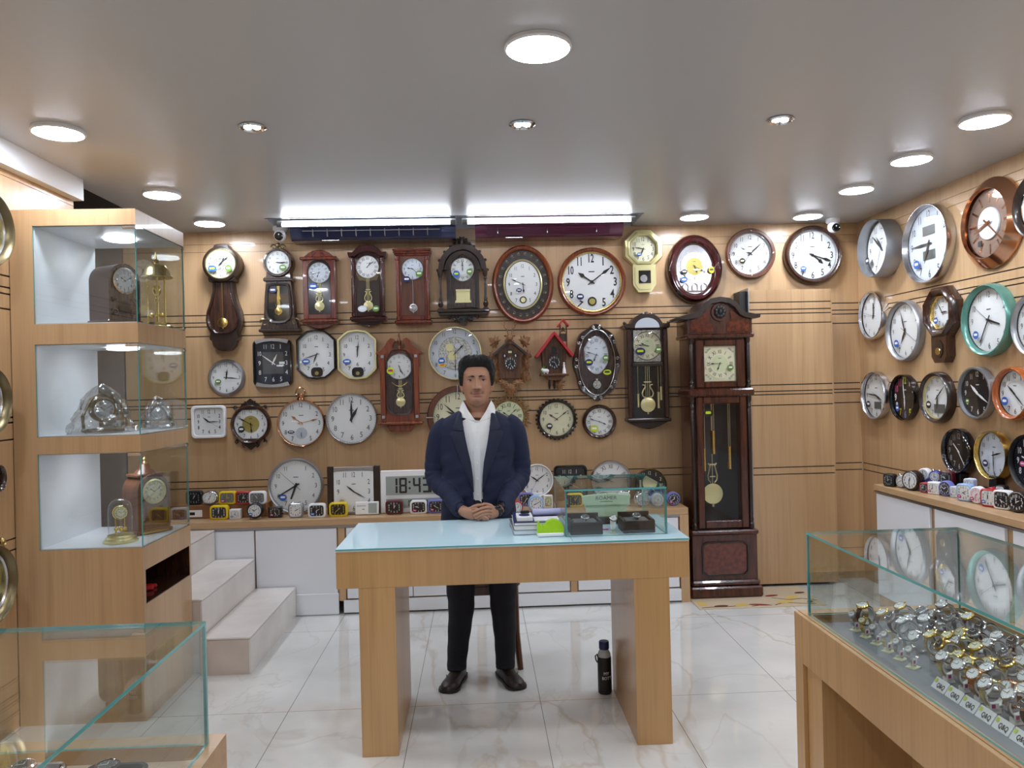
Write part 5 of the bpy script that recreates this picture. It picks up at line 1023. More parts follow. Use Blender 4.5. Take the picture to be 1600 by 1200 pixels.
# digital
P = hit(645, 770, 1, 5.4); k = depth(P)/FPX; w, h = 104*k, 66*k
t = thing('digital_clock', 'large white digital clock reading 18:43 on the back counter', 'clock', (P[0]+.012, 5.4, ZB_), (-.05, 0, 0), G2)
m = MB(); m.box(-w/2, w/2, -.03, 0, 0, h, 0, .006); m.obj('body', 'white', t)
m = MB(); m.prism(quad(-w*.42, w*.42, h*.42, h*.86), -.0325, -.0305); m.obj('display', 'lcd', t)
m = MB(); m.prism(quad(-w*.42, w*.42, h*.12, h*.33), -.0325, -.0305); m.obj('date_display', 'lcd', t)
SEG = {'0': 'abcdef', '1': 'bc', '2': 'abged', '3': 'abgcd', '4': 'fgbc', '5': 'afgcd', '6': 'afgedc', '7': 'abc', '8': 'abcdefg', '9': 'abcdfg'}
def seg7(m, s, x, z, hh, y, th=.14):
    for ch in s:
        ww = hh*.5; T = hh*th
        if ch == ':': m.box(x, x+T, y-.0004, y, z+hh*.25, z+hh*.25+T); m.box(x, x+T, y-.0004, y, z+hh*.65, z+hh*.65+T); x += T*2.2; continue
        if ch == ' ': x += ww*.6; continue
        for q in SEG[ch]:
            b = {'a': (T*.3, ww-T*.3, hh-T, hh), 'd': (T*.3, ww-T*.3, 0, T), 'g': (T*.3, ww-T*.3, hh/2-T/2, hh/2+T/2), 'f': (0, T, hh/2+T*.2, hh-T*.2), 'b': (ww-T, ww, hh/2+T*.2, hh-T*.2), 'e': (0, T, T*.2, hh/2-T*.2), 'c': (ww-T, ww, T*.2, hh/2-T*.2)}[q]
            m.box(x+b[0], x+b[1], y-.0004, y, z+b[2], z+b[3])
        x += ww*1.22
m = MB(); seg7(m, '18:43', -w*.36, h*.46, h*.36, -.0328, .13); m.box(w*.22, w*.26, -.0332, -.0328, h*.46, h*.58); m.obj('time_digits', 'ink', t)
m = MB(); seg7(m, '10 6', -w*.4, h*.155, h*.14, -.0328); seg7(m, '16 27 41', -w*.12, h*.155, h*.14, -.0328); m.obj('date_digits', 'ink', t)
m = MB(); m.ngon(quad(-w*.42, w*.42, h*.12, h*.86), -.0336); m.obj('screen_glass', 'clock_glass', t)
# right part of the back counter
t, h = lean('round white clock with a flat foot between the man and the glass box', 839, 725, 776, Ymin=5.45, fw=.1, frame='white', num='ar', ns=.1, nr=.78, time=(10, 9), hst='leaf', sec=35)
t, h = lean('black square clock with rounded corners behind the glass box', 891, 727, 785, asp=.9, Ymin=5.5, shape='sq', fw=.12, frame='black_gloss', prof='flat', dial='dial_black', numm='white', num='ar', ns=.1, nr=.75, time=(8, 20), hm='white', hst='leaf')
t, h = lean('round silver clock with roman numerals behind the glass box', 955, 719, 785, Ymin=5.5, fw=.1, frame='silver', num='ro', ns=.1, nr=.78, time=(9, 48), hst='leaf')
t, h = lean('round black clock with gold rim right of the glass box', 1015, 727, 790, Ymin=5.5, fw=.08, frame='brass', dial='dial_black', numm='dial_cream', num='ar', ns=.1, nr=.8, time=(4, 45), hm='white', hst='leaf')
def alarm(label, px, bot, wp, hp, shape='sq', body='black', dial='dial_black', numm='white', time=(10, 9), z=ZB_, rz=0, bells=False, d=.045, feet=False, stk=None, group='small alarm clocks on the back counter', name='alarm_clock', ns=.13, face=.78, cut=False, dy=0, asp=None):
    P = hit(px, bot, 2, z); k = depth(P)/FPX; h = hp*k; w = wp*k if asp is None else h*asp; f = .008 if feet else 0; hb = h-f-(h*.16 if bells else 0)
    t = thing(name, label, 'alarm clock', (P[0], P[1]+dy+.02, z), (0, 0, rz), group)
    pts = circ(w/2, 24, 0, hb/2) if shape == 'c' else rrect(w, hb, min(w, hb)*(.22 if shape == 'sq' else .06), 4)
    zc = f+hb/2; q = lambda ins: [(x, zc+b) for x, b in scl(pts, w, hb, ins)]
    c = min(w, hb)*.06
    m = MB(); m.loft([[(x, -d/2+c*.2, b) for x, b in q(w*(1-face)*.45)], [(x, -d/2-.0, b) for x, b in q(c*1.2)], [(x, -d/2+c, b) for x, b in q(0)], [(x, d/2-c, b) for x, b in q(0)], [(x, d/2, b) for x, b in q(c*2)]][0:5], 0, (False, True)); m.obj('body', body, t, ang=50)
    wi, hi = w*face, hb*face; P2 = scl(pts, w, hb, w*(1-face)*.5)
    dial_part(t, wi, hi, -d/2+.001, dial, numm, 'ar', ns*hb, .76, 'sq' if shape != 'c' else 'c', .015, 0, zc, pts=P2, tick=False)
    hands(t, time[0], time[1], min(wi, hi)/2, -d/2-.003, numm, 0, zc, style='leaf', wk=1.4)
    m = MB(); m.ngon([(x, b+zc) for x, b in P2], -d/2-.007); m.obj('glass_cover', 'clock_glass', t)
    if bells:
        for s in (-1, 1):
            m = MB(); m.rev([(h*.11, 0), (h*.1, h*.05), (h*.06, h*.09), (.0008, h*.1)], o=(s*w*.24, 0, f+hb*.97), n=14); m.obj('bell', 'chrome', t)
    if feet:
        for s in (-1, 1): m = MB(); m.tube([(s*w*.25, 0, f+hb*.12), (s*w*.36, 0, .002)], .003, n=6); m.obj('foot', 'chrome', t)
    if stk: sticker(t, -wi*.28, zc-hi*.28, -d/2-.0085, wi*.3, hi*.22, stk, 'white', 'sq')
    return t
# riser
P = hit(293, 809, 2, ZB_); Q = hit(414, 809, 2, ZB_); RZ0 = .651+.094
y0 = P[1]-.055
t = thing('riser_box', 'long brown riser box under the upper row of alarm clocks', 'box', (Q[0]-.7, y0, ZB_))
MB().box(0, .7, 0, .16, 0, .094, 0, .003).obj('box_body', 'cardboard', t) if 'cardboard' in MT else (noisy('cardboard', (150, 104, 66), (128, 86, 54), (8, 8, 8), .6), MB().box(0, .7, 0, .16, 0, .094, 0, .003).obj('box_body', 'cardboard', t))
MB().box(.16, .26, -.0012, -.0002, .012, .06).obj('white_label', 'white', t); MB().box(.175, .21, -.0016, -.0013, .025, .045).obj('printed_mark', 'ink', t)
UP = .651+.0945
for a in (('small black alarm clock, leftmost in the row on the riser box', 303, 789, 25, 22, 'sq', 'black', 'dial_black', 'dial_grey', (1, 5)), ('silver oval alarm clock on the riser box', 328, 789, 26, 22, 'c', 'silver', 'dial', 'ink', (7, 5)),
    ('yellow alarm clock with grey face on the riser box', 355, 788, 26, 20, 'sq', 'yellow', 'grey_plastic', 'yellow', (3, 0)), ('red alarm clock on the riser box', 380, 788, 24, 20, 'sq', 'red_plastic', 'dial_black', 'white', (3, 5)), ('white framed alarm clock at the right end of the riser box', 402, 788, 26, 20, 'sq', 'white', 'grey_plastic', 'white', (10, 55))):
    alarm(*a, z=UP, stk='magenta' if 'yellow' in a[0] else None, ns=.11, dy=.0)
for a, k_ in ((('yellow alarm clock with black face in front of the riser box', 342, 812, 28, 22, 'sq', 'yellow', 'dial_black', 'white', (12, 2)), {}),
    (('tiny white square alarm clock in front of the riser box', 367, 811, 17, 15, 'box', 'white', 'dial', 'ink', (4, 5)), dict(stk='stk_blue')),
    (('round black alarm clock with white face and little feet', 398, 812, 25, 26, 'c', 'black', 'dial', 'ink', (10, 9)), dict(feet=True, stk='stk_blue')),
    (('small black square alarm clock with magenta sticker', 430, 809, 21, 17, 'box', 'black_gloss', 'dial_black', 'white', (5, 25)), dict(stk='magenta')),
    (('silver green twin bell alarm clock before the large silver clock', 462, 809, 23, 27, 'sq', 'silver_matt', 'dial', 'ink', (2, 10)), dict(bells=True)),
    (('white framed black alarm clock right of the twin bell one', 495, 809, 27, 22, 'sq', 'white', 'dial_black', 'white', (6, 10)), dict(stk='stk_blue')),
    (('yellow alarm clock before the brown-barred square clock', 530, 806, 28, 22, 'sq', 'yellow', 'dial_black', 'yellow', (1, 38)), dict(dy=-.035)),
    (('maroon alarm clock before the digital clock', 616, 804, 27, 22, 'sq', 'maroon_plastic', 'dial_black', 'white', (1, 0)), {}),
    (('white framed alarm clock with magenta sticker before the digital clock', 654, 803, 26, 21, 'sq', 'white', 'dial_black', 'white', (9, 47)), dict(stk='magenta')),
    (("lilac alarm clock beside the man's jacket", 681, 802, 25, 21, 'sq', 'lilac_plastic', 'dial_black', 'white', (10, 20)), dict(stk='magenta')),
    (("round red alarm clock at the man's left sleeve", 809, 803, 17, 20, 'c', 'red_plastic', 'dial', 'ink', (1, 5)), {}),
    (('blue lilac alarm clock with dark face left of the glass box', 823, 793, 24, 21, 'sq', 'lilac_plastic', 'dial_black', 'white', (1, 35)), dict(dy=.06)),
    (('round pale blue alarm clock in front of the white round clock', 838, 800, 25, 26, 'c', 'sky_plastic', 'dial', 'ink', (8, 10)), {}),
    (('white square alarm clock with magenta sticker left of the glass box', 857, 794, 14, 20, 'box', 'white', 'dial_green', 'ink', (8, 0)), dict(stk='magenta')),
    (('black square alarm clock seen through the glass box', 880, 793, 22, 19, 'box', 'black', 'dial_black', 'white', (2, 0)), {}),
    (('yellow alarm clock seen through the glass box', 899, 792, 25, 21, 'sq', 'yellow', 'dial_black', 'yellow', (11, 5)), {}),
    (('silver oval alarm clock behind the green sign', 945, 790, 26, 20, 'c', 'silver', 'dial_grey', 'ink', (9, 0)), {}),
    (('white twin bell alarm clock behind the right watch box', 976, 791, 17, 26, 'sq', 'white', 'dial', 'ink', (9, 20)), dict(bells=True)),
    (('round silver see-through alarm clock behind the glass box', 1005, 792, 26, 27, 'c', 'chrome', 'dial_grey', 'ink_soft', (4, 40)), dict(bells=True)),
    (('round white alarm clock beside the round blue one', 1028, 791, 19, 20, 'c', 'white', 'dial', 'ink', (1, 30)), dict(stk='magenta')),
    (('round blue alarm clock at the right end of the back counter', 1053, 790, 21, 21, 'c', 'lilac_plastic', 'dial_navy', 'white', (12, 40)), dict(stk='magenta'))):
    alarm(*a, **k_)
P = hit(575, 803, 2, ZB_); k = depth(P)/FPX
t = thing('calendar_clock', 'flat white calendar clock with small grey panel before the square clock', 'alarm clock', (P[0], P[1]+.02, ZB_), (-.1, 0, 0), 'small alarm clocks on the back counter')
t.location.y -= .045
w, h = 36*k, 20*k; MB().box(-w/2, w/2, -.02, .0, .002, h, 0, .003).obj('body', 'white', t); MB().box(-w*.44, w*.0, -.0215, -.0205, h*.12, h*.9).obj('dial', 'dial', t); MB().box(w*.06, w*.42, -.0215, -.0205, h*.12, h*.88).obj('grey_panel', 'lcd', t)
m = MB(); [m.box(-w*.42+i*w*.055, -w*.395+i*w*.055, -.0222, -.0216, h*.65, h*.72) for i in range(7)]; m.box(-w*.2, -w*.1, -.0222, -.0216, h*.4, h*.45); m.obj('printed_mark', 'ink', t)
# ---- right counter
GR = 'small alarm clocks on the right counter'
def ra(*a, **k):
    k.setdefault('z', ZR_); a = list(a); a[2] += 3.5 if k['z'] == ZR_ else 0
    return alarm(*a, group=GR, rz=-PI/2+.42, **k)
for a, k_ in ((('black square alarm clock at the far end of the right counter', 1394, 757, 0, 20, 'sq', 'black', 'dial_black', 'dial_grey', (2, 0)), dict(asp=.95)),
    (('silver alarm clock with top button, second on the right counter', 1413, 759, 0, 24, 'c', 'silver_matt', 'dial', 'ink', (1, 40)), dict(asp=.72, bells=True)),
    (('dark brown dome shaped alarm clock on the right counter', 1430, 763, 0, 31, 'c', 'umber', 'dial', 'ink', (12, 30)), dict(asp=.95, d=.07)),
    (('tiny red square alarm clock beside the dark dome one', 1450, 767, 0, 16, 'sq', 'red_plastic', 'dial_black', 'white', (9, 0)), dict(asp=.9)),
    (('white cube alarm clock with magenta sticker on the right counter', 1466, 769, 0, 19, 'box', 'white', 'dial', 'ink', (8, 0)), dict(asp=1, stk='magenta', d=.06)),
    (('dark blue round alarm clock in the front row of the right counter', 1483, 772, 0, 24, 'c', 'lilac_plastic', 'dial_navy', 'white', (1, 50)), dict(asp=.9)),
    (('small blue and white alarm clock right of the dark blue round one', 1497, 774, 0, 17, 'sq', 'dial_cool', 'dial', 'stk_blue', (3, 0)), dict(asp=.8, stk='stk_blue')),
    (('pale blue square alarm clock on the right counter', 1513, 780, 0, 27, 'sq', 'sky_plastic', 'dial', 'ink', (4, 10)), dict(asp=.9, stk='magenta')),
    (('white and pink round alarm clock on the right counter', 1533, 784, 0, 27, 'c', 'white', 'dial', 'pink', (1, 30)), dict(asp=.9, stk='magenta')),
    (('red square alarm clock with white face on the right counter', 1552, 789, 0, 28, 'sq', 'red_plastic', 'dial', 'ink', (12, 0)), dict(asp=.95, stk='stk_blue')),
    (('white square alarm clock with black face on the right counter', 1573, 793, 0, 30, 'sq', 'white', 'dial_black', 'white', (5, 20)), dict(asp=.9, d=.05)),
    (('dark round alarm clock cut by the right photo edge', 1597, 798, 0, 33, 'c', 'umber', 'dial_black', 'white', (2, 0)), dict(asp=.9))):
    ra(*a, **k_)
P = hit(1450, 757, 2, ZR_); X0 = 2.764
for y0, y1, lb in ((3.90, 4.77, 'long blue riser box under the upper alarm clocks on the right counter'), (3.35, 3.80, 'second blue riser box on the right counter near the photo edge')):
    tag(MB().box(0, .058, 0, y1-y0, 0, .052, 0, .002).obj('riser_box', 'blue_plastic', None, (X0, y0, ZR_)), lb, 'box')
ZU = ZR_+.053
def on_riser(label, px, hp, *a, **k):
    P = hit(px, 700, 0, X0+.028); kk = depth(P)/FPX
    q = EYE+0; v = np.array([X0+.028, P[1], ZU])-EYE; s = FPX/float(v@CF); bot = 600-s*float(v@CU)
    return ra(label, px, bot, 0, hp, *a, z=ZU, **k)
on_riser('white round alarm clock on the blue riser box', 1449, 19, 'c', 'white', 'dial', 'ink', (4, 0), asp=1, stk='magenta')
on_riser('blue twin bell alarm clock on the blue riser box', 1467, 23, 'c', 'blue_plastic', 'dial_cool', 'ink', (3, 0), asp=.9, bells=True)
on_riser('dark red square alarm clock on the blue riser box', 1484, 22, 'sq', 'maroon_plastic', 'dial_black', 'dial_grey', (10, 50), asp=1)
on_riser('small blue and white alarm clock standing alone on the blue riser box', 1520, 18, 'sq', 'dial_cool', 'dial', 'stk_blue', (3, 0), asp=.85, stk='stk_blue')
on_riser('tiny red round alarm clock at the second blue riser box', 1555, 12, 'c', 'red_plastic', 'dial_black', 'white', (3, 0), asp=1)
on_riser('small blue and white alarm clock on the second blue riser box', 1570, 18, 'sq', 'black', 'dial', 'stk_blue', (3, 0), asp=.85, stk='stk_blue')
# larger clocks leaning on the right wall above the counter
def rlean(label, px, py, hp, **kw):
    Q, k = on_wall('R', px, py, .05); h = hp*k
    if 'fw' in kw: kw['fw'] *= h/2
    if 'ns' in kw: kw['ns'] *= h
    t = clock('desk_clock', label, 'larger clocks standing against the right wall', (XR-.03, Q[1], Q[2]), -PI/2, h, h, .05, tilt=0, **kw)
    m = MB(); zb = Q[2]-h/2-ZR_; m.box(-.03, .03, -.035, .02, -h/2-zb+.001, -h/2+.02, 0, .004); m.obj('stand', 'black', t); return t
rlean('black clock with white numerals on a black stand on the right counter', 1498, 705, 72, fw=.16, frame='black_gloss', dial='dial_black', numm='dial_grey', num='ar', ns=.12, nr=.78, time=(10, 24), hm='white', hst='bar')
rlean('white clock with golden rim against the right wall above the counter', 1553, 711, 76, fw=.07, frame='gold', dial='dial_cool', num='ar', ns=.095, nr=.8, time=(2, 30), hst='leaf', hw=.8, stk=[(-.45, -.4, .18, .16, 'stk_navy')])
rlean('black and blue clock with white numerals at the right photo edge', 1613, 722, 88, fw=.06, frame='black', dial='dial_navy', numm='white', num='ar', ns=.12, nr=.78, bold=.02, time=(9, 35), hm='white', hst='bar', stk=[(-.4, -.1, .15, .1, 'pink')])
# ================================================================ things on the sales table
ZT = .8675
P = hit(812, 832, 2, ZT)
def pile(name, lb, cat, x, y, z, w, d, h, mt, mt2='white', rz=0, group=None):
    t = thing(name, lb, cat, (x, y, z), (0, 0, rz), group)
    m = MB(); m.box(0, w, 0, d, .0, .002); m.box(0, w, 0, d, h-.002, h); m.obj('cover', mt, t)
    m = MB(); m.box(.003, w-.002, .002, d-.002, .0021, h-.0021); m.obj('pages', mt2, t); return t
pile('catalogue', 'grey catalogue at the bottom of the pile on the sales table', 'catalogue', .138, 3.36, ZT, .2, .3, .02, 'silver_matt', 'dial_cool', .03, 'catalogues piled on the sales table')
pile('catalogue', 'white catalogue in the middle of the pile on the sales table', 'catalogue', .142, 3.37, ZT+.0205, .2, .29, .018, 'white', 'white', .0, 'catalogues piled on the sales table')
pile('catalogue', 'navy blue catalogue on top of the pile on the sales table', 'catalogue', .14, 3.37, ZT+.039, .2, .285, .014, 'stk_navy', 'white', -.02, 'catalogues piled on the sales table')
t = thing('paper_tray', 'open white paper box with an oval navy cutout on the catalogues', 'box', (.155, 3.39, ZT+.0535)); MB().box(0, .07, 0, .12, 0, .02, 0, .002).obj('box_body', 'white', t); m = MB(); m.rev([(.024, .0205), (.024, .0215)], o=(.035, .05, 0), n=24, sy=1.4); m.obj('oval_cutout', 'stk_navy', t)
MB().box(.02, .06, .09, .11, .0205, .032, 0, .002).obj('clip', 'black', t)
mat('lilac_paper', (176, 178, 214), .6)
tag(MB().rev([(.016, 0), (.017, .002), (.017, .128), (.016, .13)], ax='x', n=20).obj('paper_roll', 'lilac_paper', None, (.232, 3.52, ZT+.0535+.017)), 'rolled lilac paper lying on the catalogue pile', 'paper roll')
tag(MB().box(0, .11, 0, .1, 0, .004).obj('paper_sheet', 'white', None, (.232, 3.38, ZT+.0536)), 'white papers lying on the catalogue pile', 'paper')
t = thing('tape_dispenser', 'lime green tape dispenser with white base in front of the glass box', 'tape dispenser', (.238, 3.30, ZT), (0, 0, .02))
MB().box(0, .115, 0, .05, 0, .016, 0, .004).obj('base', 'white', t)
o = [(0, .016), (.115, .016), (.115, .035), (.108, .055), (.09, .068), (.07, .072), (.05, .066), (.036, .052), (.024, .042), (.016, .05), (.008, .066), (.004, .064)]
m = MB(); m.prism(o, .004, .046); m.obj('body', 'lime', t); m = MB(); m.rev([(.02, .01), (.02, .04)], ax='y', o=(.08, 0, .045), n=24); m.obj('tape_roll', 'gold_pale', t)
# glass box contents
noisy('box_brown', (52, 40, 38), (44, 34, 32), (6, 6, 6), .45)
def watch(label, group, loc, rz=0, ring=True, band='silver', cs='silver', dl='dial', link=False, cuff=None, tilt=0, R=.027, wd=.016, name='wristwatch', cd=.017, stand=None, tagc=None, cat='wristwatch'):
    """strap ring around the y axis, the dial on top facing +z; the ring stands on its lowest point"""
    t = thing(name, label, cat, loc, (0, 0, rz), group)
    T = Matrix.Translation((0, 0, R+.002+(.012 if cuff or stand else 0))) @ Matrix.Rotation(-tilt, 4, 'Y')
    n = 36; m = MB(); m.T = T; rs = []
    for i in range(n):
        a = 2*PI*i/n+PI/2; th = (.0022 if not link else (.0032 if i % 2 else .0018)); ww = wd*(.62+.38*abs(math.sin(a/1.0)))/2 if math.sin(a) > 0 else wd*.31; r = R
        c, s = math.cos(a), math.sin(a)
        rs.append([((r+th)*c*.95, -ww, (r+th)*s), ((r+th)*c*.95, ww, (r+th)*s), ((r)*c*.95, ww, r*s), (r*c*.95, -ww, r*s)])
    m.loft(rs, 0, loop=True); m.obj('strap', band, t, ang=25)
    m = MB(); m.T = T; m.rev([(cd*.9, R-.001), (cd, R+.002), (cd, R+.005), (cd*.86, R+.0075), (cd*.8, R+.007)], n=28, cap=False); m.rev([(.0022, cd*.98), (.0026, cd+.003)], ax='x', o=(0, 0, R+.004), n=8); m.obj('watch_case', cs, t)
    m = MB(); m.T = T; m.rev([(cd*.86, R+.005), (cd*.86, R+.0062)], n=28); z = R+.0066
    for i in range(12): a = 2*PI*i/12; m.box(math.cos(a)*cd*.68-.0006, math.cos(a)*cd*.68+.0006, math.sin(a)*cd*.68-.0006, math.sin(a)*cd*.68+.0006, z-.0003, z, 1)
    m.box(-.0005, .0005, 0, cd*.6, z, z+.0003, 1); m.box(-.0005, cd*.42, -.0005, .0005, z, z+.0003, 1)
    m.obj('dial', [dl, 'ink' if dl not in ('dial_black', 'dial_navy') else 'white'], t)
    if cuff:
        m = MB(); rs = []
        for i in range(26):
            a = PI/2+PI*.16+(2*PI-PI*.32)*i/25; r0, r1 = R-.0012, R-.0040; c, s = math.cos(a), math.sin(a)
            rs.append([(r0*c*.95, -wd*.6, r0*s), (r0*c*.95, wd*.6, r0*s), (r1*c*.95, wd*.6, r1*s), (r1*c*.95, -wd*.6, r1*s)])
        m.T = T; m.loft(rs, 0); m.T = None; m.box(-.012, .012, -.009, .009, 0, .0135, 0, .002); m.obj('display_cuff', cuff, t, ang=30)
    if stand:
        m = MB(); m.box(-.014, .014, -.012, .012, 0, .003); m.box(.004, .008, -.004, .004, .003, R*1.1); m.box(-.016, .004, -.004, .004, .008, .012); m.obj('display_stand', stand, t)
    if tagc:
        m = MB(); m.box(-.016, .004, -wd*.5-.003, -wd*.5-.002, .012, .024, 0); m.box(-.012, -.004, -wd*.5-.0034, -wd*.5-.003, .014, .022, 1); m.obj('price_tag', ['white', tagc], t)
    return t
for px, x0, dlm, lb in ((912, .385, 'silver', 'left'), (997, .615, 'dial_black', 'right')):
    t = thing('watch_box', f'open dark brown watch box on the {lb} in the glass box', 'watch box', (x0, 3.325, ZT), group='watch boxes in the glass box')
    m = MB(); w, d = .14, .14
    m.box(0, w, 0, .012, 0, .052, 0, .001); m.box(0, w, d-.012, d, 0, .072, 0, .001); m.box(0, .012, .0125, d-.0125, 0, .055); m.box(w-.012, w, .0125, d-.0125, 0, .055); m.box(.012, w-.012, .0125, d-.0125, 0, .03); m.obj('box_body', 'box_brown', t)
    m = MB(); m.box(.016, w-.016, .018, d-.018, .03, .05, 0, .006); m.obj('cushion', 'grey_plastic', t)
    watch(f'silver wristwatch lying in the {lb} dark box', 'wristwatches in the glass box', (x0+.07, 3.385, ZT+.02), PI/2, dl='dial_black', band='silver' if lb == 'left' else 'black', cs='silver', R=.022, cd=.019, tilt=.35, link=True)
t = thing('brand_sign', 'pale green ROAMER sign on a dark base in the glass box', 'sign', (.585, 3.60, ZT)); mat('mint', (200, 222, 190), .45)
m = MB(); top = [(-.115+.23*i/8, .128+.008*math.sin(PI*i/8)) for i in range(9)]; m.prism([(-.105, .085)]+[(.105, .085)]+top[::-1], -.02, .0); m.obj('name_board', 'mint', t)
m = MB(); m.prism([(-.085, .03), (.085, .03), (.103, .085), (-.103, .085)], -.012, .0); m.obj('board_body', 'mint', t); MB().box(-.09, .09, -.05, .03, 0, .03, 0, .004).obj('base', 'black', t)
m = MB(); m.text('ROAMER', 0, .118, -.0206, .017, 0, 0, 1.05); m.box(-.03, .03, -.0206, -.0203, .1, .1025); m.obj('lettering', 'ink_soft', t)
watch('white wristwatch on a small cream stand between the dark boxes', 'wristwatches in the glass box', (.572, 3.345, ZT), PI/2, band='white', cs='silver', dl='dial', stand='dial_cream', R=.03, tilt=.8, wd=.02)
tag(MB().box(0, .03, 0, .01, 0, .006, 0, .002).obj('ring_tag', 'pink', None, (.535, 3.41, ZT)), 'small pink tag on the glass between the dark boxes', 'tag')
# ================================================================ bottle and chair
t = thing('water_bottle', 'black water bottle with navy lid standing on the floor under the table', 'bottle', (.585, 3.76, 0))
MB().rev([(.030, 0), (.033, .004), (.034, .012), (.034, .175), (.033, .18)], n=28).obj('sleeve', 'black', t)
MB().rev([(.031, .18), (.031, .196), (.026, .206), (.02, .212), (.02, .218)], n=28).obj('clear_neck', 'glass_bottle', t) if 'glass_bottle' in MT else (mat('glass_bottle', (176, 184, 186), .1, 0, .5), MB().rev([(.031, .18), (.031, .196), (.026, .206), (.021, .212), (.021, .218)], n=28).obj('clear_neck', 'glass_bottle', t))
MB().rev([(.023, .216), (.025, .219), (.025, .25), (.022, .255)], n=28).obj('lid', 'stk_navy', t)
MB().tube([(-.034, -.0, .15), (-.042, -.004, .165), (-.045, -.006, .185), (-.035, -.004, .192), (-.033, 0, .18)], (.0035), n=6).obj('strap', 'black', t)
m = MB(); m.text('MY', .004, .105, -.0349, .015, 0, 0, .9); m.text('BOTT', .006, .082, -.0349, .015, 0, 0, .85); m.T = None
m.v = [(x, -math.sqrt(max(.0347**2-x*x, 1e-6)), z) for x, y, z in m.v]; m.obj('lettering', 'white', t)
t = thing('wooden_chair', 'brown wooden chair standing behind the man', 'chair', (.005, 4.30, 0))
for sx, sy in ((-1, -1), (1, -1), (-1, 1), (1, 1)):
    m = MB(); x = sx*.165; y = sy*.17; m.tube([(x+sx*.018, y+sy*.015, 0), (x, y, .2), (x*.98, y, .45)], [.016, .019, .02], n=8); m.obj('leg', 'chair_wood', t)
m = MB(); m.box(-.19, .19, -.2, .2, .45, .475, 0, .008); m.obj('seat', 'chair_wood', t)
m = MB(); m.box(-.15, .15, -.185, -.165, .4, .449, 0, .004); m.obj('seat_rail', 'chair_wood', t)
m = MB()
for sx in (-1, 1): m = MB(); m.tube([(sx*.16, .18, .47), (sx*.16, .2, .7), (sx*.155, .24, .92)], [.018, .016, .014], n=8); m.obj('back_post', 'chair_wood', t)
m = MB()
for z in (.62, .74, .86): m = MB(); m.box(-.145, .145, .19+(z-.6)*.12, .207+(z-.6)*.12, z, z+.05, 0, .005); m.obj('back_rail', 'chair_wood', t)
# ================================================================ clocks in the three niches of the display cabinet
NB = [.815, 1.34, 1.865]; GN = 'mantel clocks in the display cabinet'
def mantel(label, loc, rz, w, h, d, wood, arch=True, dl='dial', rimm='gold_pale', bell=False, rimr=.36):
    t = thing('mantel_clock', label, 'clock', loc, (0, 0, rz), GN)
    if arch: o = [(-w/2, .02), (w/2, .02), (w/2, h-w/2)]+[(w/2*math.cos(a), h-w/2+w/2*math.sin(a)) for a in np.linspace(.15, PI-.15, 14)]+[(-w/2, h-w/2)]
    m = MB(); m.loft([[(x, -d/2, z) for x, z in o], [(x, d/2, z) for x, z in o]]); m.obj('case', wood, t)
    m = MB(); o2 = [(x*.9, .02+(z-.02)*.95) for x, z in o]; m.loft([[(x, -d/2, z) for x, z in o], [(x, -d/2-.01, z) for x, z in o], [(x, -d/2-.01, z) for x, z in o2], [(x, -d/2-.001, z) for x, z in o2]], 0, (False, False)); m.obj('front_moulding', wood, t)
    m = MB(); m.box(-w*.56, w*.56, -d/2-.018, d/2+.008, 0, .022, 0, .005); m.obj('base', wood, t)
    zd = h-w/2; R = w*rimr
    m = MB(); m.rev([(R, -d/2-.004), (R+.004, -d/2-.016), (R-.004, -d/2-.018), (R-.01, -d/2-.008)], ax='y', o=(0, 0, zd), n=32, cap=False); m.obj('dial_rim', rimm, t)
    dial_part(t, 2*R-.012, 2*R-.012, -d/2-.008, dl, 'ink', 'ro' if bell else 'ar', R*.26, .76, 'c', 0, 0, zd, tick=False); hands(t, 10, 10, R*.85, -d/2-.013, 'ink', 0, zd); cover(t, circ(R, 24, 0, None, 0, zd), 1, 1, -d/2-.019, .004, cx=0, cz=zd)
    return t, zd
t, zd = mantel('dark brown arched mantel clock with a silver dial in the top niche', (-1.79, 3.88, NB[2]), 1.05, .17, .30, .14, 'walnut', rimm='chrome', dl='dial_grey')
m = MB(); m.rev([(.03, -.079), (.034, -.07)], ax='y', o=(0, 0, .085), n=24); m.obj('pendulum_window', 'black_gloss', t); m = MB()
for s in (-1, 1): scroll(m, s*.05, .06, .018, -.078, s, 1.2, .004); scroll(m, s*.055, .12, .014, -.078, -s, 1.2, .004)
m.obj('carved_ornament', 'umber', t)
t = thing('bell_clock', 'brass anniversary clock with bell-shaped top and slim columns in the top niche', 'clock', (-1.678, 4.11, NB[2]), (0, 0, .5), GN)
MB().rev([(.075, 0), (.075, .012), (.06, .02), (.06, .03)], n=28).obj('base', 'brass', t)
for a in (0, 2.09, 4.19): MB().rev([(.006, .03), (.0045, .04), (.0045, .26), (.006, .27)], o=(.048*math.cos(a+.5), .048*math.sin(a+.5), 0), n=10).obj('column', 'gold', t)
MB().rev([(.078, .265), (.082, .27), (.07, .283), (.062, .31), (.045, .33), (.02, .336), (.012, .345), (.016, .355), (.006, .365), (.004, .39), (.0008, .41)], n=28).obj('bell_top', 'brass', t)
m = MB(); m.ell((0, 0, .2), (.022, .016, .03)); m.ell((0, 0, .15), (.012, .012, .018)); m.rev([(.003, .03), (.003, .26)], n=8); [m.ell((.026*math.cos(a), .026*math.sin(a), .07), (.012, .012, .012)) for a in (0, 1.57, 3.14, 4.71)]; m.obj('movement', 'gold', t)
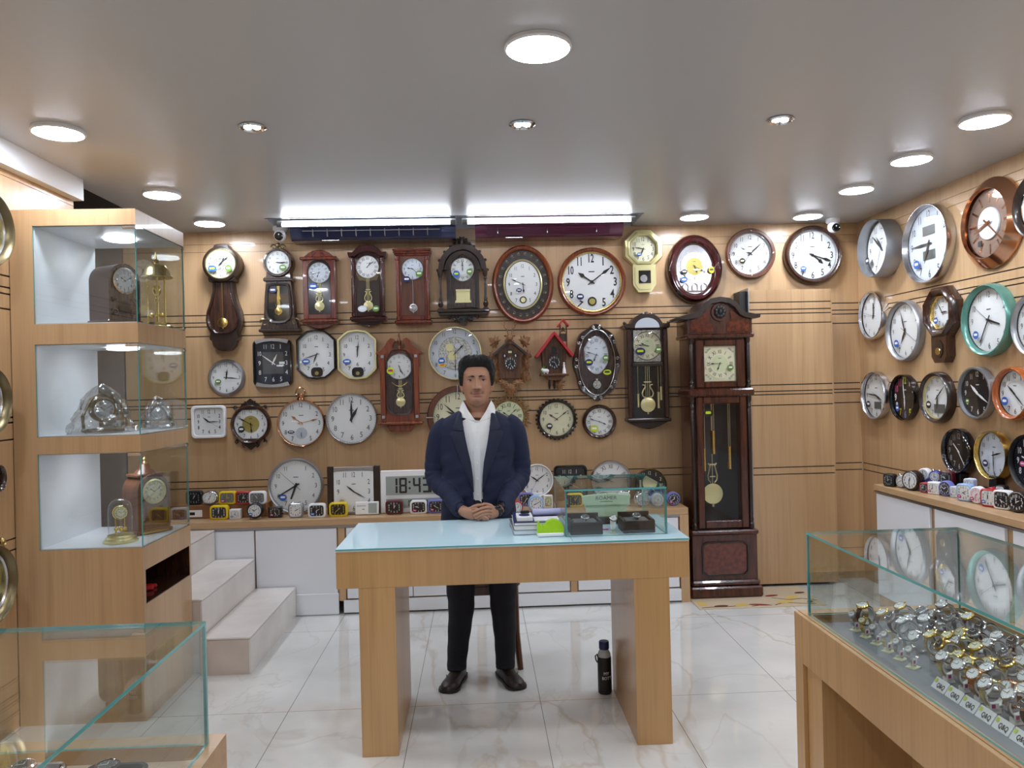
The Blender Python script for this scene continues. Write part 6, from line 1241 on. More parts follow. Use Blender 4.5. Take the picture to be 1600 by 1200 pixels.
# wrapped crystal clocks in the middle niche
mw = glassy('wrap_film', (.86, .86, .86), boost=5, rough=.12)
def wrapped(label, loc, rz, w, h, d, seed, inner):
    t = thing('wrapped_clock', label, 'clock', loc, (0, 0, rz), GN)
    rnd = random.Random(seed); m = MB(); rings = []; N = 40; K = 16
    for a in range(K+1):
        f = a/K; ring = []
        for i in range(N):
            b = 2*PI*i/N; q = (1-f**2.2)**.6 if f < 1 else .02; wr = 1+.10*math.sin(b*5+f*9+seed)+.06*rnd.uniform(-1, 1)+.05*math.sin(b*11-f*14)
            ring.append((w/2*math.cos(b)*max(q, .03)*wr*(1+.25*(1-f)**4), d/2*math.sin(b)*max(q, .03)*wr*(1+.25*(1-f)**4), f*h*(1+.02*math.sin(b*7+seed))))
        rings.append(ring)
    m.loft(rings, 0, (False, True)); m.obj('plastic_wrap', 'wrap_film', t, ang=18)
    m = MB(); m.box(-w*.36, w*.36, -d*.25, d*.25, .004, .022, 0, .004); m.obj('base', inner, t)
    MB().rev([(w*.22, -.02), (w*.24, -.012), (w*.24, .02), (w*.2, .024)], ax='y', o=(0, 0, h*.48), n=28).obj('clock_drum', inner, t)
    dial_part(t, w*.36, w*.36, -.026, 'dial_grey', 'ink', 'ro', w*.05, .76, 'c', 0, 0, h*.48, tick=False); hands(t, 10, 10, w*.16, -.03, 'ink', 0, h*.48)
    m = MB(); [m.tube([(s*w*.34, 0, .02), (s*w*.36, 0, h*.35), (s*w*.2, 0, h*.7), (0, 0, h*.82)], .008, n=6) for s in (-1, 1)]; m.obj('side_arms', inner, t)
    return t
wrapped('large gold mantel clock wrapped in clear plastic in the middle niche', (-1.84, 3.84, NB[1]), .7, .25, .235, .15, 3, 'antique')
wrapped('glass mantel clock in clear plastic at the glass corner of the middle niche', (-1.685, 4.10, NB[1]), .5, .15, .17, .09, 8, 'silver')
# bottom niche
t, zd = mantel('brown wooden mantel clock with bell top in the bottom niche', (-1.728, 4.035, NB[0]), .95, .175, .30, .13, 'chair_wood', rimr=.34, bell=True, dl='dial_cream')
m = MB(); m.box(-.07, .07, -.06, .06, .285, .302, 0, .005); m.obj('top_plinth', 'chair_wood', t)
MB().rev([(.055, .302), (.045, .315), (.03, .325), (.02, .35), (.0, .352)][:4]+[(.012, .355)], n=24).obj('bell_top', 'brown_wood', t)
MB().rev([(.01, .355), (.006, .365), (.01, .375), (.003, .385)], n=12).obj('finial', 'gold', t)
m = MB(); m.box(-.07, .07, -.088, -.083, .004, .016); m.obj('foot_trim', 'gold', t)
t = thing('anniversary_clock', 'small gold anniversary clock under a glass dome in the bottom niche', 'clock', (-1.745, 3.79, NB[0]), (0, 0, .6), GN)
MB().rev([(.078, 0), (.078, .006), (.07, .012), (.068, .02), (.06, .026), (.058, .034)], n=32).obj('base', 'gold_pale', t)
MB().rev([(.054, .034), (.054, .15), (.05, .175), (.038, .195), (.02, .205), (.001, .208)], n=32, cap=False).obj('glass_dome', 'glass', t)
MB().rev([(.032, -.012), (.034, -.008), (.034, .008), (.03, .012)], ax='y', o=(0, 0, .14), n=28).obj('clock_drum', 'gold', t)
dial_part(t, .056, .056, -.016, 'dial_cream', 'ink', 'ro', .009, .74, 'c', 0, 0, .14, tick=False); hands(t, 10, 12, .024, -.019, 'ink', 0, .14)
m = MB(); [m.rev([(.003, .034), (.003, .11)], o=(s*.02, 0, 0), n=8) for s in (-1, 1)]; m.obj('column', 'gold', t)
m = MB(); [m.ell((.02*math.cos(a), .02*math.sin(a), .06), (.009, .009, .009)) for a in (0, 1.57, 3.14, 4.71)]; m.rev([(.0015, .06), (.0015, .11)], n=6); m.obj('rotating_pendulum', 'gold', t)
m = MB(); m.box(.054, .0548, -.008, .012, .108, .118); m.obj('sticker', 'stk_blue', t)
# ================================================================ watches in the right showcase
mat('white_leather', (226, 226, 222), .5); mat('black_leather', (28, 26, 28), .5); mat('brown_leather', (84, 50, 36), .5); mat('cuff_clear', (206, 206, 204), .15, 0, .4); mat('cuff_white', (232, 230, 224), .35)
glassy('acrylic', (.97, .97, .97), boost=2.2)
KIND = {'silver bracelet': dict(band='silver', cs='silver', dl='dial', link=True), 'gold bracelet': dict(band='gold', cs='gold', dl='dial_cream', link=True), 'two-tone bracelet': dict(band='gold_pale', cs='silver', dl='dial', link=True),
    'black leather': dict(band='black_leather', cs='silver', dl='dial_black'), 'brown leather': dict(band='brown_leather', cs='gold', dl='dial'), 'rose gold': dict(band='rose_gold', cs='rose_gold', dl='dial', link=True),
    'blue-dial steel': dict(band='silver_matt', cs='chrome', dl='dial_navy', link=True), 'black-dial gold': dict(band='gold', cs='gold', dl='dial_black', link=True)}
ORD = ['first', 'second', 'third', 'fourth', 'fifth', 'sixth', 'seventh', 'eighth', 'ninth', 'tenth', 'eleventh', 'twelfth', 'thirteenth', 'fourteenth', 'fifteenth']
ZW = .8125; protos = {}
def put(kind, x, y, rz, label, cuff, tilt, first_kw={}):
    key = (kind, cuff, tilt)
    if key not in protos:
        protos[key] = watch(label, 'watches in the right showcase', (x, y, ZW), rz, cuff=cuff, tilt=tilt, tagc='magenta' if cuff == 'cuff_white' else None, R=.026 if cuff != 'small' else .022, **KIND[kind]); return protos[key]
    return dup(protos[key], (x, y, ZW), (0, 0, rz), label)
rows = [(1.075, 1.42, 1.74, .055, 'front'), (1.125, 1.5, 2.10, .056, 'second'), (1.185, 1.58, 2.12, .056, 'third'), (1.245, 1.66, 2.11, .058, 'fourth'), (1.31, 1.76, 2.12, .058, 'fifth')]
seq = {'front': ['two-tone bracelet', 'silver bracelet', 'rose gold', 'two-tone bracelet', 'silver bracelet', 'black leather', 'rose gold'],
    'second': ['brown leather', 'black leather', 'silver bracelet', 'silver bracelet', 'gold bracelet', 'black-dial gold', 'gold bracelet', 'gold bracelet', 'two-tone bracelet', 'rose gold', 'brown leather'],
    'third': ['brown leather', 'silver bracelet', 'silver bracelet', 'blue-dial steel', 'gold bracelet', 'two-tone bracelet', 'gold bracelet', 'gold bracelet', 'black-dial gold', 'silver bracelet'],
    'fourth': ['black leather', 'silver bracelet', 'blue-dial steel', 'gold bracelet', 'black leather', 'silver bracelet', 'blue-dial steel', 'silver bracelet'],
    'fifth': ['silver bracelet', 'blue-dial steel', 'brown leather', 'black leather', 'silver bracelet', 'black leather']}
rr = random.Random(5)
for x, ya, yb, st, nm in rows:
    y = yb; i = 0
    while y > ya:
        kd = seq[nm][i % len(seq[nm])]; cuff = 'cuff_white' if nm == 'front' else ('cuff_clear' if (i+len(nm)) % 3 else None)
        put(kd, x+rr.uniform(-.006, .006), y, rr.uniform(-.25, .25), f'{kd} watch, {ORD[i]} from the far end, {nm} row of right showcase', cuff, .7 if nm == 'front' else (.9 if i % 2 else .5)); y -= st; i += 1
# ladies' watches draped over little beige hooks, nearest the wooden edge
for i, kd in enumerate(['silver bracelet', 'gold bracelet', 'silver bracelet', 'two-tone bracelet', 'silver bracelet', 'silver bracelet']):
    y = 2.12-.057*i; key = ('hook', kd)
    lb = f"small {kd} watch on a beige hook, {ORD[i]} from the far end of showcase"
    if key not in protos: k = dict(KIND[kd]); protos[key] = watch(lb, "ladies' watches on beige hooks", (1.045, y, ZW), .5, R=.019, wd=.011, cd=.0105, stand='dial_cream', tilt=.8, tagc='magenta', **k)
    else: dup(protos[key], (1.045, y, ZW), (0, 0, .5), lb)
# brand cards in front of the white cuffs
c0 = None
for i in range(7):
    y = 1.70-.052*i
    lb = f'white Q&Q price card, {ORD[i]} from the far end of the card row' 
    if c0 is None:
        c0 = thing('price_card', lb, 'price card', (1.022, y, ZW), (0, 0, -PI/2), 'white cards at the showcase edge')
        m = MB(); m.add([(-.024, 0, 0), (.024, 0, 0), (.024, .016, .022), (-.024, .016, .022), (-.024, .02, 0), (.024, .02, 0)], [(0, 1, 2, 3), (3, 2, 5, 4), (0, 3, 4), (1, 5, 2), (1, 0, 4, 5)]); m.obj('card', 'white', c0, smooth=False)
        m = MB(); m.text('Q&Q', .004, .0, 0, .011, 0, 0, .95, .02); vs = m.v; m.v = [(x, (z+.009)*16/22-.0009, z+.009) for x, y_, z in vs]; m.obj('lettering', 'ink', c0, smooth=False)
        m = MB(); m.add([(-.022, .0085-.0009, .012), (-.014, .0085-.0009, .012), (-.014, .014-.0009, .0195), (-.022, .014-.0009, .0195)], [(0, 1, 2, 3)]); m.obj('green_star', 'stk_lime', c0, smooth=False)
    else: dup(c0, (1.022, y, ZW), (0, 0, -PI/2), lb)
# clear acrylic shelf blocks
for x, y0, y1, z, lb in ((1.11, 1.98, 2.14, .055, 'clear acrylic display block at the far end of the right showcase'), (1.26, 1.5, 1.95, .075, 'long clear acrylic display shelf in the right showcase')):
    pass
t = watch("round gold-cased watch on a clear cuff in the showcase's far left corner", 'watches in the right showcase', (1.075, 2.125, ZW), .3, cuff='cuff_clear', tilt=.3, band='brown_leather', cs='gold', dl='dial')
# ================================================================ boxed watches in the left showcase
for px, mt, bd, lb, nm in ((82, 'silver', 'silver', 'silver watch box with a steel watch in the left showcase', 'steel wristwatch inside the silver box'), (205, 'black', 'black', 'black watch box with a black watch in the left showcase', 'black wristwatch inside the black box')):
    P = hit(px, 1170, 2, .875); x, y = P[0], P[1]-.09
    t = thing('watch_box', lb, 'watch box', (x, y, .8125), (0, 0, 0), 'watch boxes in the left showcase')
    o = rrect(.105, .1, .015, 4); m = MB()
    m.loft([[(a, b, .0) for a, b in o], [(a, b, .055) for a, b in o], [(a*.95, b*.95, .058) for a, b in o], [(a*.88, b*.88, .056) for a, b in o], [(a*.86, b*.86, .02) for a, b in o]], 0, (True, True)); m.obj('box_body', mt, t)
    m = MB(); m.ell((0, 0, .034), (.04, .036, .02)); m.obj('cushion', 'silver_matt' if mt == 'silver' else 'grey_plastic', t)
    watch(nm, 'wristwatches in the left showcase', (x, y, .8125+.022), PI/2+.2, band=bd, cs='silver' if bd == 'silver' else 'black_gloss', dl='dial_black', link=bd == 'silver', R=.024, cd=.021, wd=.02)
# ================================================================ the man behind the table
def interp(zs, vs): return lambda z: float(np.interp(z, zs, vs))
def sm(a, b, x): t = min(max((x-a)/(b-a), 0), 1); return t*t*(3-2*t)
HX, HY, HZ = -.010, 3.985, 1.428     # chin level of the head
man = None
def head_fn():
    zs = [-.012, -.004, .006, .02, .04, .06, .08, .10, .12, .14, .165, .19, .207, .218, .224]
    A = [.016, .032, .045, .055, .063, .068, .0715, .074, .0755, .0765, .075, .064, .048, .030, .004]
    Fr = [.060, .074, .081, .084, .084, .085, .087, .088, .088, .090, .088, .074, .055, .034, .004]
    Bk = [.005, .02, .035, .05, .062, .072, .080, .086, .092, .095, .093, .078, .058, .036, .004]
    a, f, b = interp(zs, A), interp(zs, Fr), interp(zs, Bk)
    g = lambda x, z, x0, z0, sx, sz: math.exp(-((x-x0)/sx)**2-((z-z0)/sz)**2)
    def P(z, th):  # th = 0 at the front
        c, s = math.cos(th), math.sin(th); ex = 2.0/2.25
        x = a(z)*math.copysign(abs(s)**ex, s); y = (f(z) if c > 0 else b(z))*math.copysign(abs(c)**ex, c)
        if c > 0:
            d = 0; ax = abs(x); z = z/1.125
            rid = max(0, min(1, (.128-z)/.05)); nz = .006+.0255*rid**1.15
            if .066 < z < .135: d += nz*math.exp(-(x/(.0075+.0060*rid))**2)*sm(.066, .074, z)*(1-sm(.118, .136, z))
            d += .0095*g(ax, z, .0150, .0755, .0068, .007)                     # nostril wings
            d -= .0075*g(ax, z, .031, .112, .016, .011)+.004*g(ax, z, .014, .114, .007, .012)
            d += .0035*g(ax, z, .03, .131, .02, .006)+.003*g(ax, z, .045, .085, .016, .016)
            d += .009*g(x, z, 0, .0535, .022, .0040)+.0095*g(x, z, 0, .0430, .019, .0046)-.006*g(x, z, 0, .0482, .027, .0016)
            d -= .0035*g(x, z, 0, .034, .02, .005); d += .006*g(x, z, 0, .016, .02, .012); d -= .002*g(x, z, 0, .062, .003, .006)
            d -= .002*g(ax, z, .03, .058, .006, .014)
            y += d
        return x, y
    return P
HP = head_fn()
def head_mesh(m, zs, n, off=None):
    rs = []
    for z in zs:
        r = []
        for i in range(n):
            u = i/n*2-1; th = PI*math.copysign(abs(u)**1.5, u)   # denser at the front
            x, y = HP(z, th)
            if off:
                o = off(z, th, x, y); L = math.hypot(x, y)+1e-6; x += x/L*o[0]; y += y/L*o[0]; zz = z+o[1]
            else: zz = z
            r.append((x+HX, -y+HY, zz+HZ))
        rs.append(r[::-1])
    return m.loft(rs, 0)
def tb(m, pts, rad, n=16): return m.tube(pts, rad, 0, n)
def cr_(p, k=6):   # Catmull-Rom through points with radii
    P = [np.array(q, float) for q in p]; P = [P[0]]+P+[P[-1]]; out = []
    for i in range(1, len(P)-2):
        for t in np.linspace(0, 1, k, endpoint=False):
            a, b, c, d = P[i-1:i+3]; out.append(.5*((2*b)+(-a+c)*t+(2*a-5*b+4*c-d)*t*t+(-a+3*b-3*c+d)*t**3))
    out.append(P[-2]); return out
def limb(m, rows, k=6, n=16):
    rows = [tuple(r)+(r[3],) if len(r) == 4 else tuple(r) for r in rows]; Q = cr_(rows, k); m.tube([tuple(q[:3]) for q in Q], [(q[4], q[3]) for q in Q], 0, n)
BX = -.012
# -- body: head, neck, trunk, arms and legs as one remeshed skin
m = MB()
head_mesh(m, [-.012, -.008]+list(np.linspace(-.004, .205, 84))+[.211, .216, .22, .2235], 110)
for s in (-1, 1):  # ears
    m.ell((HX+s*.0765, HY-.002, HZ+.098), (.011, .017, .029), 0, 16, 12); m.ell((HX+s*.0835, HY+.004, HZ+.104), (.006, .014, .024), 0, 14, 10); m.ell((HX+s*.075, HY-.01, HZ+.075), (.007, .009, .011), 0, 12, 8)
limb(m, [(HX, HY+.022, HZ+.06, .056), (HX, HY+.022, HZ+.01, .062, .06), (HX, HY+.03, HZ-.045, .064, .06), (BX, 4.0, HZ-.09, .085, .065)], 5, 24)
limb(m, [(BX, 4.0, 1.345, .12, .05), (BX, 4.0, 1.28, .14, .06), (BX, 4.0, 1.2, .14, .07), (BX, 4.0, 1.08, .13, .065), (BX, 4.0, .98, .13, .07), (BX, 4.0, .88, .14, .08)], 5, 24)
ARM = {-1: [(-.185, 4.0, 1.315), (-.235, 4.03, 1.07), (-.105, 3.815, .915)], 1: [(.16, 4.0, 1.325), (.205, 4.03, 1.07), (.098, 3.81, .915)]}
for s in (-1, 1):
    a, b, c = ARM[s]; md = [(a[i]+b[i])/2 for i in range(3)]; md2 = [(b[i]+c[i])/2 for i in range(3)]
    limb(m, [(*a, .052), (*md, .044), (*b, .038), (*md2, .035), (c[0], c[1], c[2], .027), (c[0]*.72, c[1]-.015, c[2]-.006, .026, .022)], 5, 14)
    lx = {-1: (-.10, -.12, -.148), 1: (.085, .1, .118)}[s]
    limb(m, [(lx[0]*.9, 4.0, .86, .085), (lx[0], 4.0, .7, .075), (lx[1], 3.99, .48, .052), (lx[1], 4.01, .35, .052), (lx[2], 4.01, .1, .034), (lx[2], 4.0, .05, .036)], 4, 14)
# palms
def palm(m, s):
    w = Vector((s*.088 if s > 0 else -.095, 3.80, .906)); k = Vector((s*.034, 3.762, .896))
    m.tube([tuple(w), tuple(w.lerp(k, .35)), tuple(w.lerp(k, .75)), tuple(k)], [(.022, .024), (.02, .029), (.016, .030), (.011, .026)], 0, 14)
palm(m, -1); palm(m, 1)
body = m.obj('person', 'white', smooth=True)
md = body.modifiers.new('r', 'REMESH'); md.mode = 'VOXEL'; md.voxel_size = .0027
md = body.modifiers.new('s', 'SMOOTH'); md.factor = .3; md.iterations = 1
dg = bpy.context.evaluated_depsgraph_get(); ev = body.evaluated_get(dg); me = bpy.data.meshes.new_from_object(ev); old = body.data
V = np.empty(len(me.vertices)*3); me.vertices.foreach_get('co', V); V = V.reshape(-1, 3)
nv0 = len(V); bpy.data.objects.remove(body)
# fingers, added to the same skin mesh
fm_ = MB(); nails = []
def finger(pts, r0, r1):
    Q = cr_([(*p, 0) for p in pts], 5); n = len(Q); R = [r0+(r1-r0)*i/(n-1) for i in range(n)]
    for i, f in ((5, 1.07), (10, 1.06)):
        if i < n: R[i] *= f
    P = [tuple(q[:3]) for q in Q]; d = (Vector(P[-1])-Vector(P[-2])).normalized()
    P += [tuple(Vector(P[-1])+d*r1*.6), tuple(Vector(P[-1])+d*r1*.95)]; R += [r1*.78, r1*.3]; fm_.tube(P, R, 0, 12); nails.append((P[-3], d, r1))
# his right hand (left in the photo): four fingers running to the right and down over the other hand
for i, (z0, z1, x1, y) in enumerate(((.921, .890, .030, 3.744), (.906, .879, .027, 3.737), (.893, .875, .014, 3.738), (.882, .873, .002, 3.747))):
    finger([(-.052, 3.774, z0-.004), (-.026, y+.006, z0+.003), (.000, y-.010, (z0+z1)/2+.006), (x1, y-.004, z1)], .0086 if i < 3 else .0076, .0072 if i < 3 else .0064)
for i, (z0, z1, x1, y) in enumerate(((.930, .913, -.040, 3.739), (.914, .896, -.036, 3.731), (.899, .884, -.028, 3.732), (.886, .875, -.018, 3.740))):
    finger([(.052, 3.774, z0-.008), (.026, y+.004, z0+.002), (.000, y-.009, (z0+z1)/2+.008), (x1, y+.000, z1)], .0086 if i < 3 else .0076, .0072 if i < 3 else .0064)
finger([(-.06, 3.778, .918), (-.038, 3.768, .932), (-.018, 3.76, .940), (.004, 3.755, .942)], .0112, .0082)
finger([(.06, 3.778, .918), (.044, 3.77, .934), (.028, 3.764, .942), (.010, 3.76, .946)], .0112, .0082)
base_v = [tuple(v) for v in V]; fs = [tuple(p.vertices) for p in me.polygons]
FM = MB(); FM.v = base_v; FM.f = fs; FM.mi = [0]*len(fs); FM.add(fm_.v, fm_.f, 0)
man = FM.obj('person', 'white', ang=70)
tag(man, 'man in navy blue suit jacket and white shirt standing with clasped hands behind the table', 'person')
# skin colour: lips, moustache and beard shadow belong to the skin
sk = mat('skin', (172, 126, 98), .48); n, l = nodes(sk); b = n['Principled BSDF']; b.inputs['Subsurface Weight'].default_value = 0; b.inputs['Subsurface Radius'].default_value = (.01, .004, .002)
at = n.new('ShaderNodeAttribute'); at.attribute_name = 'skin_tone'; l.new(at.outputs['Color'], b.inputs['Base Color'])
AV = np.array(FM.v); hx, hy, hz = AV[:, 0]-HX, -(AV[:, 1]-HY), (AV[:, 2]-HZ)/1.125
col = np.tile(np.array(S(170, 124, 97))[:3], (len(AV), 1)); fr = (hy > .045) & (hz > -.02) & (hz < .2)
def blend(c, w): 
    global col; w = np.clip(w, 0, 1)[:, None]*fr[:, None]; col = col*(1-w)+np.array(S(*c))[:3]*w
E_ = lambda x0, z0, sx, sz: np.exp(-(((np.abs(hx) if x0 else hx)-x0)/sx)**2-((hz-z0)/sz)**2)
blend((140, 98, 78), 1.0*E_(0, .012, .036, .016)*.8); blend((92, 66, 56), .9*E_(0, .0588, .027, .0026)+.85*E_(.0285, .054, .006, .006)); blend((106, 76, 64), .55*E_(0, .022, .014, .009))
blend((150, 88, 78), 1.15*E_(0, .0533, .020, .0032)); blend((156, 94, 84), 1.15*E_(0, .0437, .018, .0038)); blend((78, 42, 38), 1.2*E_(0, .0484, .0245, .0014))  # lips, with the shade of the mouth crease painted as a dark line
blend((150, 100, 78), .5*E_(.031, .104, .016, .006)+.4*E_(.031, .122, .016, .005))
blend((70, 40, 34), .8*E_(.0075, .069, .004, .0022))  # nostril shade painted into the skin colour
ca = man.data.color_attributes.new('skin_tone', 'FLOAT_COLOR', 'POINT'); ca.data.foreach_set('color', np.hstack([col, np.ones((len(col), 1))]).astype(np.float32).ravel())
man.data.materials.clear(); man.data.materials.append(sk)
mat('eye_white', (206, 200, 196), .2, coat=.5); mat('iris', (30, 18, 14), .15, coat=.5); mat('hair', (14, 12, 13), .72); mat('brow', (34, 24, 22), .7); mat('nail', (206, 160, 140), .3)
for s in (-1, 1):
    ex, ez = HX+s*.0330, HZ+.1245; ey = HY-HP(.1105, math.asin(min(.0315/.07, 1)))[1]
    ey = HY-.0735
    m = MB(); m.ell((ex, ey+.002, ez), (.0140, .0070, .0040), 0, 20, 10); m.obj('eye', 'eye_white', man)
    m = MB(); m.ell((ex+.001, ey-.0032, ez), (.0058, .0026, .0039), 0, 16, 8); m.obj('iris', 'iris', man)
    m = MB(); m.tube([(ex+s*q*.0158, ey-.0045+.004*q*q, ez+.0046-.0048*q*q) for q in np.linspace(-1, 1, 9)], [.0006, .0014, .0018, .0020, .0021, .0020, .0018, .0014, .0006], n=8); m.obj('eyelid', 'brow', man)
    m = MB(); Q = [(HX+s*(.012+.034*q), HY-.0895+.002-(.0035 if q < .5 else 0)+.012*q*q, HZ+.1445+.004*math.sin(PI*q*.8)-.003*q) for q in np.linspace(0, 1, 9)]
    m.tube(Q, [(.0022, .0032), (.0028, .0042), (.003, .0046), (.003, .0044), (.003, .004), (.0028, .0036), (.0024, .003), (.0016, .002), (.0006, .001)], n=8); m.obj('eyebrow', 'brow', man)
# hair: a full cap that leaves face and ears free
def hoff(z, th, x, y):
    a = abs(math.degrees(th)); hl = np.interp(a, [0, 30, 45, 56, 66, 80, 95, 108, 125, 180], [.192, .191, .187, .172, .124, .092, .132, .120, .04, .03])
    w = sm(hl-.004, hl+.012, z); top = sm(.15, .215, z); fr_ = 1-sm(40, 80, a)
    t = .017+.014*top+.014*fr_*sm(.176, .2, z)
    nz = .0028*math.sin(9*th+40*z)+.002*math.sin(23*th-90*z)+.0016*math.sin(41*th+160*z)
    return (w*(t+nz)-(1-w)*.007, w*(.026*top+.006*fr_*top+nz*.8))
m = MB(); head_mesh(m, list(np.linspace(.03, .215, 60))+[.219, .222, .2235], 120, hoff); m.obj('hair', 'hair', man, ang=60)
m = MB()
for p, d, r in nails: m.ell((p[0]+d.x*r*.3, p[1]-r*.72, p[2]+d.z*r*.3+.001), (r*.5, r*.2, r*.42), 0, 8, 5)
m.obj('fingernails', 'nail', man)
# ---- clothes
JZ = [.76, .84, .92, 1.0, 1.1, 1.2, 1.28, 1.33, 1.36, 1.382, 1.398]
JA = [.205, .198, .19, .186, .188, .197, .203, .195, .165, .125, .092]
JF = [.125, .122, .118, .118, .124, .130, .122, .105, .088, .072, .060]
JB = [.125, .12, .112, .108, .112, .118, .112, .10, .088, .078, .070]
OZ = [.76, .84, .90, .98, 1.07, 1.14, 1.2, 1.26, 1.3, 1.36, 1.398]; OW = [.05, .034, .024, .024, .027, .035, .048, .060, .066, .075, .080]
ja, jf, jb, jo = interp(JZ, JA), interp(JZ, JF), interp(JZ, JB), interp(OZ, OW)
JC = lambda z: (BX-.004, 4.0-.008*sm(1.2, 1.4, z))
def jpt(z, th, off=0):
    c, s = math.cos(th), math.sin(th); ex = 2/2.3; cx, cy = JC(z)
    fold = .0025*math.sin(z*46+2.2*th)*sm(.0, .5, abs(th))*(1-sm(1.15, 1.3, z))+.0018*math.sin(z*90-5*th)*(1-sm(1.1, 1.3, z))
    return (cx+(ja(z)+off+fold)*math.copysign(abs(s)**ex, s), cy-((jf(z) if c > 0 else jb(z))+off+fold)*math.copysign(abs(c)**ex, c), z)
def jfront(x, z, off=0):  # point on the jacket front at a given x
    lo, hi = -PI/2, PI/2
    for _ in range(24):
        mid = (lo+hi)/2
        if jpt(z, mid, off)[0]-JC(z)[0] < x: lo = mid
        else: hi = mid
    return jpt(z, lo, off)
def th_at(x, z):
    lo, hi = 0, PI/2
    for _ in range(24):
        mid = (lo+hi)/2
        if jpt(z, mid)[0]-JC(z)[0] < x: lo = mid
        else: hi = mid
    return lo
m = MB(); rings = []
for z in list(np.linspace(.765, 1.398, 54)):
    t0 = th_at(jo(z), z); N = 64; out = [jpt(z, t0+(2*PI-2*t0)*i/N) for i in range(N+1)]; inn = [jpt(z, t0+(2*PI-2*t0)*i/N, -.013) for i in range(N, -1, -1)]
    rings.append(out+inn)
m.loft(rings)
for s in (-1, 1):
    a, b, c = ARM[s]; ax = a[0]; 
    rows = [(ax-s*.03, a[1], a[2]-.005, .066, .062), (ax+s*.01, a[1]+.0, a[2]-.035, .066, .064), ((ax*.5+b[0]*.5)+s*.012, 4.02, 1.2, .060, .062), (b[0]+s*.002, b[1], b[2]+.03, .056, .056), (b[0]-s*.008, b[1]-.02, b[2]-.035, .055, .055), ((b[0]*.5+c[0]*.5)+s*.0, (b[1]+c[1])/2, (b[2]+c[2])/2-.002, .048, .050), (c[0]+s*.012, c[1]+.012, c[2]+.004, .040, .043), (c[0]+s*.001, c[1]+.0, c[2]-.0, .039, .042)]
    Q = cr_(rows, 10); n_ = len(Q); R = []
    for i, q in enumerate(Q):
        t = i/(n_-1); f = 1+(.035*math.sin(i*1.15)+.02*math.sin(i*2.3+1))*sm(.3, .45, t)*(1-sm(.75, .9, t)); R.append((q[4]*f, q[3]*f))
    m.tube([tuple(q[:3]) for q in Q], R, 0, 24)
jk = m.obj('jacket', 'suit', man) if 'suit' in MT else (noisy('suit', (21, 30, 60), (18, 26, 53), (300, 300, 300), .85), m.obj('jacket', 'suit', man))[1]
md = jk.modifiers.new('r', 'REMESH'); md.mode = 'VOXEL'; md.voxel_size = .0045
md = jk.modifiers.new('s', 'SMOOTH'); md.factor = .5; md.iterations = 5
def patch(nm, rows, mt, th=.003, parent=None):
    """rows of points -> a thin cloth panel with thickness"""
    m = MB(); R = [[Vector(p) for p in r] for r in rows]; k = len(R[0])
    rings = []
    for r in R: rings.append([tuple(p+Vector((0, -th, 0))) for p in r]+[tuple(p) for p in r[::-1]])
    m.loft(rings); return m.obj(nm, mt, man, ang=50)
mat('suit_lapel', (17, 25, 51), .7)
for s in (-1, 1):
    LZ = [(.99, .024, .026), (1.02, .025, .038), (1.07, .027, .056), (1.14, .035, .082), (1.2, .048, .106), (1.25, .058, .126), (1.285, .064, .140), (1.298, .066, .128)]
    rows = []
    for z, i0, o0 in LZ: rows.append([jfront(s*(i0-.003+(o0-i0)*q), z, .0035+.004*math.sin(PI*q)) for q in (0, .25, .5, .75, 1)])
    patch('lapel', rows, 'suit_lapel')
    rows = []
    for z, i0, o0 in [(1.301, .067, .108), (1.312, .069, .124), (1.335, .072, .118), (1.36, .075, .108), (1.38, .077, .098), (1.395, .079, .090)]: rows.append([jfront(s*(i0-.003+(o0-i0)*q), min(z, 1.397), .002+.003*math.sin(PI*q))[:2]+(z,) for q in (0, .33, .67, 1)])
    patch('collar_leaf', rows, 'suit_lapel')
rows = [[jfront(x, z, .002) for x in np.linspace(.085, .155, 5)] for z in (1.165, 1.185)]; patch('breast_pocket', rows, 'suit_lapel', .002)
# shirt
m = MB(); noisy('shirt', (232, 232, 230), (224, 225, 226), (40, 40, 4), .7)
rings = []
for z in np.linspace(.80, 1.335, 40):
    rg = [jpt(z, 2*PI*i/48, -.0185-.004*sm(1.25, 1.385, z)+(.0015*math.sin(i*1.7+z*30) if abs(z-1.1) < .3 else 0)) for i in range(48)]
    rings.append([(x, y, q+(.45*max(0, abs(x-HX)-.004)*(1-sm(.062, .09, abs(x-HX)))*sm(1.26, 1.335, z) if y < 4.0 else 0)) for x, y, q in rg])
m.loft(rings); m.obj('shirt', 'shirt', man)
rows = [[jfront(x, z, -.0165)[:2]+(z,) for x in (-.016, -.008, .0, .008, .016)] for z in np.linspace(.82, 1.30, 18)]; patch('shirt_placket', rows, 'shirt', .0025)
for z in (.90, .975, 1.055, 1.135, 1.215, 1.29): p = jfront(.0, z, -.0135); MB().rev([(.0048, -.0012), (.0048, .001)], ax='y', o=(p[0], p[1]-.002, z), n=14).obj('button', 'white', man)
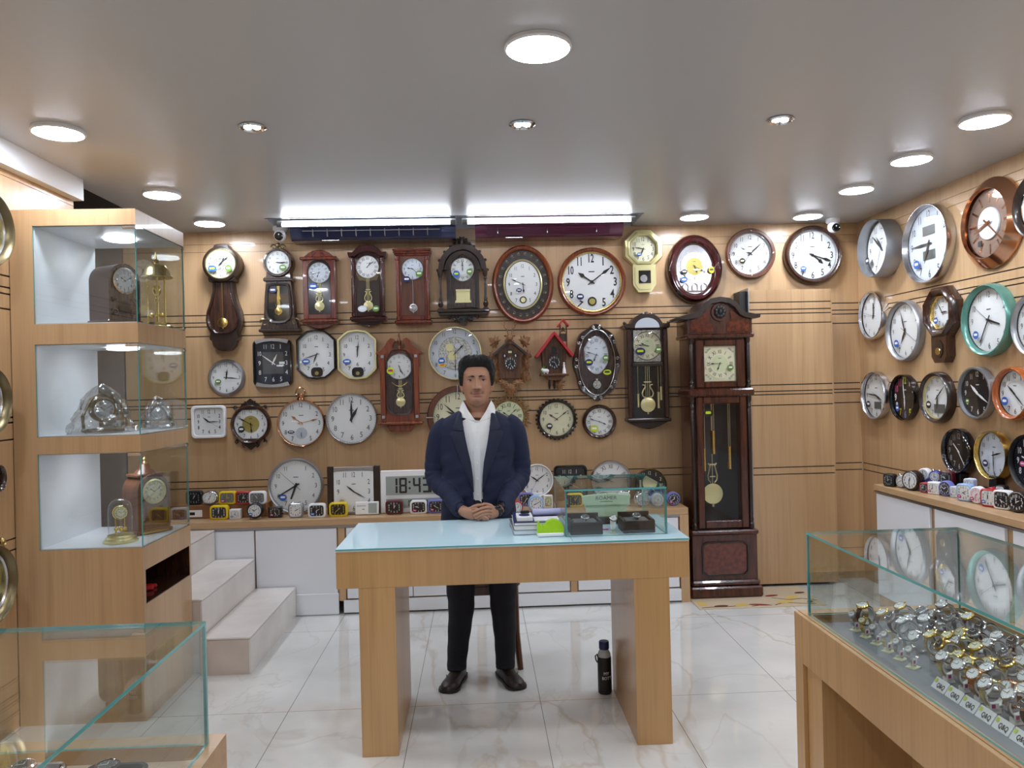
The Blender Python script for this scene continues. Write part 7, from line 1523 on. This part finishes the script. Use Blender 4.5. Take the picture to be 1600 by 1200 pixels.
for s in (-1, 1):  # collar wings
    r0 = [(HX+s*.001, HY-.052, 1.334), (HX+s*.024, HY-.050, 1.366), (HX+s*.044, HY-.044, 1.395), (HX+s*.062, HY-.022, 1.430), (HX+s*.072, HY+.01, 1.446), (HX+s*.072, HY+.04, 1.45), (HX+s*.05, HY+.075, 1.452), (HX, HY+.09, 1.452)]
    r1 = [(HX+s*.004, HY-.056, 1.326), (HX+s*.034, HY-.066, 1.350), (HX+s*.066, HY-.066, 1.362), (HX+s*.094, HY-.052, 1.366), (HX+s*.096, HY-.0, 1.392), (HX+s*.088, HY+.045, 1.402), (HX+s*.06, HY+.085, 1.405), (HX, HY+.1, 1.405)]
    mid = [tuple((Vector(a)*.5+Vector(b)*.5+Vector((s*.004, -.005, .003)))) for a, b in zip(r0, r1)]
    patch('shirt_collar', [r0, mid, r1], 'shirt', .003)
for s in (-1, 1):  # cuffs just showing at the wrists
    c = ARM[s][2]; m = MB(); d = Vector((-s*.5, -.4, -.25)).normalized(); p = Vector(c)
    m.tube([tuple(p-d*.02), tuple(p+d*.008)], [(.031, .033), (.030, .032)], 0, 18); m.obj('shirt_cuff', 'black' if s > 0 else 'suit_lapel', man)
c = ARM[1][2]; m = MB(); p = Vector((.079, 3.795, .905)); d = Vector((-.62, -.45, -.15)).normalized()
m.tube([tuple(p-d*.01), tuple(p+d*.01)], [(.0305, .0285), (.0305, .0285)], 0, 18); m.obj('watch_strap', 'black_leather', man); m = MB(); m.ell((.079, 3.772, .925), (.014, .008, .012)); m.obj('watch_case', 'black_gloss', man)
# trousers and shoes
noisy('trouser', (22, 25, 36), (18, 20, 30), (200, 200, 200), .85)
m = MB(); limb(m, [(BX-.01, 4.005, .95, .16, .11), (BX-.01, 4.005, .86, .165, .12), (BX-.01, 4.005, .80, .15, .11)], 4, 24)
for s in (-1, 1):
    lx = {-1: (-.095, -.118, -.135, -.148), 1: (.075, .1, .106, .104)}[s]
    rows = [(lx[0], 4.0, .86, .098, .1), (lx[0], 4.0, .72, .092, .098), (lx[1], 3.995, .5, .076, .082), (lx[1], 4.0, .38, .068, .076), (lx[2], 4.01, .22, .058, .068), (lx[3], 4.0, .09, .051, .062), (lx[3], 3.995, .055, .051, .062)]
    Q = cr_(rows, 8); m.tube([tuple(q[:3]) for q in Q], [(q[4]*(1+.018*math.sin(i*1.3)), q[3]*(1+.02*math.sin(i*1.1))) for i, q in enumerate(Q)], 0, 24)
tr = m.obj('trousers', 'trouser', man); md = tr.modifiers.new('r', 'REMESH'); md.mode = 'VOXEL'; md.voxel_size = .006; md = tr.modifiers.new('s', 'SMOOTH'); md.factor = .5; md.iterations = 4
noisy('shoe_leather', (54, 43, 38), (40, 32, 28), (60, 60, 60), .38)
for s, x0, rz in ((-1, -.146, -.28), (1, .106, .34)):
    m = MB(); rings = []; prof = [(0, .0, .012, .03), (.012, .026, .055, .0), (.05, .036, .075, 0), (.10, .038, .078, 0), (.145, .037, .066, 0), (.18, .042, .056, 0), (.22, .045, .050, 0), (.25, .039, .043, 0), (.268, .024, .034, 0), (.274, .008, .022, 0)]
    for y, w, h, z0 in prof:
        w = max(w*1.12, .006); rings.append([(w*math.cos(a)*(1 if math.sin(a) < 0 else .92), -y+.085, .012+max(0, h-.012)*max(0, math.sin(a))**.8 if math.sin(a) > 0 else .012) for a in np.linspace(0, 2*PI, 21)[:-1]])
    m.loft(rings); sh = m.obj('shoe', 'shoe_leather', man, (x0, 4.005, 0), (0, 0, rz+0))
    m = MB(); rings = [[((w+.003)*math.cos(a), -y+.085-(.003 if y > .2 else -.002 if y < .01 else 0)+.0, z) for z in () ] for y, w, h, z0 in prof]
    o = [(w*1.12+.004, -y+.085) for y, w, h, z0 in prof]; o = [(x, y) for x, y in o]+[(-x, y) for x, y in o[::-1]]
    m.loft([[(x, y, 0) for x, y in o], [(x, y, .014) for x, y in o]]); m.obj('sole', 'black', sh)
    m = MB(); m.tube([(.033*math.cos(a), -.16+.085+.0+.035*math.sin(a)*-1, .05+.0*a) for a in np.linspace(0, PI, 11)], .0022, n=6); m.obj('vamp_seam', 'black', sh)
